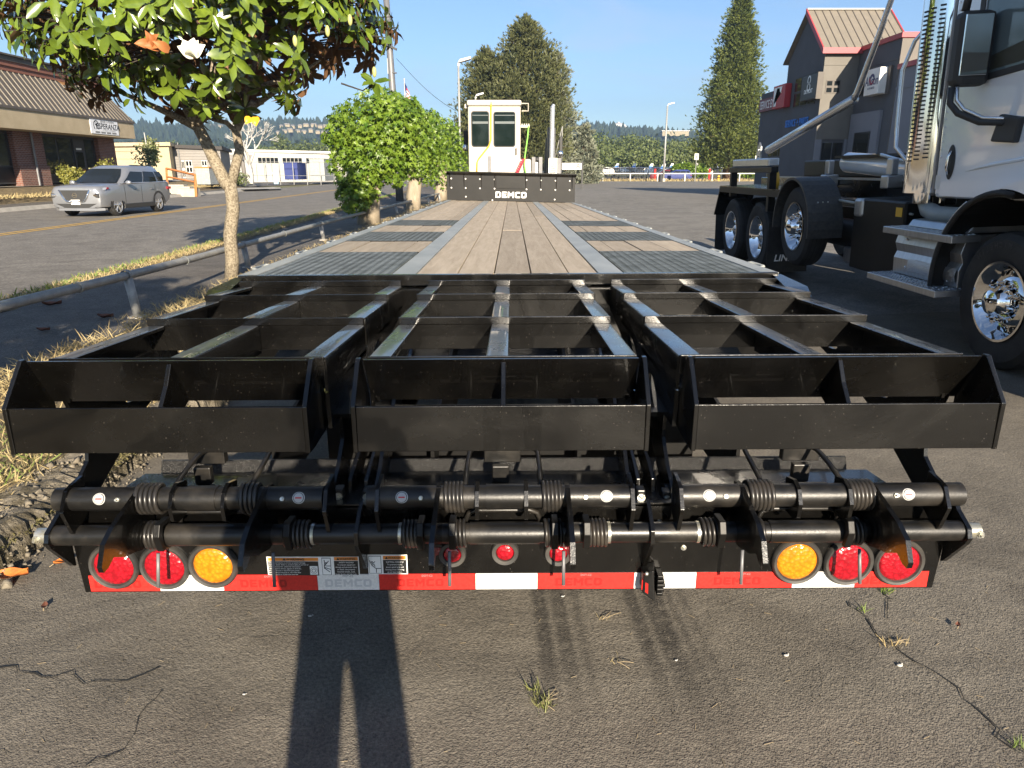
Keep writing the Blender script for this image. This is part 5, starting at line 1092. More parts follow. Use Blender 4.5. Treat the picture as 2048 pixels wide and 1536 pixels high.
        mb.add([(p[0], yy, p[1]) for p in A] + [(p[0], yy, p[1]) for p in B] + [(p[0], yy - s * .25, p[1]) for p in B], [(i, i + 1, k + i + 1, k + i) for i in range(k - 1)] + [(k + i, k + i + 1, 2 * k + i + 1, 2 * k + i) for i in range(k - 1)]); sb(mb, 'wheel_arch', m_clad, body)
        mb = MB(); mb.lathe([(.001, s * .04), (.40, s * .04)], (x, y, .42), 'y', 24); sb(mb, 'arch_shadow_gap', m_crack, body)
    for s in (1, -1):
        mb = MB(); mb.box(-.95, 1.05, min(s * .93, s * .88), max(s * .93, s * .88), .24, .40); sb(mb, 'sill', m_clad, body, bevel=.02)
        for xx in (.95, -.12, -1.05):
            mb = MB(); mb.tube([(xx, s * .921, .42), (xx - .02, s * .925, .7), (xx - (.02 if xx > 0 else .05), s * .915, 1.03)], .004, 4); sb(mb, 'door_gap', m_crack, body)
        for xx in (.08, -.95): mb = MB(); mb.box(xx, xx + .2, min(s * .925, s * .95), max(s * .925, s * .95), .86, .885); sb(mb, 'door_handle', m_silver, body, bevel=.008)
        mb = MB(); mb.ball((.82, s * 1.03, 1.12), .1, 12, 8, (.75, 1.1, .75)); sb(mb, 'mirror', m_silver, body, smooth=True)
        # lamps
        mb = MB(); mb.hexa([(2.345, s * .60, .86), (2.06, s * .925, .90), (1.98, s * .89, .90), (2.1, s * .55, .86), (2.33, s * .58, .91), (1.96, s * .925, .98), (1.88, s * .88, .99), (2.1, s * .5, .92)]); sb(mb, 'running_lamp', m_alu, body)
        mb = MB(); mb.obox((2.325, s * .70, .72), (.06, .22, .08), (0, 0, s * R(-14))); sb(mb, 'headlamp', m_chrome, body, bevel=.02)
        mb = MB(); mb.obox((2.315, s * .70, .72), (.05, .28, .15), (0, 0, s * R(-14))); sb(mb, 'lamp_surround', m_clad, body, bevel=.02)
        mb = MB(); mb.obox((1.93, s * .915, .95), (.10, .03, .06), (0, 0, 0)); sb(mb, 'side_marker', m_red, body)
        mb = MB(); mb.tube([(2.345, s * .53, .90), (2.36, s * .40, .64), (2.365, s * .31, .53), (2.37, s * .10, .515)], .028, 8); sb(mb, 'grille_chrome', m_chrome, body, smooth=True)
        mb = MB(); mb.box(-2.26, -2.0, min(s * .82, s * .93), max(s * .82, s * .93), .84, .93); sb(mb, 'rear_lamp', m_red, body)
    mb = MB(); mb.hexa([(2.350, -.30, .52), (2.36, .0, .52), (2.350, .30, .52), (2.2, .0, .52), (2.345, -.50, .89), (2.352, 0, .89), (2.345, .50, .89), (2.1, 0, .89)]); gr = sb(mb, 'grille', m_clad, body)
    mb = MB(); mb.lathe([(.062, 0), (.085, 0), (.085, .012), (.062, .012)], (2.358, 0, .72), 'x', 24, closed=True); mb.box(2.358, 2.372, -.10, .10, .705, .735); sb(mb, 'badge', m_chrome, gr)
    mb = MB(); mb.hexa([(2.335, -.66, .32), (2.350, 0, .32), (2.335, .66, .32), (2.1, 0, .32), (2.340, -.72, .45), (2.355, 0, .45), (2.340, .72, .45), (2.1, 0, .45)]); sb(mb, 'lower_grille', m_clad, body)
    mb = MB(); mb.prism([(2.14, -.86), (2.30, -.66), (2.35, 0), (2.30, .66), (2.14, .86), (1.9, .6), (1.9, -.6)], 'z', .22, .30); sb(mb, 'front_lip', m_silver, body)
    mb = MB(); mb.box(2.362, 2.372, -.155, .155, .42, .58); pl = sb(mb, 'number_plate', m_white, body)
    text('CJW9701', .085, (2.374, 0, .495), (R(90), 0, R(90)), m_decal_k, pl, name='plate_print', local=True, depth=.0005, sx=.85)
    mb = MB(); mb.tube([(-1.3, .58, 1.70), (-.2, .56, 1.72)], .016, 6); mb.tube([(-1.3, -.58, 1.70), (-.2, -.56, 1.72)], .016, 6); sb(mb, 'roof_bars', m_clad, body)
    return S
suv = make_suv()
place(suv, (-14.62, 27.1, -.012), R(-93))
# ------------------------------------------------------------------ brick shop across the street
GZ = .80
BL = thing('brick_shop', 'low brick shop with brown metal mansard roof and tan fascia across the street', 'building', (-25, 36, GZ))
def bb(mb, name, mat, parent=None, **k): return mb.build(name, mat, parent or BL, **k)
FX = -24.0; EY = 45.2; SY = 20.0
mb = MB(); mb.box(FX - 14, FX - .7, SY, EY - .6, GZ - .05, 5.2); bb(mb, 'core_wall', m_blackb)
pil = [(SY, 26), (29.5, 31.0), (36.1, 38.35), (43.45, EY)]
for (a, b) in pil:
    mb = MB(); mb.box(FX - .69, FX, a, b, GZ - .05, 3.35); bb(mb, 'brick_pillar', m_brick)
    mb = MB(); mb.box(FX - .4, FX + .10, a - .03, b + .03, GZ - .05, 1.75); bb(mb, 'brick_plinth', m_brick)
mb = MB(); mb.box(FX - 14, FX - .001, EY - .6, EY, GZ - .05, 3.35); bb(mb, 'end_wall', m_brick)
mb = MB(); mb.tube([(FX + .12, 37.3, GZ), (FX + .12, 37.3, 3.35)], .06, 8); bb(mb, 'downpipe', m_greymetal)
def shopwin(a, b, parts, dark_to=1.75):
    mb = MB(); mb.box(FX - .30, FX - .22, a, b, GZ + .1, 3.35); f = bb(mb, 'window', m_clad)
    n = len(parts) - 1
    for p, q in zip(parts[:-1], parts[1:]):
        mb = MB(); mb.box(FX - .215, FX - .205, a + (b - a) * p + .07, a + (b - a) * q - .07, dark_to, 3.2); bb(mb, 'pane', M('shop_glass', (.02, .025, .027), .04, spec=.8), f)
        mb = MB(); mb.box(FX - .215, FX - .20, a + (b - a) * p + .07, a + (b - a) * q - .07, GZ + .2, dark_to - .08); bb(mb, 'lower_panel', m_blackb, f)
shopwin(31.05, 36.05, (0, .5, 1)); shopwin(26.05, 29.45, (0, .5, 1))
shopwin(38.4, 43.4, (0, .28, .55, .78, 1), 1.35)
mb = MB(); mb.box(FX - .2, FX - .15, 41.2, 42.15, GZ + .1, 3.2); d = bb(mb, 'door', m_clad)
mb = MB(); mb.box(FX - .148, FX - .14, 41.33, 42.02, GZ + .3, 2.5); bb(mb, 'pane', M('door_glass', (.01, .012, .012), .05), d)
mb = MB(); mb.box(FX - .147, FX - .13, 41.4, 41.9, 2.62, 2.72); bb(mb, 'transom', m_white, d)
# fascia, mansard, top band
OX = FX + 1.25; EE = 45.35
mb = MB(); mb.box(OX - 6, OX, SY, EE, 3.36, 4.22); bb(mb, 'fascia', m_fascia)
mb = MB(); mb.box(OX - 6.05, OX + .06, SY, EE + .06, 4.221, 4.34); bb(mb, 'gutter', m_mroof)
RX, RZT, REY = OX - 1.1, 6.02, 44.3
pn = 62
for k in range(pn):
    y0 = SY + (EE - SY) * k / pn; y1 = SY + (EE - SY) * (k + 1) / pn - .09
    f = (y0 - SY) / (EE - SY); g = (y1 - SY) / (EE - SY)
    t0, t1 = (min(y0, REY) if y0 < 42 else 42 + (y0 - 42) * (REY - 42) / (EE - 42)), (min(y1, REY) if y1 < 42 else 42 + (y1 - 42) * (REY - 42) / (EE - 42))
    mb = MB(); mb.hexa([(OX - .06, y0, 4.341), (OX + .0, y0, 4.341), (OX + .0, y1, 4.341), (OX - .06, y1, 4.341), (RX - .06, t0, RZT), (RX, t0, RZT), (RX, t1, RZT), (RX - .06, t1, RZT)]); bb(mb, 'roof_panel', m_mroof)
    mb = MB(); u = .05; mb.hexa([(OX - .04, y1 + .012, 4.341), (OX + u, y1 + .012, 4.341), (OX + u, y1 + .055, 4.341), (OX - .04, y1 + .055, 4.341), (RX - .04, t1 + .012, RZT), (RX + u, t1 + .012, RZT), (RX + u, t1 + .055, RZT), (RX - .04, t1 + .055, RZT)]); bb(mb, 'roof_seam', m_fascia if k % 3 == 9 else m_tanroof)
mb = MB(); mb.add([(OX - .07, SY, 4.34), (OX - .07, EE, 4.34), (RX - .07, REY, RZT), (RX - .07, SY, RZT), (OX - 6, EE, 4.34), (RX - 5, REY, RZT), (RX - 5, SY, RZT)], [(0, 1, 2, 3), (1, 4, 5, 2), (3, 2, 5, 6)]); bb(mb, 'roof_deck', m_mroof)
for i in range(3):
    mb = MB(); z = RZT + .002 + i * .22; o = .05 + i * .07; mb.box(RX - 6, RX + o, SY, REY + o, z, z + .215); bb(mb, 'top_band', m_bricktop if i < 2 else m_mroof)
mb = MB(); mb.box(RX - 6.1, RX + .32, SY, REY + .3, RZT + .665, RZT + .74); bb(mb, 'coping', m_mroof)
# banner sign
sa, sb2 = AX(181, 250, OX + .03), AX(236, 255, OX + .03)
mb = MB(); mb.box(OX + .0, OX + .03, sa.y, sb2.y, 3.46, 4.30); sg = bb(mb, 'banner_sign', M('banner_white', (.75, .76, .78), .5))
sw = sb2.y - sa.y
text('ESPERANZA', .42, (OX + .034, sa.y + sw * .62, 3.86), '+x', m_decal_k, sg, name='banner_print', bold=.004, sx=1.05, shear=.15)
text('\u2014 Misi\u00f3n Cristiana \u2014', .2, (OX + .034, sa.y + sw * .58, 4.14), '+x', m_dot, sg, name='banner_print', sx=.85, shear=.3) if False else None
text('Iglesia Cristiana', .22, (OX + .034, sa.y + sw * .60, 4.14), '+x', m_dot, sg, name='banner_print', shear=.3)
text('Y VIDA ETERNA', .13, (OX + .034, sa.y + sw * .64, 3.66), '+x', m_dot, sg, name='banner_print', spacing=1.5)
for k in range(4): mb = MB(); mb.box(OX + .031, OX + .035, sa.y + sw * (.14 + k * .2), sa.y + sw * (.30 + k * .2), 3.50, 3.59); bb(mb, 'banner_print', m_dot, sg)
mb = MB(); mb.lathe([(.22, 0), (.28, 0)], (OX + .034, sa.y + sw * .20, 3.88), 'x', 24, arc=(R(-50), R(230))); mb.box(OX + .032, OX + .036, sa.y + sw * .2 - .03, sa.y + sw * .2 + .03, 3.70, 4.05); mb.box(OX + .032, OX + .036, sa.y + sw * .2 - .12, sa.y + sw * .2 + .12, 3.90, 3.96); bb(mb, 'banner_emblem', m_decal_k, sg)
# ------------------------------------------------------------------ beige, sided and white sheds farther down
def P2(px, py, Y): return AY(px, py, Y)
def shed(name, label, pts, Y, mat, roofmat, dep, base=.3, par=0.0):
    a, b = P2(pts[0], pts[2], Y), P2(pts[1], pts[3], Y + par)
    t = thing(name, label, 'building', (a.x, Y, base)); mb = MB()
    mb.hexa([(a.x, Y, base - .3), (b.x, Y + par, base - .3), (b.x - dep * .3, Y + par + dep, base - .3), (a.x - dep * .3, Y + dep, base - .3), (a.x, Y, a.z), (b.x, Y + par, b.z), (b.x - dep * .3, Y + par + dep, b.z), (a.x - dep * .3, Y + dep, a.z)])
    mb.build('wall', mat, t)
    mb = MB(); mb.hexa([(a.x - .3, Y - .3, a.z + .01), (b.x + .3, Y + par - .3, b.z + .01), (b.x - dep * .3 + .3, Y + par + dep, b.z + .01), (a.x - dep * .3, Y + dep, a.z + .01), (a.x - .3, Y - .3, a.z + .3), (b.x + .3, Y + par - .3, b.z + .3), (b.x - dep * .3 + .3, Y + par + dep, b.z + .3), (a.x - dep * .3, Y + dep, a.z + .3)]); mb.build('roof', roofmat, t)
    return t, a, b
bs, a, b = shed('beige_building', 'beige flat roofed building behind the silver car with a small birch in front', (150, 337, 294, 292), 64, m_beige, m_fascia, 9, .8)
for z in (3.1, 2.5):
    mb = MB(); mb.box(b.x - 5.2, b.x - 1.6, 63.93, 63.995, z, z + .07); mb.build('wall_trim', m_fascia, bs)
ss, a, b = shed('sided_building', 'grey clapboard building with white framed windows beside the beige wall', (339, 440, 296, 300), 66, m_siding, m_darkroof, 10, .8)
wd = b.x - a.x
for k in range(11):
    mb = MB(); z = .85 + k * .235; mb.prism([(65.99, z), (65.94, z), (65.985, z + .225), (65.99, z + .225)], 'x', a.x, b.x); mb.build('clapboard', m_siding, ss)
for (f0, f1, z0, z1) in ((.22, .27, .9, 2.4), (.30, .42, 1.35, 2.4), (.62, .72, 1.4, 2.4)):
    mb = MB(); mb.box(a.x + wd * f0, a.x + wd * f1, 65.85, 65.93, z0, z1); f = mb.build('window', m_white, ss)
    for p in (0, .5):
        for q in (0, .5):
            mb = MB(); mb.box(a.x + wd * (f0 + (f1 - f0) * (p + .06)), a.x + wd * (f0 + (f1 - f0) * (p + .44)), 65.84, 65.849, z0 + (z1 - z0) * (q + .06), z0 + (z1 - z0) * (q + .44)); mb.build('pane', m_carglass, f)
mb = MB(); mb.cyl((a.x + .05, 65.9, .8), (a.x + .05, 65.9, 3.4), .06, 8); mb.build('downpipe', m_white, ss)
mb = MB(); mb.cyl((a.x + wd * .18, 65.9, .8), (a.x + wd * .18, 65.9, 3.9), .05, 8); mb.build('flue', m_greymetal, ss)
hg, a, b = shed('hangar_row', 'long white hangar row with a strip of dark clerestory windows', (430, 690, 302, 308), 98, m_offwhite, m_white, 12, .1, 12)
wd = b.x - a.x; L_ = Vector((wd, 12, 0)); nrm = Vector((12, -wd, 0)).normalized() * .04
def onwall(f, z): return Vector((a.x, 98, 0)) + L_ * f + Vector((0, 0, z)) + nrm
for k in range(22):
    f0, f1 = .30 + k * .031, .30 + k * .031 + .026
    if k % 6 == 5: continue
    mb = MB(); z0, z1 = 2.55, 3.25; p = [onwall(f0, z0), onwall(f1, z0), onwall(f1, z1), onwall(f0, z1)]; q = [x - nrm * 1.5 for x in p]; mb.add(p + q, [(0, 1, 2, 3), (0, 4, 5, 1), (1, 5, 6, 2), (2, 6, 7, 3), (3, 7, 4, 0)]); mb.build('window', m_carglass, hg)
for k in range(12):
    f0 = .28 + k * .058; mb = MB(); p = [onwall(f0, .2), onwall(f0 + .004, .2), onwall(f0 + .004, 2.45), onwall(f0, 2.45)]; q = [x - nrm * 1.5 for x in p]; mb.add(p + q, [(0, 1, 2, 3), (0, 4, 5, 1), (1, 5, 6, 2), (2, 6, 7, 3), (3, 7, 4, 0)]); mb.build('door_joint', m_siding, hg)
mb = MB(); p = [onwall(0, 2.9), onwall(.26, 2.9), onwall(.26, 3.6), onwall(0, 3.6)]; q = [x - nrm * 1.5 for x in p]; mb.add(p + q, [(0, 1, 2, 3), (0, 4, 5, 1), (1, 5, 6, 2), (2, 6, 7, 3), (3, 7, 4, 0)]); mb.build('dark_end_bay', m_siding, hg)
# ------------------------------------------------------------------ dealership on the right: slate shaded walls, faces coloured taupe for sunlight, gabled tower
DL = thing('dealership', 'slate grey truck dealership with gabled tower, tan metal roof and red trim', 'building', (17, 36, 0))
def db(mb, name, mat, parent=None, **k): return mb.build(name, mat, parent or DL, **k)
TX = 14.6; TYF, TYB = 36.0, 40.6; TM = (TYF + TYB) / 2
ze = AY(1645, 97, TYF).z; zr = AX(1618, 26, TX).z
TXE = 18.6
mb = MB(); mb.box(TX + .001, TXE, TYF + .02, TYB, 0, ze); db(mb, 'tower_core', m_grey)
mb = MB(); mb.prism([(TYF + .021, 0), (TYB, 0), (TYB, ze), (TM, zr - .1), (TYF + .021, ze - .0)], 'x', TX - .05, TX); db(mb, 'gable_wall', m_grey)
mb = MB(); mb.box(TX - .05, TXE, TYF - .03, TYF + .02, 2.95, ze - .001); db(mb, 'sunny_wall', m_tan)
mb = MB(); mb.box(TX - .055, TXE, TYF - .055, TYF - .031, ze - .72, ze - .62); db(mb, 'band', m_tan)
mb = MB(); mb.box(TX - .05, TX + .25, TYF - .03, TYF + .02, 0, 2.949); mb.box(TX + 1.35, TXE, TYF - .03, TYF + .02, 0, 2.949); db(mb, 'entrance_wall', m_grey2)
mb = MB(); mb.box(TX + .25, TX + 1.35, TYF + .025, TYF + .07, 0, 2.95); e_ = db(mb, 'entrance_door', m_clad)
for p in (0, 1): mb = MB(); mb.box(TX + .32 + p * .52, TX + .78 + p * .52, TYF + .015, TYF + .0245, .25, 2.8); db(mb, 'pane', M('entrance_glass', (.015, .017, .018), .05, spec=.7), e_)
# tower roof: panels and seams on the side that faces the lot
ov = .28
rp0, rp1 = Vector((0, TYF - ov, ze - .02)), Vector((0, TM, zr + .06)); npn = 11
for k in range(npn):
    xa, xb = TX - .25 + (TXE - .2 - TX + .25) * k / npn, TX - .25 + (TXE - .2 - TX + .25) * (k + 1) / npn - .035
    mb = MB(); mb.hexa([(xa, rp0.y, rp0.z - .06), (xb, rp0.y, rp0.z - .06), (xb, rp1.y, rp1.z - .06), (xa, rp1.y, rp1.z - .06), (xa, rp0.y, rp0.z), (xb, rp0.y, rp0.z), (xb, rp1.y, rp1.z), (xa, rp1.y, rp1.z)]); db(mb, 'roof_panel', m_tanroof)
    mb = MB(); mb.hexa([(xb, rp0.y, rp0.z - .06), (xb + .035, rp0.y, rp0.z - .06), (xb + .035, rp1.y, rp1.z - .06), (xb, rp1.y, rp1.z - .06), (xb, rp0.y, rp0.z + .03), (xb + .035, rp0.y, rp0.z + .03), (xb + .035, rp1.y, rp1.z + .03), (xb, rp1.y, rp1.z + .03)]); db(mb, 'roof_seam', m_mroof)
mb = MB(); mb.hexa([(TX - .25, TM, rp1.z - .061), (TXE - .2, TM, rp1.z - .061), (TXE - .2, TYB + ov, ze - .08), (TX - .25, TYB + ov, ze - .08), (TX - .25, TM + .001, rp1.z), (TXE - .2, TM + .001, rp1.z), (TXE - .2, TYB + ov, ze - .02), (TX - .25, TYB + ov, ze - .02)]); db(mb, 'back_roof', m_tanroof)
mb = MB(); mb.box(TX - .26, TXE - .19, TM - .1, TM + .1, rp1.z + .005, rp1.z + .07); db(mb, 'ridge_cap', m_galv)
for (x, m_) in ((TX - .30, m_redtrim), (TXE - .2, m_redtrim)):
    mb = MB(); mb.hexa([(x, rp0.y, rp0.z - .22), (x + .06, rp0.y, rp0.z - .22), (x + .06, rp1.y, rp1.z - .2), (x, rp1.y, rp1.z - .2), (x, rp0.y, rp0.z + .04), (x + .06, rp0.y, rp0.z + .04), (x + .06, rp1.y, rp1.z + .06), (x, rp1.y, rp1.z + .06)]); db(mb, 'rake_trim', m_)
mb = MB(); mb.box(TX - .3, TXE - .2, TYF - ov - .06, TYF - ov, ze - .25, ze + .0); db(mb, 'eave_trim', m_redtrim)
# main blocks: shade and sunlight put into wall colour, dark lot faces, taupe sun faces
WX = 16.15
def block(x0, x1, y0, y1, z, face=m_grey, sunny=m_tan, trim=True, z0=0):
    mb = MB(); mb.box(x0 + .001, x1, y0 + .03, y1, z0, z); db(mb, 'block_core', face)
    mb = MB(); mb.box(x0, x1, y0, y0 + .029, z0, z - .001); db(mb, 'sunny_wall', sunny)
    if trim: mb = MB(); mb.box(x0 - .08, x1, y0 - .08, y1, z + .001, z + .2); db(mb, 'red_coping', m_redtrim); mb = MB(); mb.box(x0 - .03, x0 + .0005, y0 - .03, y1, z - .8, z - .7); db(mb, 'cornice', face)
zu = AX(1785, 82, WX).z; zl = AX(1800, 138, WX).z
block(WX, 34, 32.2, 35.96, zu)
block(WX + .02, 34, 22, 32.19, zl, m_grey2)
block(TX + .25, 30, 40.61, 45.3, AX(1560, 178, TX + .25).z, m_grey, trim=False)
# window with pale surround in the shaded wall
def wx(px, py, X=WX): return AX(px, py, X)
a, b = wx(1738, 250), wx(1700, 330)
mb = MB(); mb.box(WX - .12, WX - .001, 33.0, 35.8, .0, 4.05); sr = db(mb, 'pale_panel', m_grey2)
def dwin(X, ya, yb_, za, zb, nx=1, nz=1, par=None, proud=.03):
    mb = MB(); mb.box(X - proud, X, ya, yb_, za, zb); f = db(mb, 'window', m_clad, par); 
    for i in range(nx):
        for j in range(nz):
            p, q = ya + (yb_ - ya) * i / nx, ya + (yb_ - ya) * (i + 1) / nx; s, t = za + (zb - za) * j / nz, za + (zb - za) * (j + 1) / nz
            mb = MB(); mb.box(X - proud - .006, X - proud - .001, p + .06, q - .06, s + .06, t - .06); db(mb, 'pane', M('dealer_glass', (.02, .022, .02), .04, spec=.8), f)
dwin(WX - .121, 33.65, 35.15, .6, 3.2)
# gable windows behind the brand sign, sunny-face window, upper window
ga, gb = wx(1592, 180, TX), wx(1640, 180, TX)
z0w, z1w = wx(1610, 212, TX).z, wx(1610, 152, TX).z
dwin(TX - .051, gb.y + .3, ga.y, z0w, z1w, 3, 2)
fa, fb = AY(1652, 160, TYF), AY(1678, 187, TYF)
mb = MB(); mb.box(fa.x, fb.x, TYF - .05, TYF - .031, fb.z, fa.z); f = db(mb, 'window', m_mroof)
for i in (0, 1):
    for j in (0, 1):
        w_, h_ = (fb.x - fa.x) / 2, (fa.z - fb.z) / 2; mb = MB(); mb.box(fa.x + i * w_ + .05, fa.x + (i + 1) * w_ - .05, TYF - .058, TYF - .0505, fb.z + j * h_ + .05, fb.z + (j + 1) * h_ - .05); db(mb, 'pane', m_carglass, f)
wa, wb = wx(1722, 145), wx(1738, 192)
dwin(WX - .001, 33.9, 35.6, AX(1730, 190, WX).z, AX(1730, 143, WX).z, 2, 2)
# roll door under the service sign
dx = TX + .25
dwin(dx - .001, 40.9, 43.2, .0, 3.0, 3, 4)
# signs
mb = MB(); za, zb_ = AX(1560, 190, TX + .2).z, AX(1560, 216, TX + .2).z
mb.box(TX + .10, TX + .249, 40.7, 45.2, zb_, za); s1 = db(mb, 'service_sign', M('maroon_sign', (.16, .035, .045), .5))
text('SERVICE ENTRANCE', .62, (TX + .095, 43.0, (za + zb_) / 2 - .02), '-x', m_decal_w, s1, bold=.003, sx=.72)
za, zb_ = AX(1582, 164, TX - .3).z, AX(1582, 211, TX - .3).z
mb = MB(); mb.box(TX - .40, TX - .06, 39.75, 41.5, zb_, za); s2 = db(mb, 'red_box_sign', M('red_sign', (.40, .03, .04), .45), bevel=.02)
mb = MB(); y1, y0 = 41.35, 40.2; mb.prism([(y1, zb_ + .12), (y1 - .42, zb_ + .12), (y1 - .42, zb_ + .75), (y0 + .25, zb_ + .75), (y0 + .35, zb_ + 1.0), (y1 - .42, zb_ + 1.0), (y1 - .42, za - .42), (y0 + .1, za - .42), (y0, za - .1), (y1, za - .1)], 'x', TX - .412, TX - .401); db(mb, 'letter_mark', m_decal_w, s2)
za, zb_ = AX(1620, 152, TX - .2).z, AX(1620, 200, TX - .2).z; ya, yb_ = AX(1637, 175, TX - .2).y, AX(1608, 175, TX - .2).y
mb = MB(); mb.box(TX - .32, TX - .06, ya, yb_, zb_, za); s3 = db(mb, 'black_box_sign', m_decal_k, bevel=.02)
mb = MB(); mb.box(TX - .33, TX - .05, ya - .12, ya - .001, zb_ - .03, za + .03); db(mb, 'sign_edge', m_mroof, s3)
text('DETROIT', .26, (TX - .325, (ya + yb_) / 2, zb_ + .38), '-x', m_decal_w, s3, bold=.006, sx=.95)
mb = MB(); yc, zc = (ya + yb_) / 2, (za + zb_) / 2 + .18
for dz in (.16, -.16): mb.lathe([(.13, 0), (.20, 0)], (TX - .325, yc, zc + dz), 'x', 20)
db(mb, 'emblem', m_decal_w, s3)
text('SERVICE + PARTS', .50, (TX - .075, (AX(1573, 245, TX).y + AX(1620, 245, TX).y) / 2, AX(1600, 245, TX).z), '-x', m_bluesign, DL, bold=.006, sx=.80, depth=.02)
za, zb_ = AX(1750, 138, WX - .3).z, AX(1750, 189, WX - .3).z; ya, yb_ = AX(1763, 165, WX - .3).y, AX(1735, 165, WX - .3).y
mb = MB(); mb.box(WX - .42, WX - .002, ya, yb_, zb_, za); s4 = db(mb, 'white_box_sign', m_white, bevel=.02)
mb = MB(); mb.box(WX - .10, WX - .002, ya - .25, ya - .001, zb_ - .02, za + .02); db(mb, 'sign_edge', m_mroof, s4)
yc = (ya + yb_) / 2; m_navyink = M('navy_ink', (.015, .025, .11), .5)
text('Allison', .54, (WX - .425, yc, zb_ + .56), '-x', m_navyink, s4, bold=.005, sx=.78)
text('AUTHORIZED', .12, (WX - .425, yc, zb_ + .27), '-x', m_navyink, s4, sx=.85)
for (a0, a1, mt) in ((20, 200, m_navyink), (200, 380, m_redink)):
    mb = MB(); mb.lathe([(.12, 0), (.235, 0)], (WX - .425, yc, za - .44), 'x', 20, arc=(R(a0), R(a1))); db(mb, 'emblem', mt, s4)
# ------------------------------------------------------------------ magnolia beside the rail
def limb(mb, pts, r0, r1, n=10): k = len(pts); mb.tube(pts, [r0 + (r1 - r0) * i / (k - 1) for i in range(k)], n)
def magnolia(base, label, n_ros, seed, single=True, flowers=True, cs=1.0):
    rng = np.random.default_rng(seed); rd = random.Random(seed)
    T = thing('magnolia_tree', label, 'tree', base, 'magnolias along the rail' if False else None)
    bx, by, bz = base; Y = by
    def q(px, py): v = AY(px, py, 10.3); return Vector((v.x + 4.25 + bx, by + rd.uniform(-.05, .05), v.z))
    mb = MB(); limb(mb, [Vector((bx + .17, by, -.05)), q(466, 520), q(462, 470), q(467, 415), q(462, 365)], .098, .085, 14)
    trunk = mb.build('trunk', m_bark, T, smooth=True)
    mb = MB(); limb(mb, [q(461, 372), q(450, 362), q(430, 328), q(408, 280), q(392, 250), q(375, 215)], .095, .07, 12); limb(mb, [q(395, 255), q(350, 232), q(280, 200), q(230, 180)], .06, .02)
    limb(mb, [q(392, 250), q(420, 170), q(430, 80)], .07, .02); limb(mb, [q(380, 225), q(330, 140), q(300, 60)], .06, .02)
    mb.build('limb', m_bark, T, smooth=True)
    mb = MB(); limb(mb, [q(464, 368), q(470, 335), q(478, 300), q(470, 262), q(480, 240), q(510, 205)], .07, .05, 12); limb(mb, [q(470, 262), q(452, 245), q(425, 238)], .035, .03); limb(mb, [q(480, 240), q(455, 205), q(400, 245)], .03, .045); limb(mb, [q(500, 215), q(560, 175), q(640, 120)], .045, .015); limb(mb, [q(482, 238), q(500, 150), q(530, 60)], .05, .02); limb(mb, [q(455, 205), q(500, 178), q(560, 160)], .045, .03)
    mb.build('limb', m_bark, T, smooth=True)
    # rosettes of leaves near the surface of an umbrella-shaped crown
    c = np.array((bx + .38, by + .0, 3.42 if cs == 1 else 3.1)); rad = np.array((2.42, 2.3, 1.95 if cs == 1 else 1.68)) * np.array((cs, cs, cs))
    dirs = rng.normal(size=(n_ros * 3, 3)); dirs /= np.linalg.norm(dirs, axis=1, keepdims=True)
    lump = 1 + .10 * np.sin(dirs[:, 0] * 7 + 1) * np.sin(dirs[:, 1] * 6) + .07 * np.sin(dirs[:, 2] * 9 + dirs[:, 0] * 5)
    rr = np.where(rng.random(len(dirs)) < .72, rng.uniform(.86, 1.04, len(dirs)), rng.uniform(.45, .86, len(dirs)))
    P = c + dirs * rad * (rr * lump)[:, None]
    # bowl-shaped underside: keep the centre low only near the trunk side, open the underside between limbs
    r2 = np.hypot((P[:, 0] - c[0] + .45) / (2.6 * cs), (P[:, 1] - c[1]) / (2.6 * cs))
    keep = P[:, 2] > 2.14 + .85 * r2 ** 1.6 + rng.uniform(-.05, .12, len(P)); P, D0 = P[keep][:n_ros], dirs[keep][:n_ros]
    tw_ = MB()
    for p, d in zip(P, D0):
        v = Vector(p); tw_.tube([v - Vector(d) * .55 - Vector((0, 0, .08)), v - Vector(d) * .2, v + Vector(d) * .02], [.014, .009, .005], 4, cap=False)
    stuff(tw_.build('twigs', m_barkg if False else m_barkd, T))
    axis = D0 + np.array((0, 0, .45)) + rng.normal(size=D0.shape) * .25; axis /= np.linalg.norm(axis, axis=1, keepdims=True)
    nl = 11; PP, DD, NN, LL = [], [], [], []
    for k in range(nl):
        a = 2.399 * k + rng.uniform(0, 6.28, len(P)) * 0 + rng.uniform(-.3, .3, len(P)); t1 = np.cross(axis, np.array((0.2, .1, 1.0)) + rng.normal(size=axis.shape) * .05); t1 /= np.linalg.norm(t1, axis=1, keepdims=True); t2 = np.cross(axis, t1)
        rdl = t1 * np.cos(a)[:, None] + t2 * np.sin(a)[:, None]; up = rng.uniform(-.45, .45, len(P)) * (1.2 - k / nl)
        d = rdl + axis * up[:, None] + np.array((0, 0, -.38)); PP.append(P + axis * (.03 - .014 * k) + rdl * .01); DD.append(d); NN.append(axis * .5 + D0 * np.array((1, 1, .3)) * 1.1 + np.array((0, 0, .15)) + rng.normal(size=axis.shape) * .42); LL.append(rng.uniform(.15, .28, len(P)))
    PP, DD, NN, LL = map(np.concatenate, (PP, DD, NN, LL))
    org = WL[T.name]
    order = np.argsort(np.hypot(PP[:, 0] * 1.0 - 0, PP[:, 1]) - .25 * LL)      # nearest to the viewer first
    vis = [i for i in order if PP[i, 2] < 3.95 + .02 * PP[i, 1]]
    own = np.array(vis[:300]) if single else np.array([], int)
    rest = np.setdiff1d(np.arange(len(PP)), own)
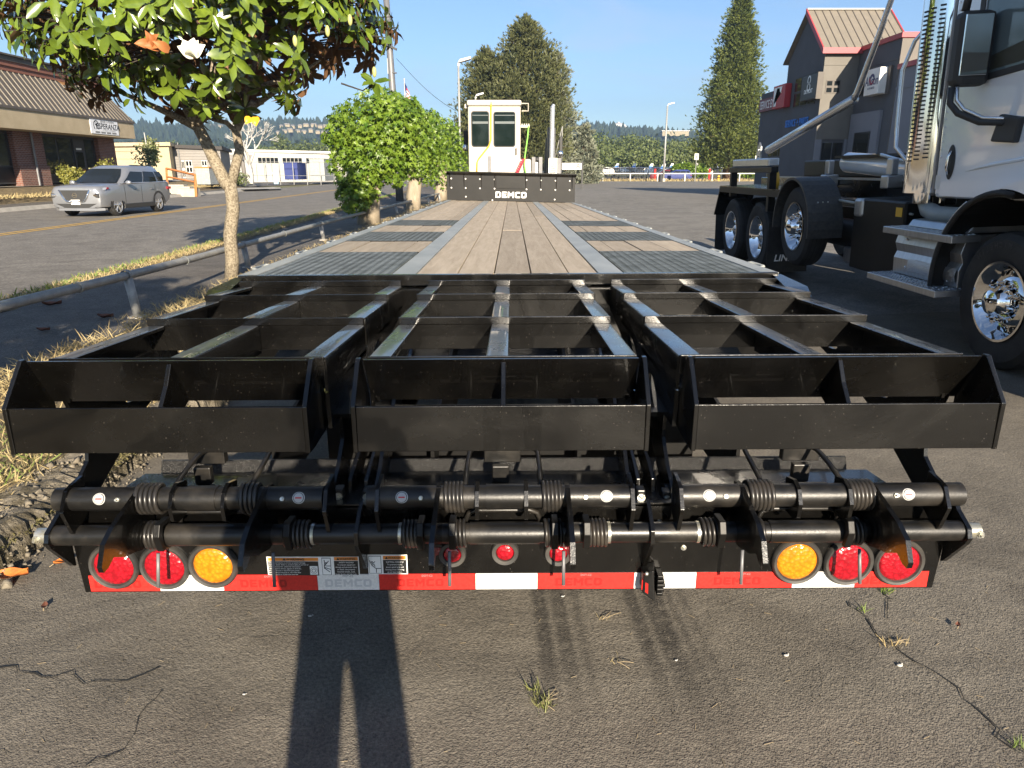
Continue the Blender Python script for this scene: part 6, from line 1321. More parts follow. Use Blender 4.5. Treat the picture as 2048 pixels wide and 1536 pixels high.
    for nm, idx, m_ in (('foliage', rest, m_magn),):
        V, Fs = scatter(PP[idx] - np.array(org), DD[idx], NN[idx], LL[idx], *T_LEAF); stuff(link(nm, npmesh(nm, V, Fs, m_), T, smooth=True, o=org))
    if single:
        lm = []
        for v in range(3):
            tv = T_LEAF[0].copy(); tv[:, 1] *= (.9, 1.05, 1.2)[v]; tv[:, 2] *= (1, 1.8, .5)[v]; m0 = npmesh('leaf', tv, [np.array([f for f in T_LEAF[1] if len(f) == s]) for s in (3, 4)], m_magn); m0.polygons.foreach_set('use_smooth', [True] * len(m0.polygons)); lm.append(m0)
        d, b, n = frames(DD[own], NN[own])
        for k, i in enumerate(own):
            Rm = Matrix(((d[k][0], b[k][0], n[k][0], 0), (d[k][1], b[k][1], n[k][1], 0), (d[k][2], b[k][2], n[k][2], 0), (0, 0, 0, 1)))
            inst('leaf', lm[k % 3], Matrix.Translation(Vector(PP[i]) - org) @ Rm @ Matrix.Scale(LL[i], 4), T)
    if flowers:
        def petal(c, d, L, wdt, m_, nm, cup=.25):
            mb = MB(); d = Vector(d).normalized(); u = d.cross(Vector((.1, -1, .2))).normalized(); nn = u.cross(d)
            def fn(s, t): r = wdt * math.sin(math.pi * (.12 + .88 * s) ** .8) * (t - .5) * 2; return Vector(c) + d * L * s + u * r + nn * (cup * L * math.sin(math.pi * s * .8) + .4 * abs(r))
            mb.grid(fn, 6, 4); return mb.build(nm, m_, T, smooth=True)
        f0 = AY(388, 112, by - 2.42)
        for k in range(9):
            a = k * 2 * math.pi / 9; up = .55 if k % 2 else 1.6
            d = Vector((math.cos(a), -.35 + .6 * math.sin(a), up)); petal(f0, d, .17, .062, m_petal, 'petal')
        w0 = AY(318, 95, by - 2.4)
        for k in range(7):
            a = rd.uniform(0, 6.28); petal(w0 + Vector((rd.uniform(-.1, .1), 0, rd.uniform(-.05, .05))), (math.cos(a), -.4, math.sin(a) - .5), .17, .05, m_magbrown, 'withered_petal')
        y0 = AY(512, 245, by - 1.8); petal(y0 + Vector((0, 0, .06)), (.1, -.2, -1), .11, .05, m_magyellow, 'yellow_leaf'); petal(y0 + Vector((-.05, 0, .05)), (-.5, -.3, -.7), .10, .045, m_magyellow, 'yellow_leaf')
        for (px, py) in ((590, 82), (655, 62), (152, 88), (700, 40)):
            b0 = AY(px, py, by - 2.0); mb = MB(); mb.ball(b0, .026, 10, 8, (1, 1, 2.2)); mb.build('bud', m_bud, T, smooth=True)
        # the low side spray at the right edge
        sp = AY(748, 165, by - .3); mb = MB(); limb(mb, [sp + Vector((-.45, .1, .0)), sp + Vector((-.15, 0, -.1)), sp], .012, .006, 5); mb.build('twig', m_barkd, T)
        V, Fs = scatter(np.tile(np.array(sp - org), (11, 1)), np.array([(math.cos(k * 2.4), math.sin(k * 2.4) * .8, -.9 + .38 * (k % 5)) for k in range(11)]), np.array([(.5 * math.sin(k * 3.1), -.9, .5 + .3 * math.cos(k * 1.7)) for k in range(11)]), np.linspace(.15, .25, 11), *T_LEAF)
        link('leaf_spray', npmesh('leaf_spray', V, Fs, m_magn), T, smooth=True, o=org)
        mb = MB(); mb.ball(sp + Vector((.02, -.05, .12)), .03, 10, 8, (1, 1, 2.2)); mb.build('bud', m_bud, T, smooth=True)
    return T
magnolia((-4.25, 10.3, 0), 'magnolia with glossy leaves, one white flower and forked lichen covered trunk beside the pipe rail', 640, 4)
magnolia((-3.15, -1.2, 0), 'second magnolia of the row, standing left behind the viewer', 200, 9, single=False, flowers=False, cs=.56)
# ------------------------------------------------------------------ sweetgums trained into dense balls on thick pale trunks
def sweetgum(base, tr, blobs, label, n, seed, th=2.0):
    rng = np.random.default_rng(seed); T = thing('sweetgum_tree', label, 'tree', base, 'clipped trees in a row beside the rail'); bx, by, bz = base
    mb = MB(); limb(mb, [Vector((bx, by, -.05)), Vector((bx + .02, by, .5)), Vector((bx + .12, by, 1.1)), Vector((bx + .1, by, th))], tr * 1.05, tr * .8, 14); mb.build('trunk', m_barkg, T, smooth=True)
    Ps, Ns = [], []
    tot = sum(r[0] * r[2] for c, r in blobs)
    for (c, r) in blobs:
        m = int(n * r[0] * r[2] / tot); d = rng.normal(size=(m, 3)); d /= np.linalg.norm(d, axis=1, keepdims=True)
        bump = 1 + .17 * np.sin(d[:, 0] * 6 + c[0]) * np.sin(d[:, 2] * 5 + c[2]) + .06 * np.sin(d[:, 1] * 14 + d[:, 0] * 11); s = rng.beta(5, 1.1, m) * 1.06
        Ps.append(np.array(c) + d * np.array(r) * (bump * s)[:, None]); Ns.append(d)
    P, Nn = np.concatenate(Ps), np.concatenate(Ns)
    D = rng.normal(size=P.shape) * .8 + np.array((0, 0, -.6)) + Nn * .35; N2 = Nn + np.array((0, -.1, .55)) + rng.normal(size=P.shape) * .5
    V, Fs = scatter(P - np.array(base), D, N2, rng.uniform(.13, .24, len(P)), *T_STAR); stuff(link('crown', npmesh('crown', V, Fs, m_gum), T, o=Vector(base)))
    return T
def blob(px, py, Y, rx, rz, ry=None): v = AY(px, py, Y); k = Y / 1420 * 1.0; return ((v.x, Y, v.z), (rx * k, (ry or rx) * k, rz * k))
sweetgum((-4.2, 21.3, 0), .33, [blob(752, 262, 21.4, 78, 62, 72), blob(792, 248, 21.6, 62, 55), blob(720, 330, 21.0, 52, 66), blob(712, 392, 20.8, 34, 34), blob(770, 310, 21.4, 58, 55), blob(690, 270, 21.2, 38, 42)], 'nearest of three dense clipped green trees beside the rail', 7500, 31)
sweetgum((-3.95, 29.2, 0), .30, [blob(832, 268, 29.4, 58, 52), blob(818, 300, 29.2, 55, 50), blob(842, 320, 29.2, 46, 42), blob(800, 240, 29.6, 50, 40)], 'second dense clipped green tree of the row, between two others', 5200, 32)
sweetgum((-3.7, 38, 0), .34, [blob(885, 290, 38.2, 46, 48), blob(880, 330, 38, 44, 44), blob(905, 330, 38.4, 36, 44), blob(870, 262, 38.4, 40, 30)], 'farthest clipped green tree of the row, beside the white cab', 4200, 33)
# ------------------------------------------------------------------ conifers, pines and mixed trees
def conifer(name, label, base, h, R0, mat, barkm, n, seed, shape, leaf=.6, tmpl=T_TUFT, clump=9, zlow=.06, trunk_r=.35, up=.2, lean=0, tiers=0, group=None, spike=.5):
    rng = np.random.default_rng(seed); T = thing(name, label, 'tree', base, group); bx, by, bz = base
    mb = MB(); limb(mb, [Vector((bx, by, bz - .1)), Vector((bx + lean * .4, by, bz + h * .4)), Vector((bx + lean, by, bz + h * .97))], trunk_r, .05, 10); mb.build('trunk', barkm, T, smooth=True)
    clump = 64; m = n // clump; t = (np.arange(m) + rng.random(m)) / m; t = (1 - (1 - t) ** .72) * (1 - zlow) + zlow; a = np.arange(m) * 2.399 + rng.uniform(-.5, .5, m)
    rad = np.array([shape(x) for x in t]) * R0 * rng.uniform(.72, 1.12, m); f = rng.beta(4.5, 1.0, m)
    C = np.stack([bx + lean * t + np.cos(a) * rad * f, by + np.sin(a) * rad * f, bz + t * h + up * rad * f - .05 * h * f * (1 - t)], 1); out = np.stack([np.cos(a), np.sin(a), np.full(m, .35)], 1)
    brm = MB()
    for i in range(0, m, max(1, m // 70)):
        brm.tube([(bx + lean * t[i], by, bz + t[i] * h - .02 * h * f[i] * (1 - t[i])), tuple(C[i])], [.07 * (1 - t[i]) + .02, .01], 4, cap=False)
    stuff(brm.build('branches', barkm, T))
    sp = (.125 * rad + .04 * R0); loc = rng.normal(size=(m, clump, 3)) * np.array((1, 1, .62)); along = np.abs(rng.normal(size=(m, clump, 1)))
    P = (C[:, None, :] + loc * sp[:, None, None] * .8 - out[:, None, :] * np.array((1, 1, .1)) * along * (sp * 1.2)[:, None, None] + np.array((0, 0, 1.0)) * np.maximum(0, 1 - np.linalg.norm(loc[:, :, :2], axis=2, keepdims=True)) * (sp * spike)[:, None, None]).reshape(-1, 3)
    rel = (loc * np.array((1, 1, 1.3))).reshape(-1, 3)
    D = rel * .8 + np.repeat(out, clump, 0) * .5 + rng.normal(size=P.shape) * .5 + np.array((0, 0, .35 + .4 * spike)); N = rel + np.repeat(out, clump, 0) * .6 + rng.normal(size=P.shape) * .5 + np.array((0, 0, .3))
    V, Fs = scatter(P - np.array(base), D, N, rng.uniform(.6, 1.25, len(P)) * leaf, *tmpl); stuff(link('crown', npmesh('crown', V, Fs, mat), T, o=Vector(base))); return T
BZ = .0
v = AY(1455, 352, 116)
conifer('conifer_tree', 'tall full conifer with pointed top standing right of centre behind the white rail', (v.x, 116, 0), 28.3, 6.6, m_conif, m_barkr, 24000, 41,
        lambda t: (.8 if t < .16 else 1) * min(1, 1.13 * (1 - t) ** .86), .55, trunk_r=.8, up=.10, zlow=.10)
pineshape = lambda t: (.55 + 1.6 * t if t < .28 else 1.0) * (1 - max(0, (t - .28) / .72) ** 1.75) ** .72
v = AY(1045, 345, 78); conifer('pine_tree', 'tallest bushy pine behind the white cab', (v.x + .3, 78, 0), 15.9, 5.0, m_pine, m_barkr, 15500, 42, pineshape, .42, spike=1.5, trunk_r=.4, up=.25, zlow=.16)
v = AY(975, 345, 80); conifer('pine_tree', 'broad dark pine left of the taller pine, behind the street lamp', (v.x, 80, 0), 13.4, 4.3, m_pine, m_barkr, 12000, 43, pineshape, .42, spike=1.5, trunk_r=.35, up=.25, zlow=.12)
v = AY(1112, 345, 84); conifer('cedar_tree', 'pale blue grey cedar at the right side of the pines', (v.x, 84, 0), 13.6, 3.5, m_pineb, m_barkr, 7500, 44, lambda t: (1 - t) ** .55 * (.6 + .5 * math.sin(t * 9) ** 2), .45, spike=.1, trunk_r=.3, up=-.02, zlow=.06)
v = AY(1160, 345, 86); conifer('cedar_tree', 'low pale cedar spreading right of the other cedar', (v.x + .3, 86, 0), 6.8, 2.6, m_pineb, m_barkr, 3000, 45, lambda t: (1 - t) ** .6, .42, spike=.1, trunk_r=.2, up=-.05, zlow=.04)
def broadleaf(base, h, wd, label, n, seed, mat=None, leaf=.5, name='broadleaf_tree', group='trees beyond the airfield', trunk=True):
    rng = np.random.default_rng(seed); T = thing(name, label, 'tree' if 'tree' in name else 'shrub', base, group); bx, by, bz = base
    mb = MB(); limb(mb, [Vector((bx, by, bz - .1)), Vector((bx, by, bz + h * .35)), Vector((bx + .2, by, bz + h * .7))], max(.03, h * .022), .02, 8); mb.build('trunk', m_barkd, T)
    nb = 11; Ps, Ns = [], []
    for k in range(nb):
        c = np.array((bx + rng.uniform(-.5, .5) * wd * .62, by + rng.uniform(-.5, .5) * wd * .62, bz + h * rng.uniform(.32, .78))); r = np.array((wd * .30, wd * .30, h * .24)) * rng.uniform(.7, 1.15)
        d = rng.normal(size=(n // nb, 3)); d /= np.linalg.norm(d, axis=1, keepdims=True); Ps.append(c + d * r * rng.beta(5, 1.2, (n // nb, 1))); Ns.append(d)
    P, Nn = np.concatenate(Ps), np.concatenate(Ns); V, Fs = scatter(P - np.array(base), rng.normal(size=P.shape) + Nn * .4, Nn + rng.normal(size=P.shape) * .6 + np.array((0, 0, .4)), rng.uniform(.6, 1.4, len(P)) * leaf, *T_DIAM)
    stuff(link('crown', npmesh('crown', V, Fs, mat or m_decid), T, o=Vector(base))); return T
random.seed(17)
for i, (px, top, wpx, Y, lab) in enumerate(((1190, 262, 60, 215, 'round tree right of the pale cedar'), (1228, 258, 70, 225, 'wide tree above the bramble bank'), (1268, 258, 72, 220, 'tree just left of the tall lamp post, beyond the airfield'), (1300, 272, 40, 250, 'small round tree left of the lamp post'), (1345, 274, 50, 245, 'small tree right of the lamp post'), (1385, 268, 60, 230, 'tree left of the tall conifer'), (1212, 285, 70, 205, 'low tree behind the parked planes'), (1530, 285, 60, 240, 'tree between the conifer and the dealership'),
                                               (575, 265, 46, 260, 'tree above the long white hangar'), (610, 275, 40, 250, 'tree above the hangar end'), (650, 280, 50, 240, 'tree left of the clipped green trees'), (540, 285, 44, 240, 'low tree above the hangar roof'), (345, 280, 70, 170, 'tree above the clapboard building'), (300, 282, 60, 160, 'tree above the beige building'), (395, 285, 60, 180, 'tree between the magnolia limbs'))):
    v = AY(px, 345, Y); h = AY(px, top, Y).z; broadleaf((v.x, Y, 0), h, wpx / 1420 * Y * 1.05, lab, 1500, 60 + i, leaf=Y * .0032)
# bramble bank behind the planes, clipped hedge by the rail
def bank(name, label, px0, px1, top, Y, dep, n, mat, leaf, kind='stuff'):
    a, b = AY(px0, 345, Y), AY(px1, 345, Y); h = AY((px0 + px1) / 2, top, Y).z; P = np.stack([RNG.uniform(a.x, b.x, n), RNG.uniform(Y, Y + dep, n), np.zeros(n)], 1)
    hh = h * (.75 + .25 * np.sin(P[:, 0] * .9) * np.sin(P[:, 1] * .7 + P[:, 0] * .3)); P[:, 2] = hh * RNG.beta(4, 1.2, n)
    V, Fs = scatter(P, rand_dir(n), rand_dir(n) + np.array((0, -.5, .8)), RNG.uniform(.6, 1.4, n) * leaf, *T_DIAM); o = link(name, npmesh(name, V, Fs, mat)); stuff(o); return o
bank('bramble_bank', '', 1130, 1430, 295, 196, 10, 9000, m_decid, .75)
bank('bramble_bank', '', 1470, 1560, 318, 200, 10, 2500, m_decid, .75)
bank('hedge', '', 1348, 1418, 325, 112, 2.5, 3800, m_gum, .3)
bank('hedge', '', 1478, 1530, 335, 114, 2.5, 1500, m_gum, .3)
# far valley wood in front of the hills
def wood(px0, px1, Y, lo, hi, n):
    a, b = AY(px0, 345, Y).x, AY(px1, 345, Y).x; c = 40; P = []
    for k in range(n):
        x, h, w_ = random.uniform(a, b), random.uniform(lo, hi), random.uniform(5, 10); d = rand_dir(c); P.append(np.array((x, Y + random.uniform(0, 40), h * .55)) + d * np.array((w_, w_, h * .45)))
    P = np.concatenate(P); V, Fs = scatter(P, rand_dir(len(P)), rand_dir(len(P)) + np.array((0, -.4, .8)), RNG.uniform(2.0, 4.2, len(P)), *T_DIAM); stuff(link('valley_wood', npmesh('valley_wood', V, Fs, m_forest)))
wood(180, 720, 520, 14, 24, 150); wood(1120, 1620, 480, 14, 24, 130)
# shrubs by the shop, birch, bare tree, planting at the drive
for i, (px, py0, py1, wpx, Y, lab) in enumerate(((150, 330, 368, 40, 35.5, 'yellowish shrub by the shop door behind the car'), (135, 345, 372, 30, 34.8, 'low yellowish shrub left of the other by the shop window'), (215, 316, 335, 44, 41.5, 'clipped yellow green shrub at the shop corner'))):
    v = AY(px, py1, Y); hz = AY(px, py0, Y).z; broadleaf((v.x, Y, GZ), max(.8, hz - GZ), wpx / 1420 * Y, lab, 1400, 90 + i, m_shrubm, .11, 'flowering_shrub', 'shrubs in front of the shop')
v = AY(300, 350, 55); b_ = broadleaf((v.x, 55, .79), AY(300, 262, 55).z - .79, 40 / 1420 * 55, 'slender young birch in front of the beige building', 900, 97, m_birch, .22, 'birch_tree', None)
mb = MB(); limb(mb, [Vector((v.x + .05, 55, .7)), Vector((v.x + .1, 55, 2.2)), Vector((v.x, 55, 4.2))], .09, .03, 8); mb.build('pale_stem', m_offwhite, b_, smooth=True)
BT = thing('bare_tree', 'dead white barked tree without leaves in front of the hangar row', 'tree', tuple(AY(502, 360, 70)[:2]) + (.3,))
mb = MB(); rb = random.Random(8)
def grow(p, d, L, r, dep):
    e = p + d * L; mb.tube([p, p.lerp(e, .5) + Vector((rb.gauss(0, .05), rb.gauss(0, .05), 0)) * L, e], [r, r * .8, r * .62], 5, cap=False)
    if dep:
        for k in range(3 if dep > 1 else 3):
            nd = (d + Vector((rb.gauss(0, .42), rb.gauss(0, .42), rb.gauss(.12, .25)))).normalized(); grow(e, nd, L * rb.uniform(.6, .85), r * .6, dep - 1)
p0 = Vector(BT.location); grow(p0, Vector((0, 0, 1)), 1.8, .22, 5); mb.build('trunk', m_offwhite, BT, smooth=True)
for i, (px, py, w_, h) in enumerate(((440, 360, 1.3, .9), (478, 360, 1.6, 1.3), (470, 368, 1.2, .8))):
    v = AY(px, 350, 62 + i); broadleaf((v.x, 62 + i, .2), h, w_, ('green shrub left of the bare tree', 'taller green shrub beside the magnolia trunk', 'low green shrub at the drive edge')[i], 500, 120 + i, m_decid, .16, 'green_shrub', 'shrubs by the driveway')

# unseen trees added behind the viewer to darken reflections in glass, chrome and black paint
for i, (x, y, h, w_) in enumerate(((-22, -42, 9, 11), (-10, -48, 11, 12), (1, -44, 9.5, 12), (11, -50, 11.5, 10), (-34, -30, 8, 11), (20.5, -34, 8, 4), (-27, -10, 7, 9))):
    broadleaf((x, y, 0), h, w_, 'unseen leafy tree added behind the viewer to darken reflections', 900, 150 + i, leaf=.75, group='unseen trees added behind the viewer')
# ------------------------------------------------------------------ pipe rail along the walk
PR = thing('pipe_rail', 'low galvanised pipe rail on short posts between trailer and walk', 'railing', (-4.2, 16, 0))
rp = [(-4.15, 3.0, .47), (-4.10, 5.6, .46), (-4.02, 7.45, .455), (-4.14, 9.4, .41), (-4.30, 11.5, .365), (-4.28, 16.2, .37), (-4.22, 21, .36), (-4.05, 26, .37), (-3.92, 31, .38), (-3.75, 37, .40), (-3.6, 44, .42), (-3.4, 60, .42)]
mb = MB(); mb.tube(rp, .043, 14); mb.build('rail', m_rail_g, PR, smooth=True)
def railp(y):
    for a, b in zip(rp[:-1], rp[1:]):
        if a[1] <= y <= b[1]: t = (y - a[1]) / (b[1] - a[1]); return [a[k] + (b[k] - a[k]) * t for k in range(3)]
for y in (3.4, 7.42, 11.5, 16.2, 21.5, 25.5, 29.5, 33.5, 37.5, 41.5, 46, 51, 56):
    x, _, z = railp(y); mb = MB(); mb.tube([(x + .06, y, -.02), (x + .01, y, z - .03)], .046, 14); po = mb.build('post', m_rail_g, PR, smooth=True)
    mb = MB(); mb.lathe([(.054, -.03), (.060, -.03), (.060, .03), (.054, .03)], (x, y, z), 'y', 14, closed=True); mb.build('clamp', m_rail_g, po)
    mb = MB(); mb.box(x - .02, x + .14, y - .08, y + .08, 0.0, .03); mb.build('base', m_conc, po)
for y in (6.6, 9.0, 13.6):
    x, _, z = railp(y); mb = MB(); mb.lathe([(.053, -.014), (.056, -.014), (.056, .014), (.053, .014)], (x, y, z), 'y', 14, closed=True); mb.build('pipe_joint', m_galv, PR)
# ------------------------------------------------------------------ poles and lamps
v = AY(800, 402, 38); x = v.x
UPO = thing('utility_pole', 'grey steel pole with brackets and a wire rising behind the clipped trees', 'pole', (x, 38, 0))
mb = MB(); mb.tube([(x, 38, -.05), (x - .12, 38, 5), (x - .30, 38, 12)], [.20, .17, .13], 14); mb.build('shaft', m_greymetal, UPO, smooth=True)
t9 = AY(784, 95, 38)
mb = MB(); mb.obox((t9.x, 37.85, t9.z), (.55, .12, .10), (0, R(25), 0)); mb.build('bracket', m_clad, UPO)
mb = MB(); mb.box(t9.x - .26, t9.x - .16, 37.9, 38.05, t9.z - 1.2, t9.z - .5); mb.build('conduit_box', m_galv, UPO)
for z in (t9.z - 1.15, t9.z + .7): mb = MB(); mb.lathe([(.165, -.02), (.175, 0), (.165, .02)], (t9.x + .02, 38, z), 'z', 14); mb.build('band', m_greymetal, UPO)
WR = thing('overhead_wire', 'thin wire sloping down from the steel pole to the street lamp', 'wire', tuple(t9))
mb = MB(); e = AY(912, 222, 47); p0 = AY(793, 117, 38); p_ = [p0.lerp(e, k / 12) - Vector((0, 0, .25 * math.sin(math.pi * k / 12))) for k in range(13)]; mb.tube(p_, .014, 4); mb.build('span', m_clad, WR)
mb = MB(); e2 = AY(690, 40, 37); mb.tube([e2.lerp(AY(783, 108, 38), k / 5) for k in range(6)], .012, 4); mb.build('span', m_clad, WR)
def lamp_post(base, top, hx, label, r=.09, hl=.75):
    x, y, _ = base; L = thing('street_lamp', label, 'street lamp', base, 'parking lot lamp posts')
    mb = MB(); mb.tube([(x, y, -.05), (x, y, top * .5), (x, y, top)], [r * 1.3, r, r * .85], 12); mb.build('pole', m_rail_g, L, smooth=True)
    mb = MB(); mb.box(x - .25, x + .25, y - .25, y + .25, -.02, .55); mb.build('footing', m_conc, L, bevel=.03)
    mb = MB(); mb.tube([(x, y, top - .05), (x + hx * .05, y, top + .16)], .075, 8); mb.build('neck', m_lampw, L)
    mb = MB(); s = 1 if hx > 0 else -1; mb.hexa([(x, y - .22, top + .12), (x + hx * .98, y - .26, top + .32), (x + hx * .98, y + .26, top + .32), (x, y + .22, top + .12), (x + hx * .1, y - .2, top + .3), (x + hx * .95, y - .22, top + .46), (x + hx * .95, y + .22, top + .46), (x + hx * .1, y + .2, top + .3)]); h = mb.build('lamp_head', m_lampw, L, bevel=.03)
    mb = MB(); mb.hexa([(x + hx * .12, y - .17, top + .125), (x + hx * .88, y - .19, top + .285), (x + hx * .88, y + .19, top + .285), (x + hx * .12, y + .17, top + .125), (x + hx * .12, y - .17, top + .14), (x + hx * .88, y - .19, top + .295), (x + hx * .88, y + .19, top + .295), (x + hx * .12, y + .17, top + .14)]); mb.build('lamp_glass', m_greymetal, h)
v = AY(921, 342, 47); lamp_post((v.x, 47, 0), AY(915, 130, 47).z, .80, 'tall lamp post left of the white cab, head tilted to the right', .07)
v = AY(953, 342, 68); lamp_post((v.x, 68, 0), AY(949, 196, 68).z, .75, 'white lamp showing just above the cab roof in front of the pines')
v = AY(1327, 350, 100); lamp_post((v.x, 100, 0), AY(1336, 212, 100).z, .9, 'lamp post standing alone before the airfield, left of the tall conifer', .12)
for ob in [o for o in bpy.data.objects if o.name.startswith('street_lamp.002')]: pass
# flag on a pole behind the clipped trees
v = AY(816, 345, 90); FL = thing('flagpole', 'far flagpole with a limp striped flag above the clipped trees', 'flagpole', (v.x, 90, 0)); zt = AY(813, 160, 90).z
mb = MB(); mb.tube([(v.x, 90, 0), (v.x, 90, zt)], [.09, .05], 8); mb.ball((v.x, 90, zt + .08), .10); mb.build('pole', m_offwhite, FL)
mb = MB(); mb.tube([(v.x, 90, zt - .2), (v.x, 90, zt)], .02, 4)
for k in range(7):
    mb = MB(); z0 = zt - .5 - k * .24; mb.grid(lambda u, w_: (v.x + .06 + u * .5 + k * .03, 90 + .1 * math.sin(u * 9 + w_), z0 - w_ * .24 - u * .9), 6, 1); mb.build('flag_stripe', m_decal_w if k % 2 else m_redtape, FL)
mb = MB(); mb.grid(lambda u, w_: (v.x + .05 + u * .25, 89.95 + .1 * math.sin(u * 9), zt - .3 - w_ * .8 - u * .45), 4, 1); mb.build('flag_canton', m_navy, FL)
# ------------------------------------------------------------------ far white rail and signs by the airfield
FR = thing('white_rail_fence', 'low white pipe fence along the far edge of the lot', 'fence', (20, 105, 0)); mb = MB(); mb.tube([(8.5, 105, 1.15), (46, 105.5, 1.15)], .07, 8); mb.build('rail', m_white, FR)
for k in range(10): mb = MB(); x = 9 + k * 3.9; mb.cyl((x, 105 + k * .05, -.02), (x, 105 + k * .05, 1.09), .08, 8); mb.build('post', m_white, FR)
def sign(name, label, px, py_base, Y, zc, w_, h, mat, mpost, txt=None, tm=None, ts=.3, rnd=False):
    v = AY(px, 345, Y); t = thing(name, label, 'sign', (v.x, Y, 0)); mb = MB(); mb.cyl((v.x, Y + .06, -.02), (v.x, Y + .06, zc + h / 2), .05, 8); mb.build('post', mpost, t)
    mb = MB()
    if rnd: mb.lathe([(.001, -.02), (w_ / 2, -.02), (w_ / 2, .02), (.001, .02)], (v.x, Y, zc), 'y', 8)
    else: mb.box(v.x - w_ / 2, v.x + w_ / 2, Y - .02, Y + .005, zc - h / 2, zc + h / 2)
    p = mb.build('panel', mat, t)
    if txt: text(txt, ts, (v.x, Y - .025, zc), '-y', tm, p, name='sign_print', bold=.01)
    return t, v
sign('stop_sign', 'back of a pale octagonal sign beside the parked planes', 1174, 345, 103, 3.3, .80, .80, m_galv, m_rail_g, rnd=True)
s_, v = sign('lot_sign', 'small white notice on a post right of the lamp post', 1391, 345, 103, 3.4, .55, .8, m_white, m_rail_g, None)
mb = MB(); mb.box(v.x - .18, v.x + .18, 102.972, 102.979, 3.2, 3.6); mb.build('sign_print', m_dot, s_)
s_, v = sign('lot_sign', 'small white and red notice by the dealership corner', 1512, 345, 90, 2.9, .5, .75, m_white, m_rail_g, None)
mb = MB(); mb.box(v.x - .1, v.x + .1, 89.972, 89.979, 2.85, 3.1); mb.build('sign_print', m_redink, s_)
AS = thing('airport_sign', 'white monument sign with a black letter A right of the black headboard', 'sign', tuple(AY(1145, 345, 62)[:2]) + (0,))
a, b = AY(1124, 326, 62), AY(1163, 339, 62); mb = MB(); mb.box(a.x, b.x, 61.95, 62.05, b.z, a.z); p_ = mb.build('panel', m_white, AS)
mb = MB(); mb.box(b.x + .001, b.x + .12, 61.9, 62.1, -.02, a.z + .15); mb.box(a.x - .12, a.x - .001, 61.9, 62.1, -.02, a.z + .1); mb.build('post', m_clad, AS)
text('A', .62, (AY(1156, 333, 62).x, 61.94, (a.z + b.z) / 2), '-y', m_decal_k, p_, name='sign_print', bold=.004)
text('AUBURN MUNICIPAL AIRPORT', .17, (AY(1137, 330, 62).x, 61.94, (a.z + b.z) / 2 + .10), '-y', m_dot, p_, name='sign_print', sx=.55)
# ------------------------------------------------------------------ parked light planes (high wing), one built and copied
def make_plane():
    A = thing('light_plane', 'white high wing light plane', 'plane', group='light planes parked on the airfield')
    def ab(mb, name, mat, par=None, **k): return mb.build(name, mat, par or A, local=True, **k)
    mb = MB(); mb.tube([(3.4, 0, 1.15), (3.2, 0, 1.2), (2.2, 0, 1.3), (.8, 0, 1.45), (-.8, 0, 1.45), (-2.5, 0, 1.4), (-4.4, 0, 1.45)], [.15, .42, .58, .72, .62, .34, .12], 14); fu = ab(mb, 'fuselage', m_white, smooth=True)
    mb = MB(); mb.prism([(1.2, 2.12), (.9, 2.22), (.2, 2.2), (-.5, 2.12), (.2, 2.08)], 'y', -5.4, 5.4); ab(mb, 'wing', m_white)
    mb = MB(); mb.prism([(-3.4, 1.55), (-4.3, 3.0), (-4.85, 3.0), (-4.6, 1.45)], 'y', -.06, .06); fin = ab(mb, 'tail_fin', m_white)
    mb = MB(); mb.prism([(-3.7, 2.0), (-4.0, 2.5), (-4.7, 2.5), (-4.65, 2.0)], 'y', -.068, .068); ab(mb, 'fin_stripe', m_bluesign, fin)
    mb = MB(); mb.box(-4.7, -3.8, -1.7, 1.7, 1.5, 1.56); ab(mb, 'tailplane', m_white)
    mb = MB(); mb.tube([(1.2, 0, 1.95), (.4, 0, 2.05), (-.7, 0, 1.9)], [.25, .42, .2], 10); ab(mb, 'cockpit_glass', m_carglass, fu, smooth=True)
    for s in (1, -1):
        mb = MB(); mb.tube([(.5, s * .55, 1.2), (.5, s * 2.6, 2.1)], .05, 5); ab(mb, 'strut', m_white)
        mb = MB(); mb.tube([(.2, s * .4, 1.0), (.1, s * 1.2, .3)], .05, 5); ab(mb, 'gear_leg', m_white)
        mb = MB(); mb.lathe([(.001, -.08), (.2, -.08), (.25, 0), (.2, .08), (.001, .08)], (.1, s * 1.25, .25), 'y', 14); ab(mb, 'wheel', m_rubber)
    mb = MB(); mb.lathe([(.001, -.06), (.17, -.06), (.21, 0), (.17, .06), (.001, .06)], (2.6, 0, .21), 'y', 12); mb.cyl((2.6, 0, .2), (2.6, 0, 1), .04, 6); ab(mb, 'wheel', m_rubber)
    mb = MB(); mb.box(3.42, 3.46, -.08, .08, .3, 2.0); ab(mb, 'propeller', m_clad); return A
pl0 = make_plane(); P_ = [(1195, 150, 200, 'white plane with blue marked tail right of the round sign back'), (1232, 152, 205, 'second white plane from the left in the airfield row'), (1262, 156, 190, 'third plane from the left in the airfield row'), (1285, 160, 170, 'plane behind the dark gate fence near the lamp post'), (1312, 148, 215, 'plane with raised tail left of the lamp post'), (1350, 150, 150, 'plane behind the lamp post, wing towards the hedge'), (1392, 160, 185, 'plane above the clipped hedge'), (1432, 155, 195, 'plane left of the conifer trunk'), (1472, 150, 205, 'plane with tall tail just right of the conifer trunk'), (1502, 156, 190, 'plane between conifer trunk and dealership'), (1525, 164, 200, 'rightmost plane, by the dealership corner')]
for i, (px, Y, rz, lb) in enumerate(P_):
    o = pl0 if i == 0 else copy_tree(pl0); v = AY(px, 345, Y); place(o, (v.x, Y, 0), R(rz), lb)
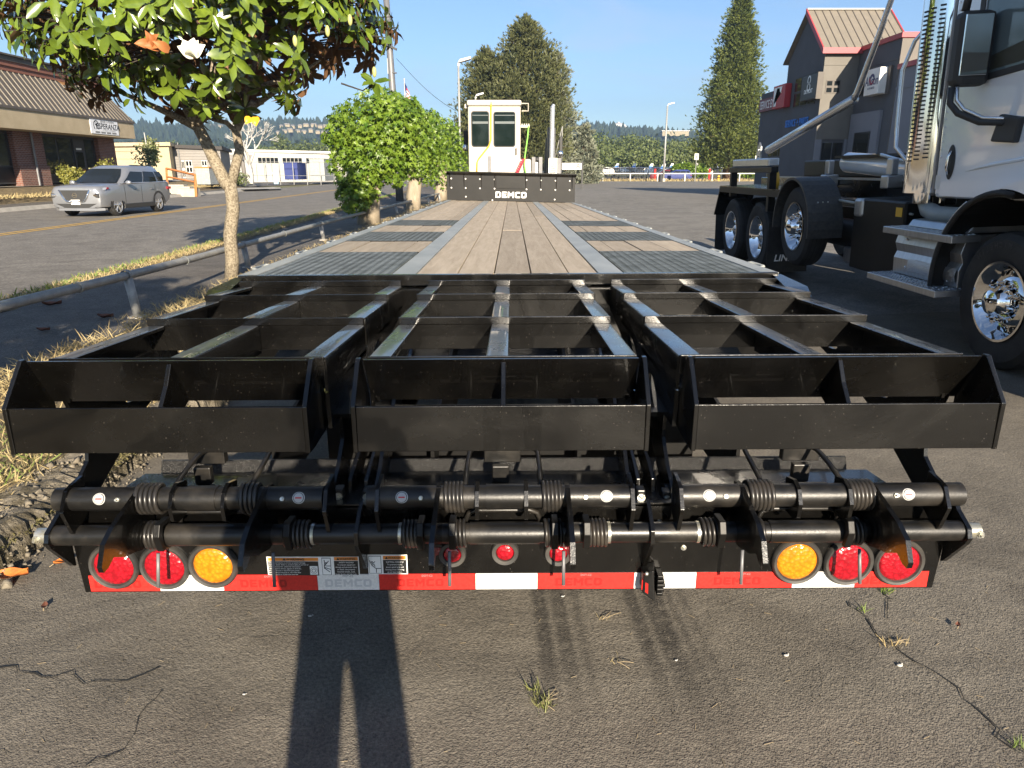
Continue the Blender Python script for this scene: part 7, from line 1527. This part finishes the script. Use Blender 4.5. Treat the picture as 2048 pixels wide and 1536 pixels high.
# gate fence, hydrant, bollards
GF = thing('gate_fence', 'dark barred gate fence in front of the parked planes', 'fence', (AY(1245, 345, 118).x, 118, 0)); x0, x1 = AY(1200, 345, 118).x, AY(1312, 345, 118).x
for z in (.3, 1.95): mb = MB(); mb.box(x0, x1, 118, 118.05, z, z + .06); mb.build('rail', m_clad, GF)
for k in range(24): x = x0 + (x1 - x0) * k / 23; mb = MB(); mb.cyl((x, 118, 0), (x, 118, 2.2 if k % 4 == 0 else 2.0), .035 if k % 4 else .06, 6); mb.build('bar', m_clad, GF)
def small(name, label, cat, px, Y): v = AY(px, 345, Y); return thing(name, label, cat, (v.x, Y, 0)), v.x
hy, x = small('fire_hydrant', 'yellow fire hydrant in the dry strip below the conifer', 'hydrant', 1438, 107)
mb = MB(); mb.lathe([(.20, 0), (.20, .08), (.14, .1), (.14, .62), (.2, .66), (.2, .72), (.12, .86), (.04, .92), (.001, .93)], (x, 107, 0), 'z', 14); mb.build('barrel', m_yel, hy, smooth=35); mb = MB(); mb.cyl((x - .24, 107, .5), (x + .24, 107, .5), .07, 10); mb.build('nozzle', m_yel, hy)
for px, lb in ((1310, 'red gas bollard left of the lamp footing'), (1419, 'red post at the right end of the clipped hedge')):
    t, x = small('red_post', lb, 'bollard', px, 110); mb = MB(); mb.cyl((x, 110, 0), (x, 110, 1.7), .15, 12); mb.build('shaft', m_redtape, t); mb = MB(); mb.cyl((x, 110, 1.7), (x, 110, 1.8), .17, 12); mb.build('cap', m_redtape, t)
t, x = small('litter_bin', 'dark bin beside the lamp footing', 'bin', 1321, 100); mb = MB(); mb.cyl((x, 99.5, 0), (x, 99.5, .95), .26, 14); mb.build('drum', m_clad, t); mb = MB(); mb.cyl((x, 99.5, .95), (x, 99.5, 1.05), .28, 14); mb.build('lid', m_clad, t)
for i, (px, Y, lb, m_) in enumerate(((1352, 112, 'dark blue car behind the hedge by the lamp post', m_navy), (1330, 114, 'maroon car beside the gate fence', M('maroon_car', (.12, .02, .03), .3)))):
    c_ = copy_tree(suv); c_['group'] = 'cars parked by the airfield'; place(c_, (AY(px, 345, Y).x, Y, 0), R(175), lb)
    for ch in c_.children_recursive:
        if ch.type == 'MESH' and ch.data.materials and ch.data.materials[0] == m_silver: ch.data = ch.data.copy(); ch.data.materials[0] = m_
# water tank and pylons on the right ridge
def ridge_thing(px, py, Y): v = AY(px, py, Y); return v
v = AY(1237, 252, 1180); WT = thing('water_tank', 'white round water tank on the right-hand ridge', 'tank', (v.x, 1180, v.z - 14)); mb = MB(); mb.lathe([(13, -10), (13, 1), (11, 4), (6, 6), (.01, 7)], (v.x, 1180, v.z - 2), 'z', 24); mb.build('shell', m_white, WT, smooth=30); mb = MB(); mb.cyl((v.x, 1180, v.z + 5), (v.x, 1180, v.z + 6), 1.5, 10); mb.build('vent', m_white, WT)
v0, v1 = AY(1325, 264, 1000), AY(1378, 264, 1000); LB = thing('ridge_building', 'long pale roofed building on the right-hand hillside', 'building', (v0.x, 1000, v0.z - 6)); mb = MB(); mb.box(v0.x, v1.x, 1000, 1015, v0.z - 5, v0.z + 1.0); mb.build('wall', m_beige, LB); mb = MB(); mb.box(v0.x - 1, v1.x + 1, 999, 1016, v0.z + 1.01, v0.z + 1.9); mb.build('roof', m_white, LB)
# ------------------------------------------------------------------ things across the street
HR = thing('orange_handrail', 'orange painted timber handrail sloping down the dry bank', 'handrail', tuple(AY(370, 360, 47)[:2]) + (.4,))
pa, pb, pc, pd = AY(333, 337, 48), AY(333, 364, 48), AY(390, 350, 45), AY(390, 376, 45)
mb = MB(); mb.tube([pa, pc], .07, 4); mb.build('top_rail', m_orange, HR); mb = MB(); mb.tube([pa.lerp(pb, .6), pc.lerp(pd, .55)], .06, 4); mb.build('lower_rail', m_orange, HR)
for (u, d_) in ((pa, pb), (pc, pd)): mb = MB(); mb.tube([u + Vector((0, 0, .05)), d_ - Vector((0, 0, .5))], .075, 4); mb.build('post', m_orange, HR)
for k in range(3): v = AY(352 + k * 12, 369 + k * 4, 46.5 - k * .6); mb = MB(); mb.box(v.x - .6, v.x + .6, v.y - .3, v.y + .3, v.z - .5, v.z); mb.build('step', m_conc, HR)
def boxthing(name, label, cat, px0, px1, py0, py1, Y, dep, mat, lid=None, sunk=.4):
    a, b = AY(px0, py0, Y), AY(px1, py1, Y); t = thing(name, label, cat, (a.x, Y, b.z)); mb = MB(); mb.box(a.x, b.x, Y, Y + dep, b.z - sunk, a.z); mb.build('body', mat, t, bevel=.02)
    mb = MB(); mb.box(a.x - .04, b.x + .04, Y - .04, Y + dep, a.z + .001, a.z + .10); mb.build('lid', lid or mat, t); return t
boxthing('waste_bin', 'grey steel waste bin with orange lidded top behind the orange handrail', 'bin', 390, 420, 336, 358, 56, 2.5, m_galv, m_orange)
boxthing('blue_container', 'navy blue covered container behind the chain fence', 'container', 567, 596, 327, 352, 84, 4, m_navy)
boxthing('grey_container', 'grey shed sized container right of the blue one', 'container', 618, 650, 319, 355, 86, 5, m_galv)
bx_ = boxthing('yard_sign', 'small pale blue yard sign at the drive corner', 'sign', 546, 556, 347, 359, 68, .1, M('pale_blue_sign', (.35, .6, .75), .5))
CF = thing('chain_fence', 'chain link fence with thin posts in front of the hangar row', 'fence', (AY(560, 345, 82).x, 82, 0))
for k in range(9): v = AY(452 + k * 27, 352, 82); z1 = AY(500, 324, 82).z; mb = MB(); mb.cyl((v.x, 82, 0), (v.x, 82, z1), .045, 6); mb.build('post', m_rail_g, CF)
a, b = AY(452, 324, 82), AY(668, 324, 82); mb = MB(); mb.tube([a, b], .03, 5); mb.tube([Vector((a.x, 82, 1.0)), Vector((b.x, 82, 1.0))], .02, 5); mb.build('rail', m_rail_g, CF)
UP = thing('wooden_pole', 'leaning grey wooden pole behind the magnolia', 'pole', tuple(AY(490, 352, 76)[:2]) + (0,)); mb = MB(); mb.tube([AY(490, 356, 76) - Vector((0, 0, .5)), AY(474, 245, 76)], [.22, .15], 10); mb.build('shaft', m_siding, UP, smooth=True); mb = MB(); mb.tube([AY(490, 300, 75.8), AY(486, 320, 75.8)], .1, 6); mb.build('conduit', m_greymetal, UP)
CU = sheet('driveway_island', [tuple(AY(470, 372, 56)[:2]), tuple(AY(560, 370, 60)[:2]), tuple(AY(560, 363, 64)[:2]), tuple(AY(470, 365, 62)[:2])], .14, m_conc)
# ------------------------------------------------------------------ the photographer behind the lens (only the shadow shows)
PE = thing('person', 'standing person in dark clothes behind the camera, holding a phone up with both hands', 'person', (0, -.36, 0))
def skin(name, joints, bones, mat, root=0, sub=2):
    me = bpy.data.meshes.new(name); me.from_pydata([j[0] for j in joints], bones, []); ob = bpy.data.objects.new(name, me); COL.objects.link(ob); md = ob.modifiers.new('s', 'SKIN'); md.use_smooth_shade = True
    sv = me.skin_vertices[0].data
    for i, j in enumerate(joints): r = j[1] if hasattr(j[1], '__len__') else (j[1], j[1]); sv[i].radius = r; sv[i].use_root = (i == root)
    s2 = ob.modifiers.new('d', 'SUBSURF'); s2.levels = sub; s2.render_levels = sub; me.materials.append(mat); dg = bpy.context.evaluated_depsgraph_get(); m2 = bpy.data.meshes.new_from_object(ob.evaluated_get(dg)); bpy.data.objects.remove(ob); m2.name = name
    if not m2.materials: m2.materials.append(mat)
    return m2
J = [((0, 0, .96), (.165, .115)), ((0, .0, 1.16), (.155, .11)), ((0, .0, 1.38), (.19, .115)), ((0, .01, 1.50), (.075, .07)),
     ((-.085, 0, .90), (.088, .09)), ((-.105, .01, .50), (.062, .065)), ((-.12, -.02, .10), (.048, .052)), ((-.14, .12, .04), (.045, .035)),
     ((.085, 0, .90), (.088, .09)), ((.105, .01, .50), (.062, .065)), ((.12, -.02, .10), (.048, .052)), ((.14, .12, .04), (.045, .035)),
     ((-.21, .0, 1.42), .062), ((-.30, .08, 1.19), .050), ((-.12, .27, 1.43), .038), ((.21, .0, 1.42), .062), ((.30, .08, 1.19), .050), ((.12, .27, 1.43), .038)]
Bn = [(0, 1), (1, 2), (2, 3), (0, 4), (4, 5), (5, 6), (6, 7), (0, 8), (8, 9), (9, 10), (10, 11), (2, 12), (12, 13), (13, 14), (2, 15), (15, 16), (16, 17)]
me = skin('body', J, Bn, m_cloth); ob = link('body', me, PE); ob.location = (0, 0, 0)
Hd = [((0, .01, 1.50), .058), ((0, .0, 1.58), (.072, .085)), ((0, .005, 1.66), (.082, .10)), ((0, .0, 1.74), (.07, .085))]
link('head', skin('head', Hd, [(0, 1), (1, 2), (2, 3)], m_skin), PE)
mb = MB(); mb.ball((0, .10, 1.635), .016, 8, 6, (1, 1.4, 1.3))
for s in (1, -1): mb.ball((s * .032, .092, 1.668), .012, 8, 6); mb.ball((s * .086, .0, 1.645), .026, 8, 6, (.4, .8, 1.2))
mb.ball((0, .092, 1.59), .02, 8, 4, (1.2, .5, .35)); mb.build('face', m_skin, PE, smooth=True, local=True)
mb = MB(); mb.ball((0, -.015, 1.70), .098, 14, 10, (.95, 1.1, .85)); mb.build('hair', m_barkd, PE, smooth=True, local=True)
for s in (1, -1):
    mb = MB(); mb.tube([(s * .118, .275, 1.435), (s * .10, .30, 1.465), (s * .085, .315, 1.485)], [.034, .042, .036], 8)
    for k in range(4): mb.tube([(s * .085, .317, 1.465 + k * .017), (s * .05, .335, 1.468 + k * .016), (s * (.026 + .004 * k), .322, 1.468 + k * .015)], [.010, .009, .007], 6)
    mb.tube([(s * .10, .29, 1.47), (s * .07, .30, 1.505), (s * .045, .305, 1.508)], [.012, .011, .008], 6); mb.build('hand', m_skin, PE, smooth=True, local=True)
ph = thing('phone', 'dark phone held level in both hands behind the lens', 'phone', (0, -.03, 1.49)); mb = MB(); mb.box(-.075, .075, -.036, -.028, 1.455, 1.528); mb.build('case', m_clad, ph, bevel=.003); mb = MB(); mb.box(-.07, .07, -.0375, -.0365, 1.46, 1.523); mb.build('screen', m_carglass, ph)
# ------------------------------------------------------------------ grass, leaves and grit
def blades(name, P, H_, mat, lean=.6, wd=.08, n_per=1):
    n = len(P); D = np.stack([RNG.normal(size=n) * lean, RNG.normal(size=n) * lean, np.ones(n)], 1); N = np.stack([RNG.normal(size=n), RNG.normal(size=n), np.zeros(n)], 1)
    tv = np.array([(0, -wd, 0), (0, wd, 0), (.55, wd * .7, .05), (.55, -wd * .7, .05), (1, 0, .2)]); V, Fs = scatter(P, D, N, H_, tv, [(0, 1, 2, 3), (3, 2, 4)])
    o = link(name, npmesh(name, V, Fs, mat)); return stuff(o)
def field(n, xa, xb, ya, yb, z, drift=0):
    y = RNG.uniform(ya, yb, n); return np.stack([RNG.uniform(xa, xb, n) + drift * y, y, np.full(n, z) + RNG.uniform(-.01, .01, n)], 1)
P = field(15000, -3.75, -2.35, 1.2, 9.5, .07); keep = (np.sin(P[:, 0] * 3.1 + P[:, 1] * 1.3) + np.sin(P[:, 1] * 2.7) + RNG.normal(size=len(P)) * .8) > -.5
blades('dry_grass', P[keep], RNG.uniform(.05, .15, keep.sum()), m_straw, 1.2, .035)
blades('dry_grass', field(1500, -2.6, -2.2, .5, 4.5, .10), RNG.uniform(.03, .07, 1500), m_straw, 1.2, .05)
blades('green_grass', field(1100, -3.1, -2.35, 1.8, 3.9, .07), RNG.uniform(.06, .14, 1100), m_green, .9, .035)
blades('moss', field(9000, -2.28, -1.97, 1.2, 4.2, .085), RNG.uniform(.006, .02, 9000), m_moss, 1.5, .25)
n_ = 2600; P = field(n_, -2.32, -1.90, .9, 5.0, .03); P[:, 2] = np.interp(P[:, 0], [-2.3, -2.12, -2.0, -1.94, -1.9], [.10, .12, .08, .01, .004]); tv = np.array([(-.5, -.45, -.2), (.5, -.4, -.25), (.55, .4, -.2), (-.45, .5, -.25), (-.3, -.25, .35), (.3, -.3, .4), (.25, .3, .3), (-.3, .28, .38)]); V, Fs = scatter(P, rand_dir(n_), rand_dir(n_), RNG.gamma(1.4, .0048, n_) + .003, tv, [(3, 2, 1, 0), (4, 5, 6, 7), (0, 1, 5, 4), (1, 2, 6, 5), (2, 3, 7, 6), (3, 0, 4, 7)]); o = stuff(link('kerb_rubble', npmesh('kerb_rubble', V, Fs, m_stone))); o['label'] = 'broken bits of concrete along the crumbled kerb'
blades('dry_grass', field(9000, -5.72, -5.32, 3, 34, .03, RS), RNG.uniform(.03, .10, 9000), m_straw, .9, .09)
blades('green_grass', field(3500, -5.75, -5.5, 8, 50, .03, RS), RNG.uniform(.04, .12, 3500), m_green, .8, .1)
blades('bank_grass', field(9000, -22.5, -20.3, 22, 62, .35, RS), RNG.uniform(.08, .25, 9000), m_straw, .9, .12)
P = field(5000, -5, 60, 104.5, 112, .02); blades('strip_grass', P, RNG.uniform(.2, .6, 5000), m_straw, .6, .12)
P = field(2200, -4.1, -3.75, 7, 36, .03); blades('dry_grass', P, RNG.uniform(.03, .08, 2200), m_straw, 1.0, .06)
m_weed = leafmat('weed_blade', (.09, .12, .025), (.22, .22, .07), rough=.6, trans=.3)
def tuft(px, py, n, h, spread, label, mat, straw=0):
    c = G(px, py); t = thing('weed_tuft', label, 'weed', (c.x, c.y, 0)); P = np.stack([RNG.normal(size=n) * spread, RNG.normal(size=n) * spread, np.zeros(n)], 1)
    D = np.stack([P[:, 0] * 9 + RNG.normal(size=n) * .4, P[:, 1] * 9 + RNG.normal(size=n) * .4, np.ones(n)], 1); tv = np.array([(0, -.04, 0), (0, .04, 0), (.55, .03, .05), (.55, -.03, .05), (1, 0, .25)])
    V, Fs = scatter(P, D, RNG.normal(size=(n, 3)), RNG.uniform(.5, 1.2, n) * h, tv, [(0, 1, 2, 3), (3, 2, 4)]); stuff(link('blades', npmesh('blades', V, Fs, mat), t))
    if straw:
        mb = MB()
        for k in range(straw): a = random.uniform(-.8, .9); L = random.uniform(.04, .085); mb.tube([(0, 0, .01), (L * .35 * math.cos(a), L * .35 * math.sin(a), .013), (L * .7 * math.cos(a + .1), L * .7 * math.sin(a + .1), .010), (L * math.cos(a + .15), L * math.sin(a + .15), .004)], .0009, 4)
        mb.build('dry_stalk', m_plant, t, local=True)
    return t
random.seed(2)
tuft(1083, 1412, 46, .040, .015, 'green weed tuft with a dry stalk in the middle of the lot foreground', m_weed, 4); tuft(1072, 1385, 20, .04, .012, 'darker weed sprig just above the main tuft', m_weed)
tuft(1770, 1182, 26, .045, .012, 'small weed under the right end of the bumper', m_green); tuft(1722, 1222, 12, .035, .008, 'weed sprig at the top of the diagonal crack', m_green); tuft(1785, 1290, 30, .035, .02, 'straw caught halfway along the diagonal crack', m_straw, 3); tuft(2040, 1492, 30, .03, .012, 'green weed where the crack leaves the picture', m_green)
tuft(1205, 1243, 14, .02, .02, 'wisp of straw right of the tyre marks', m_straw, 2); tuft(1235, 1330, 14, .02, .02, 'wisp of straw near the middle tyre marks', m_straw, 2)
def fallen(px, py, L, a, label, m_, z=.0):
    c = G(px, py, z); t = thing('fallen_leaf', label, 'leaf', (c.x, c.y, z)); mb = MB(); wd = L * .27
    mb.grid(lambda u, v_: ((u - .5) * L, (v_ - .5) * 2 * wd * math.sin(math.pi * (.06 + .9 * u)), .004 + .16 * L * abs(v_ - .5) * 2 + .10 * L * (2 * u - 1) ** 2 + .03 * L * math.sin(u * 9 + v_ * 4)), 8, 4); mb.build('blade', m_, t, smooth=True, local=True); mb = MB(); mb.tube([(-.5 * L, 0, .01), (-.72 * L, 0, .004)], .0016, 4); mb.build('stalk', m_plant, t, local=True); t.rotation_euler.z = a; return t
fallen(22, 1157, .13, .15, 'large orange fallen leaf at the left edge of the lot', m_dleaf, .005); fallen(128, 1126, .07, .8, 'small orange fallen leaf beside the bumper end', m_dleaf, .005); fallen(90, 1215, .04, 2, 'tiny curled brown leaf below the left bumper end', m_dleafd, .005)
fallen(105, 611, .20, .3, 'brown fallen leaf by the rail on the shaded walk', m_dleafd, .02); fallen(212, 636, .18, -.1, 'reddish fallen leaf in the shaded walk left of the post', m_dleafd, .02); fallen(88, 662, .13, 0, 'dark fallen leaf nearest the viewer on the shaded walk', m_dleafd, .02); fallen(1915, 1253, .03, 1, 'tiny dark leaf right of the bumper end', m_dleafd, .005)
for i, (px, py, r) in enumerate(((1572, 1312, .007), (1799, 1332, .008), (1125, 1194, .005), (1352, 1322, .004), (620, 1233, .006), (488, 1390, .004))):
    c = G(px, py); t = thing('pebble', ('white pebble in the open lot right of the tyre marks', 'white pebble near the diagonal crack', 'pale pebble under the bumper tape', 'tiny pebble in the open lot', 'pale bird dropping in the leg shadow', 'tiny pebble by the left crack')[i], 'pebble', tuple(c)); mb = MB(); mb.ball((0, 0, .003), r, 8, 6, (1.3, .8, .5)); mb.build('stone', m_offwhite, t, local=True, smooth=True); mb = MB(); mb.ball((r * 1.4, r, .002), r * .4, 6, 4); mb.build('chip', m_offwhite, t, local=True)
def sticks(n):
    mb = MB()
    for k in range(n):
        y = random.uniform(1.4, 2.4); x = random.uniform(-1.6, 1.8); a = random.uniform(0, 3.1); L = random.uniform(.008, .03); mb.tube([(x, y, .002), (x + L * math.cos(a), y + L * math.sin(a), .003)], .0006, 4)
    stuff(mb.build('straw_litter', m_plant))
sticks(90)
def grit(n):
    P = np.stack([RNG.uniform(-2, 2.2, n), RNG.uniform(1.35, 2.9, n), np.full(n, .001)], 1); tv = np.array([(-.5, -.5, 0), (.5, -.4, 0), (.4, .5, 0), (-.5, .4, 0), (0, 0, .7)]); V, Fs = scatter(P, RNG.normal(size=(n, 3)) * np.array((1, 1, .05)), np.tile((0., 0, 1), (n, 1)), RNG.uniform(.0012, .0042, n), tv, [(0, 1, 4), (1, 2, 4), (2, 3, 4), (3, 0, 4)]); stuff(link('grit', npmesh('grit', V, Fs, m_kerb)))
grit(5000)
# labels for masses
for o in bpy.data.objects:
    if o.parent is None and o.get('kind') == 'stuff' and not o.get('label'):
        o['label'] = {'dry_grass': 'dry straw coloured grass along the walk and kerb', 'green_grass': 'patches of greener grass along the walk', 'moss': 'mossy growth on the crumbled kerb', 'bank_grass': 'dry grass on the bank before the shop', 'strip_grass': 'dry grass strip along the far fence', 'hillside_forest': 'dark evergreen forest covering the far hills', 'ridge_forest': 'line of tall firs on the far ridge', 'bramble_bank': 'green bramble bank behind the parked planes', 'hedge': 'low clipped hedge behind the white fence', 'valley_wood': 'distant woods at the foot of the hills', 'straw_litter': 'bits of straw scattered on the lot', 'grit': 'loose grit on the lot asphalt'}.get(o.name.split('.')[0], 'scattered ground cover')
# ------------------------------------------------------------------ the morning haze
mb = MB(); mb.box(-1900, 1900, -60, 1560, -1.2, 135); hz = mb.build('haze', m_black); hz.data.materials.clear()
hm = bpy.data.materials.new('haze_air'); hm.use_nodes = True; nt = hm.node_tree; nt.nodes.clear(); vo = nt.nodes.new('ShaderNodeVolumePrincipled'); vo.inputs['Color'].default_value = (.74, .87, 1, 1); vo.inputs['Density'].default_value = .00055; vo.inputs['Anisotropy'].default_value = .58
om = nt.nodes.new('ShaderNodeOutputMaterial'); nt.links.new(vo.outputs[0], om.inputs['Volume']); hz.data.materials.append(hm); stuff(hz); hz['label'] = 'thin blue morning haze in the air over the valley'
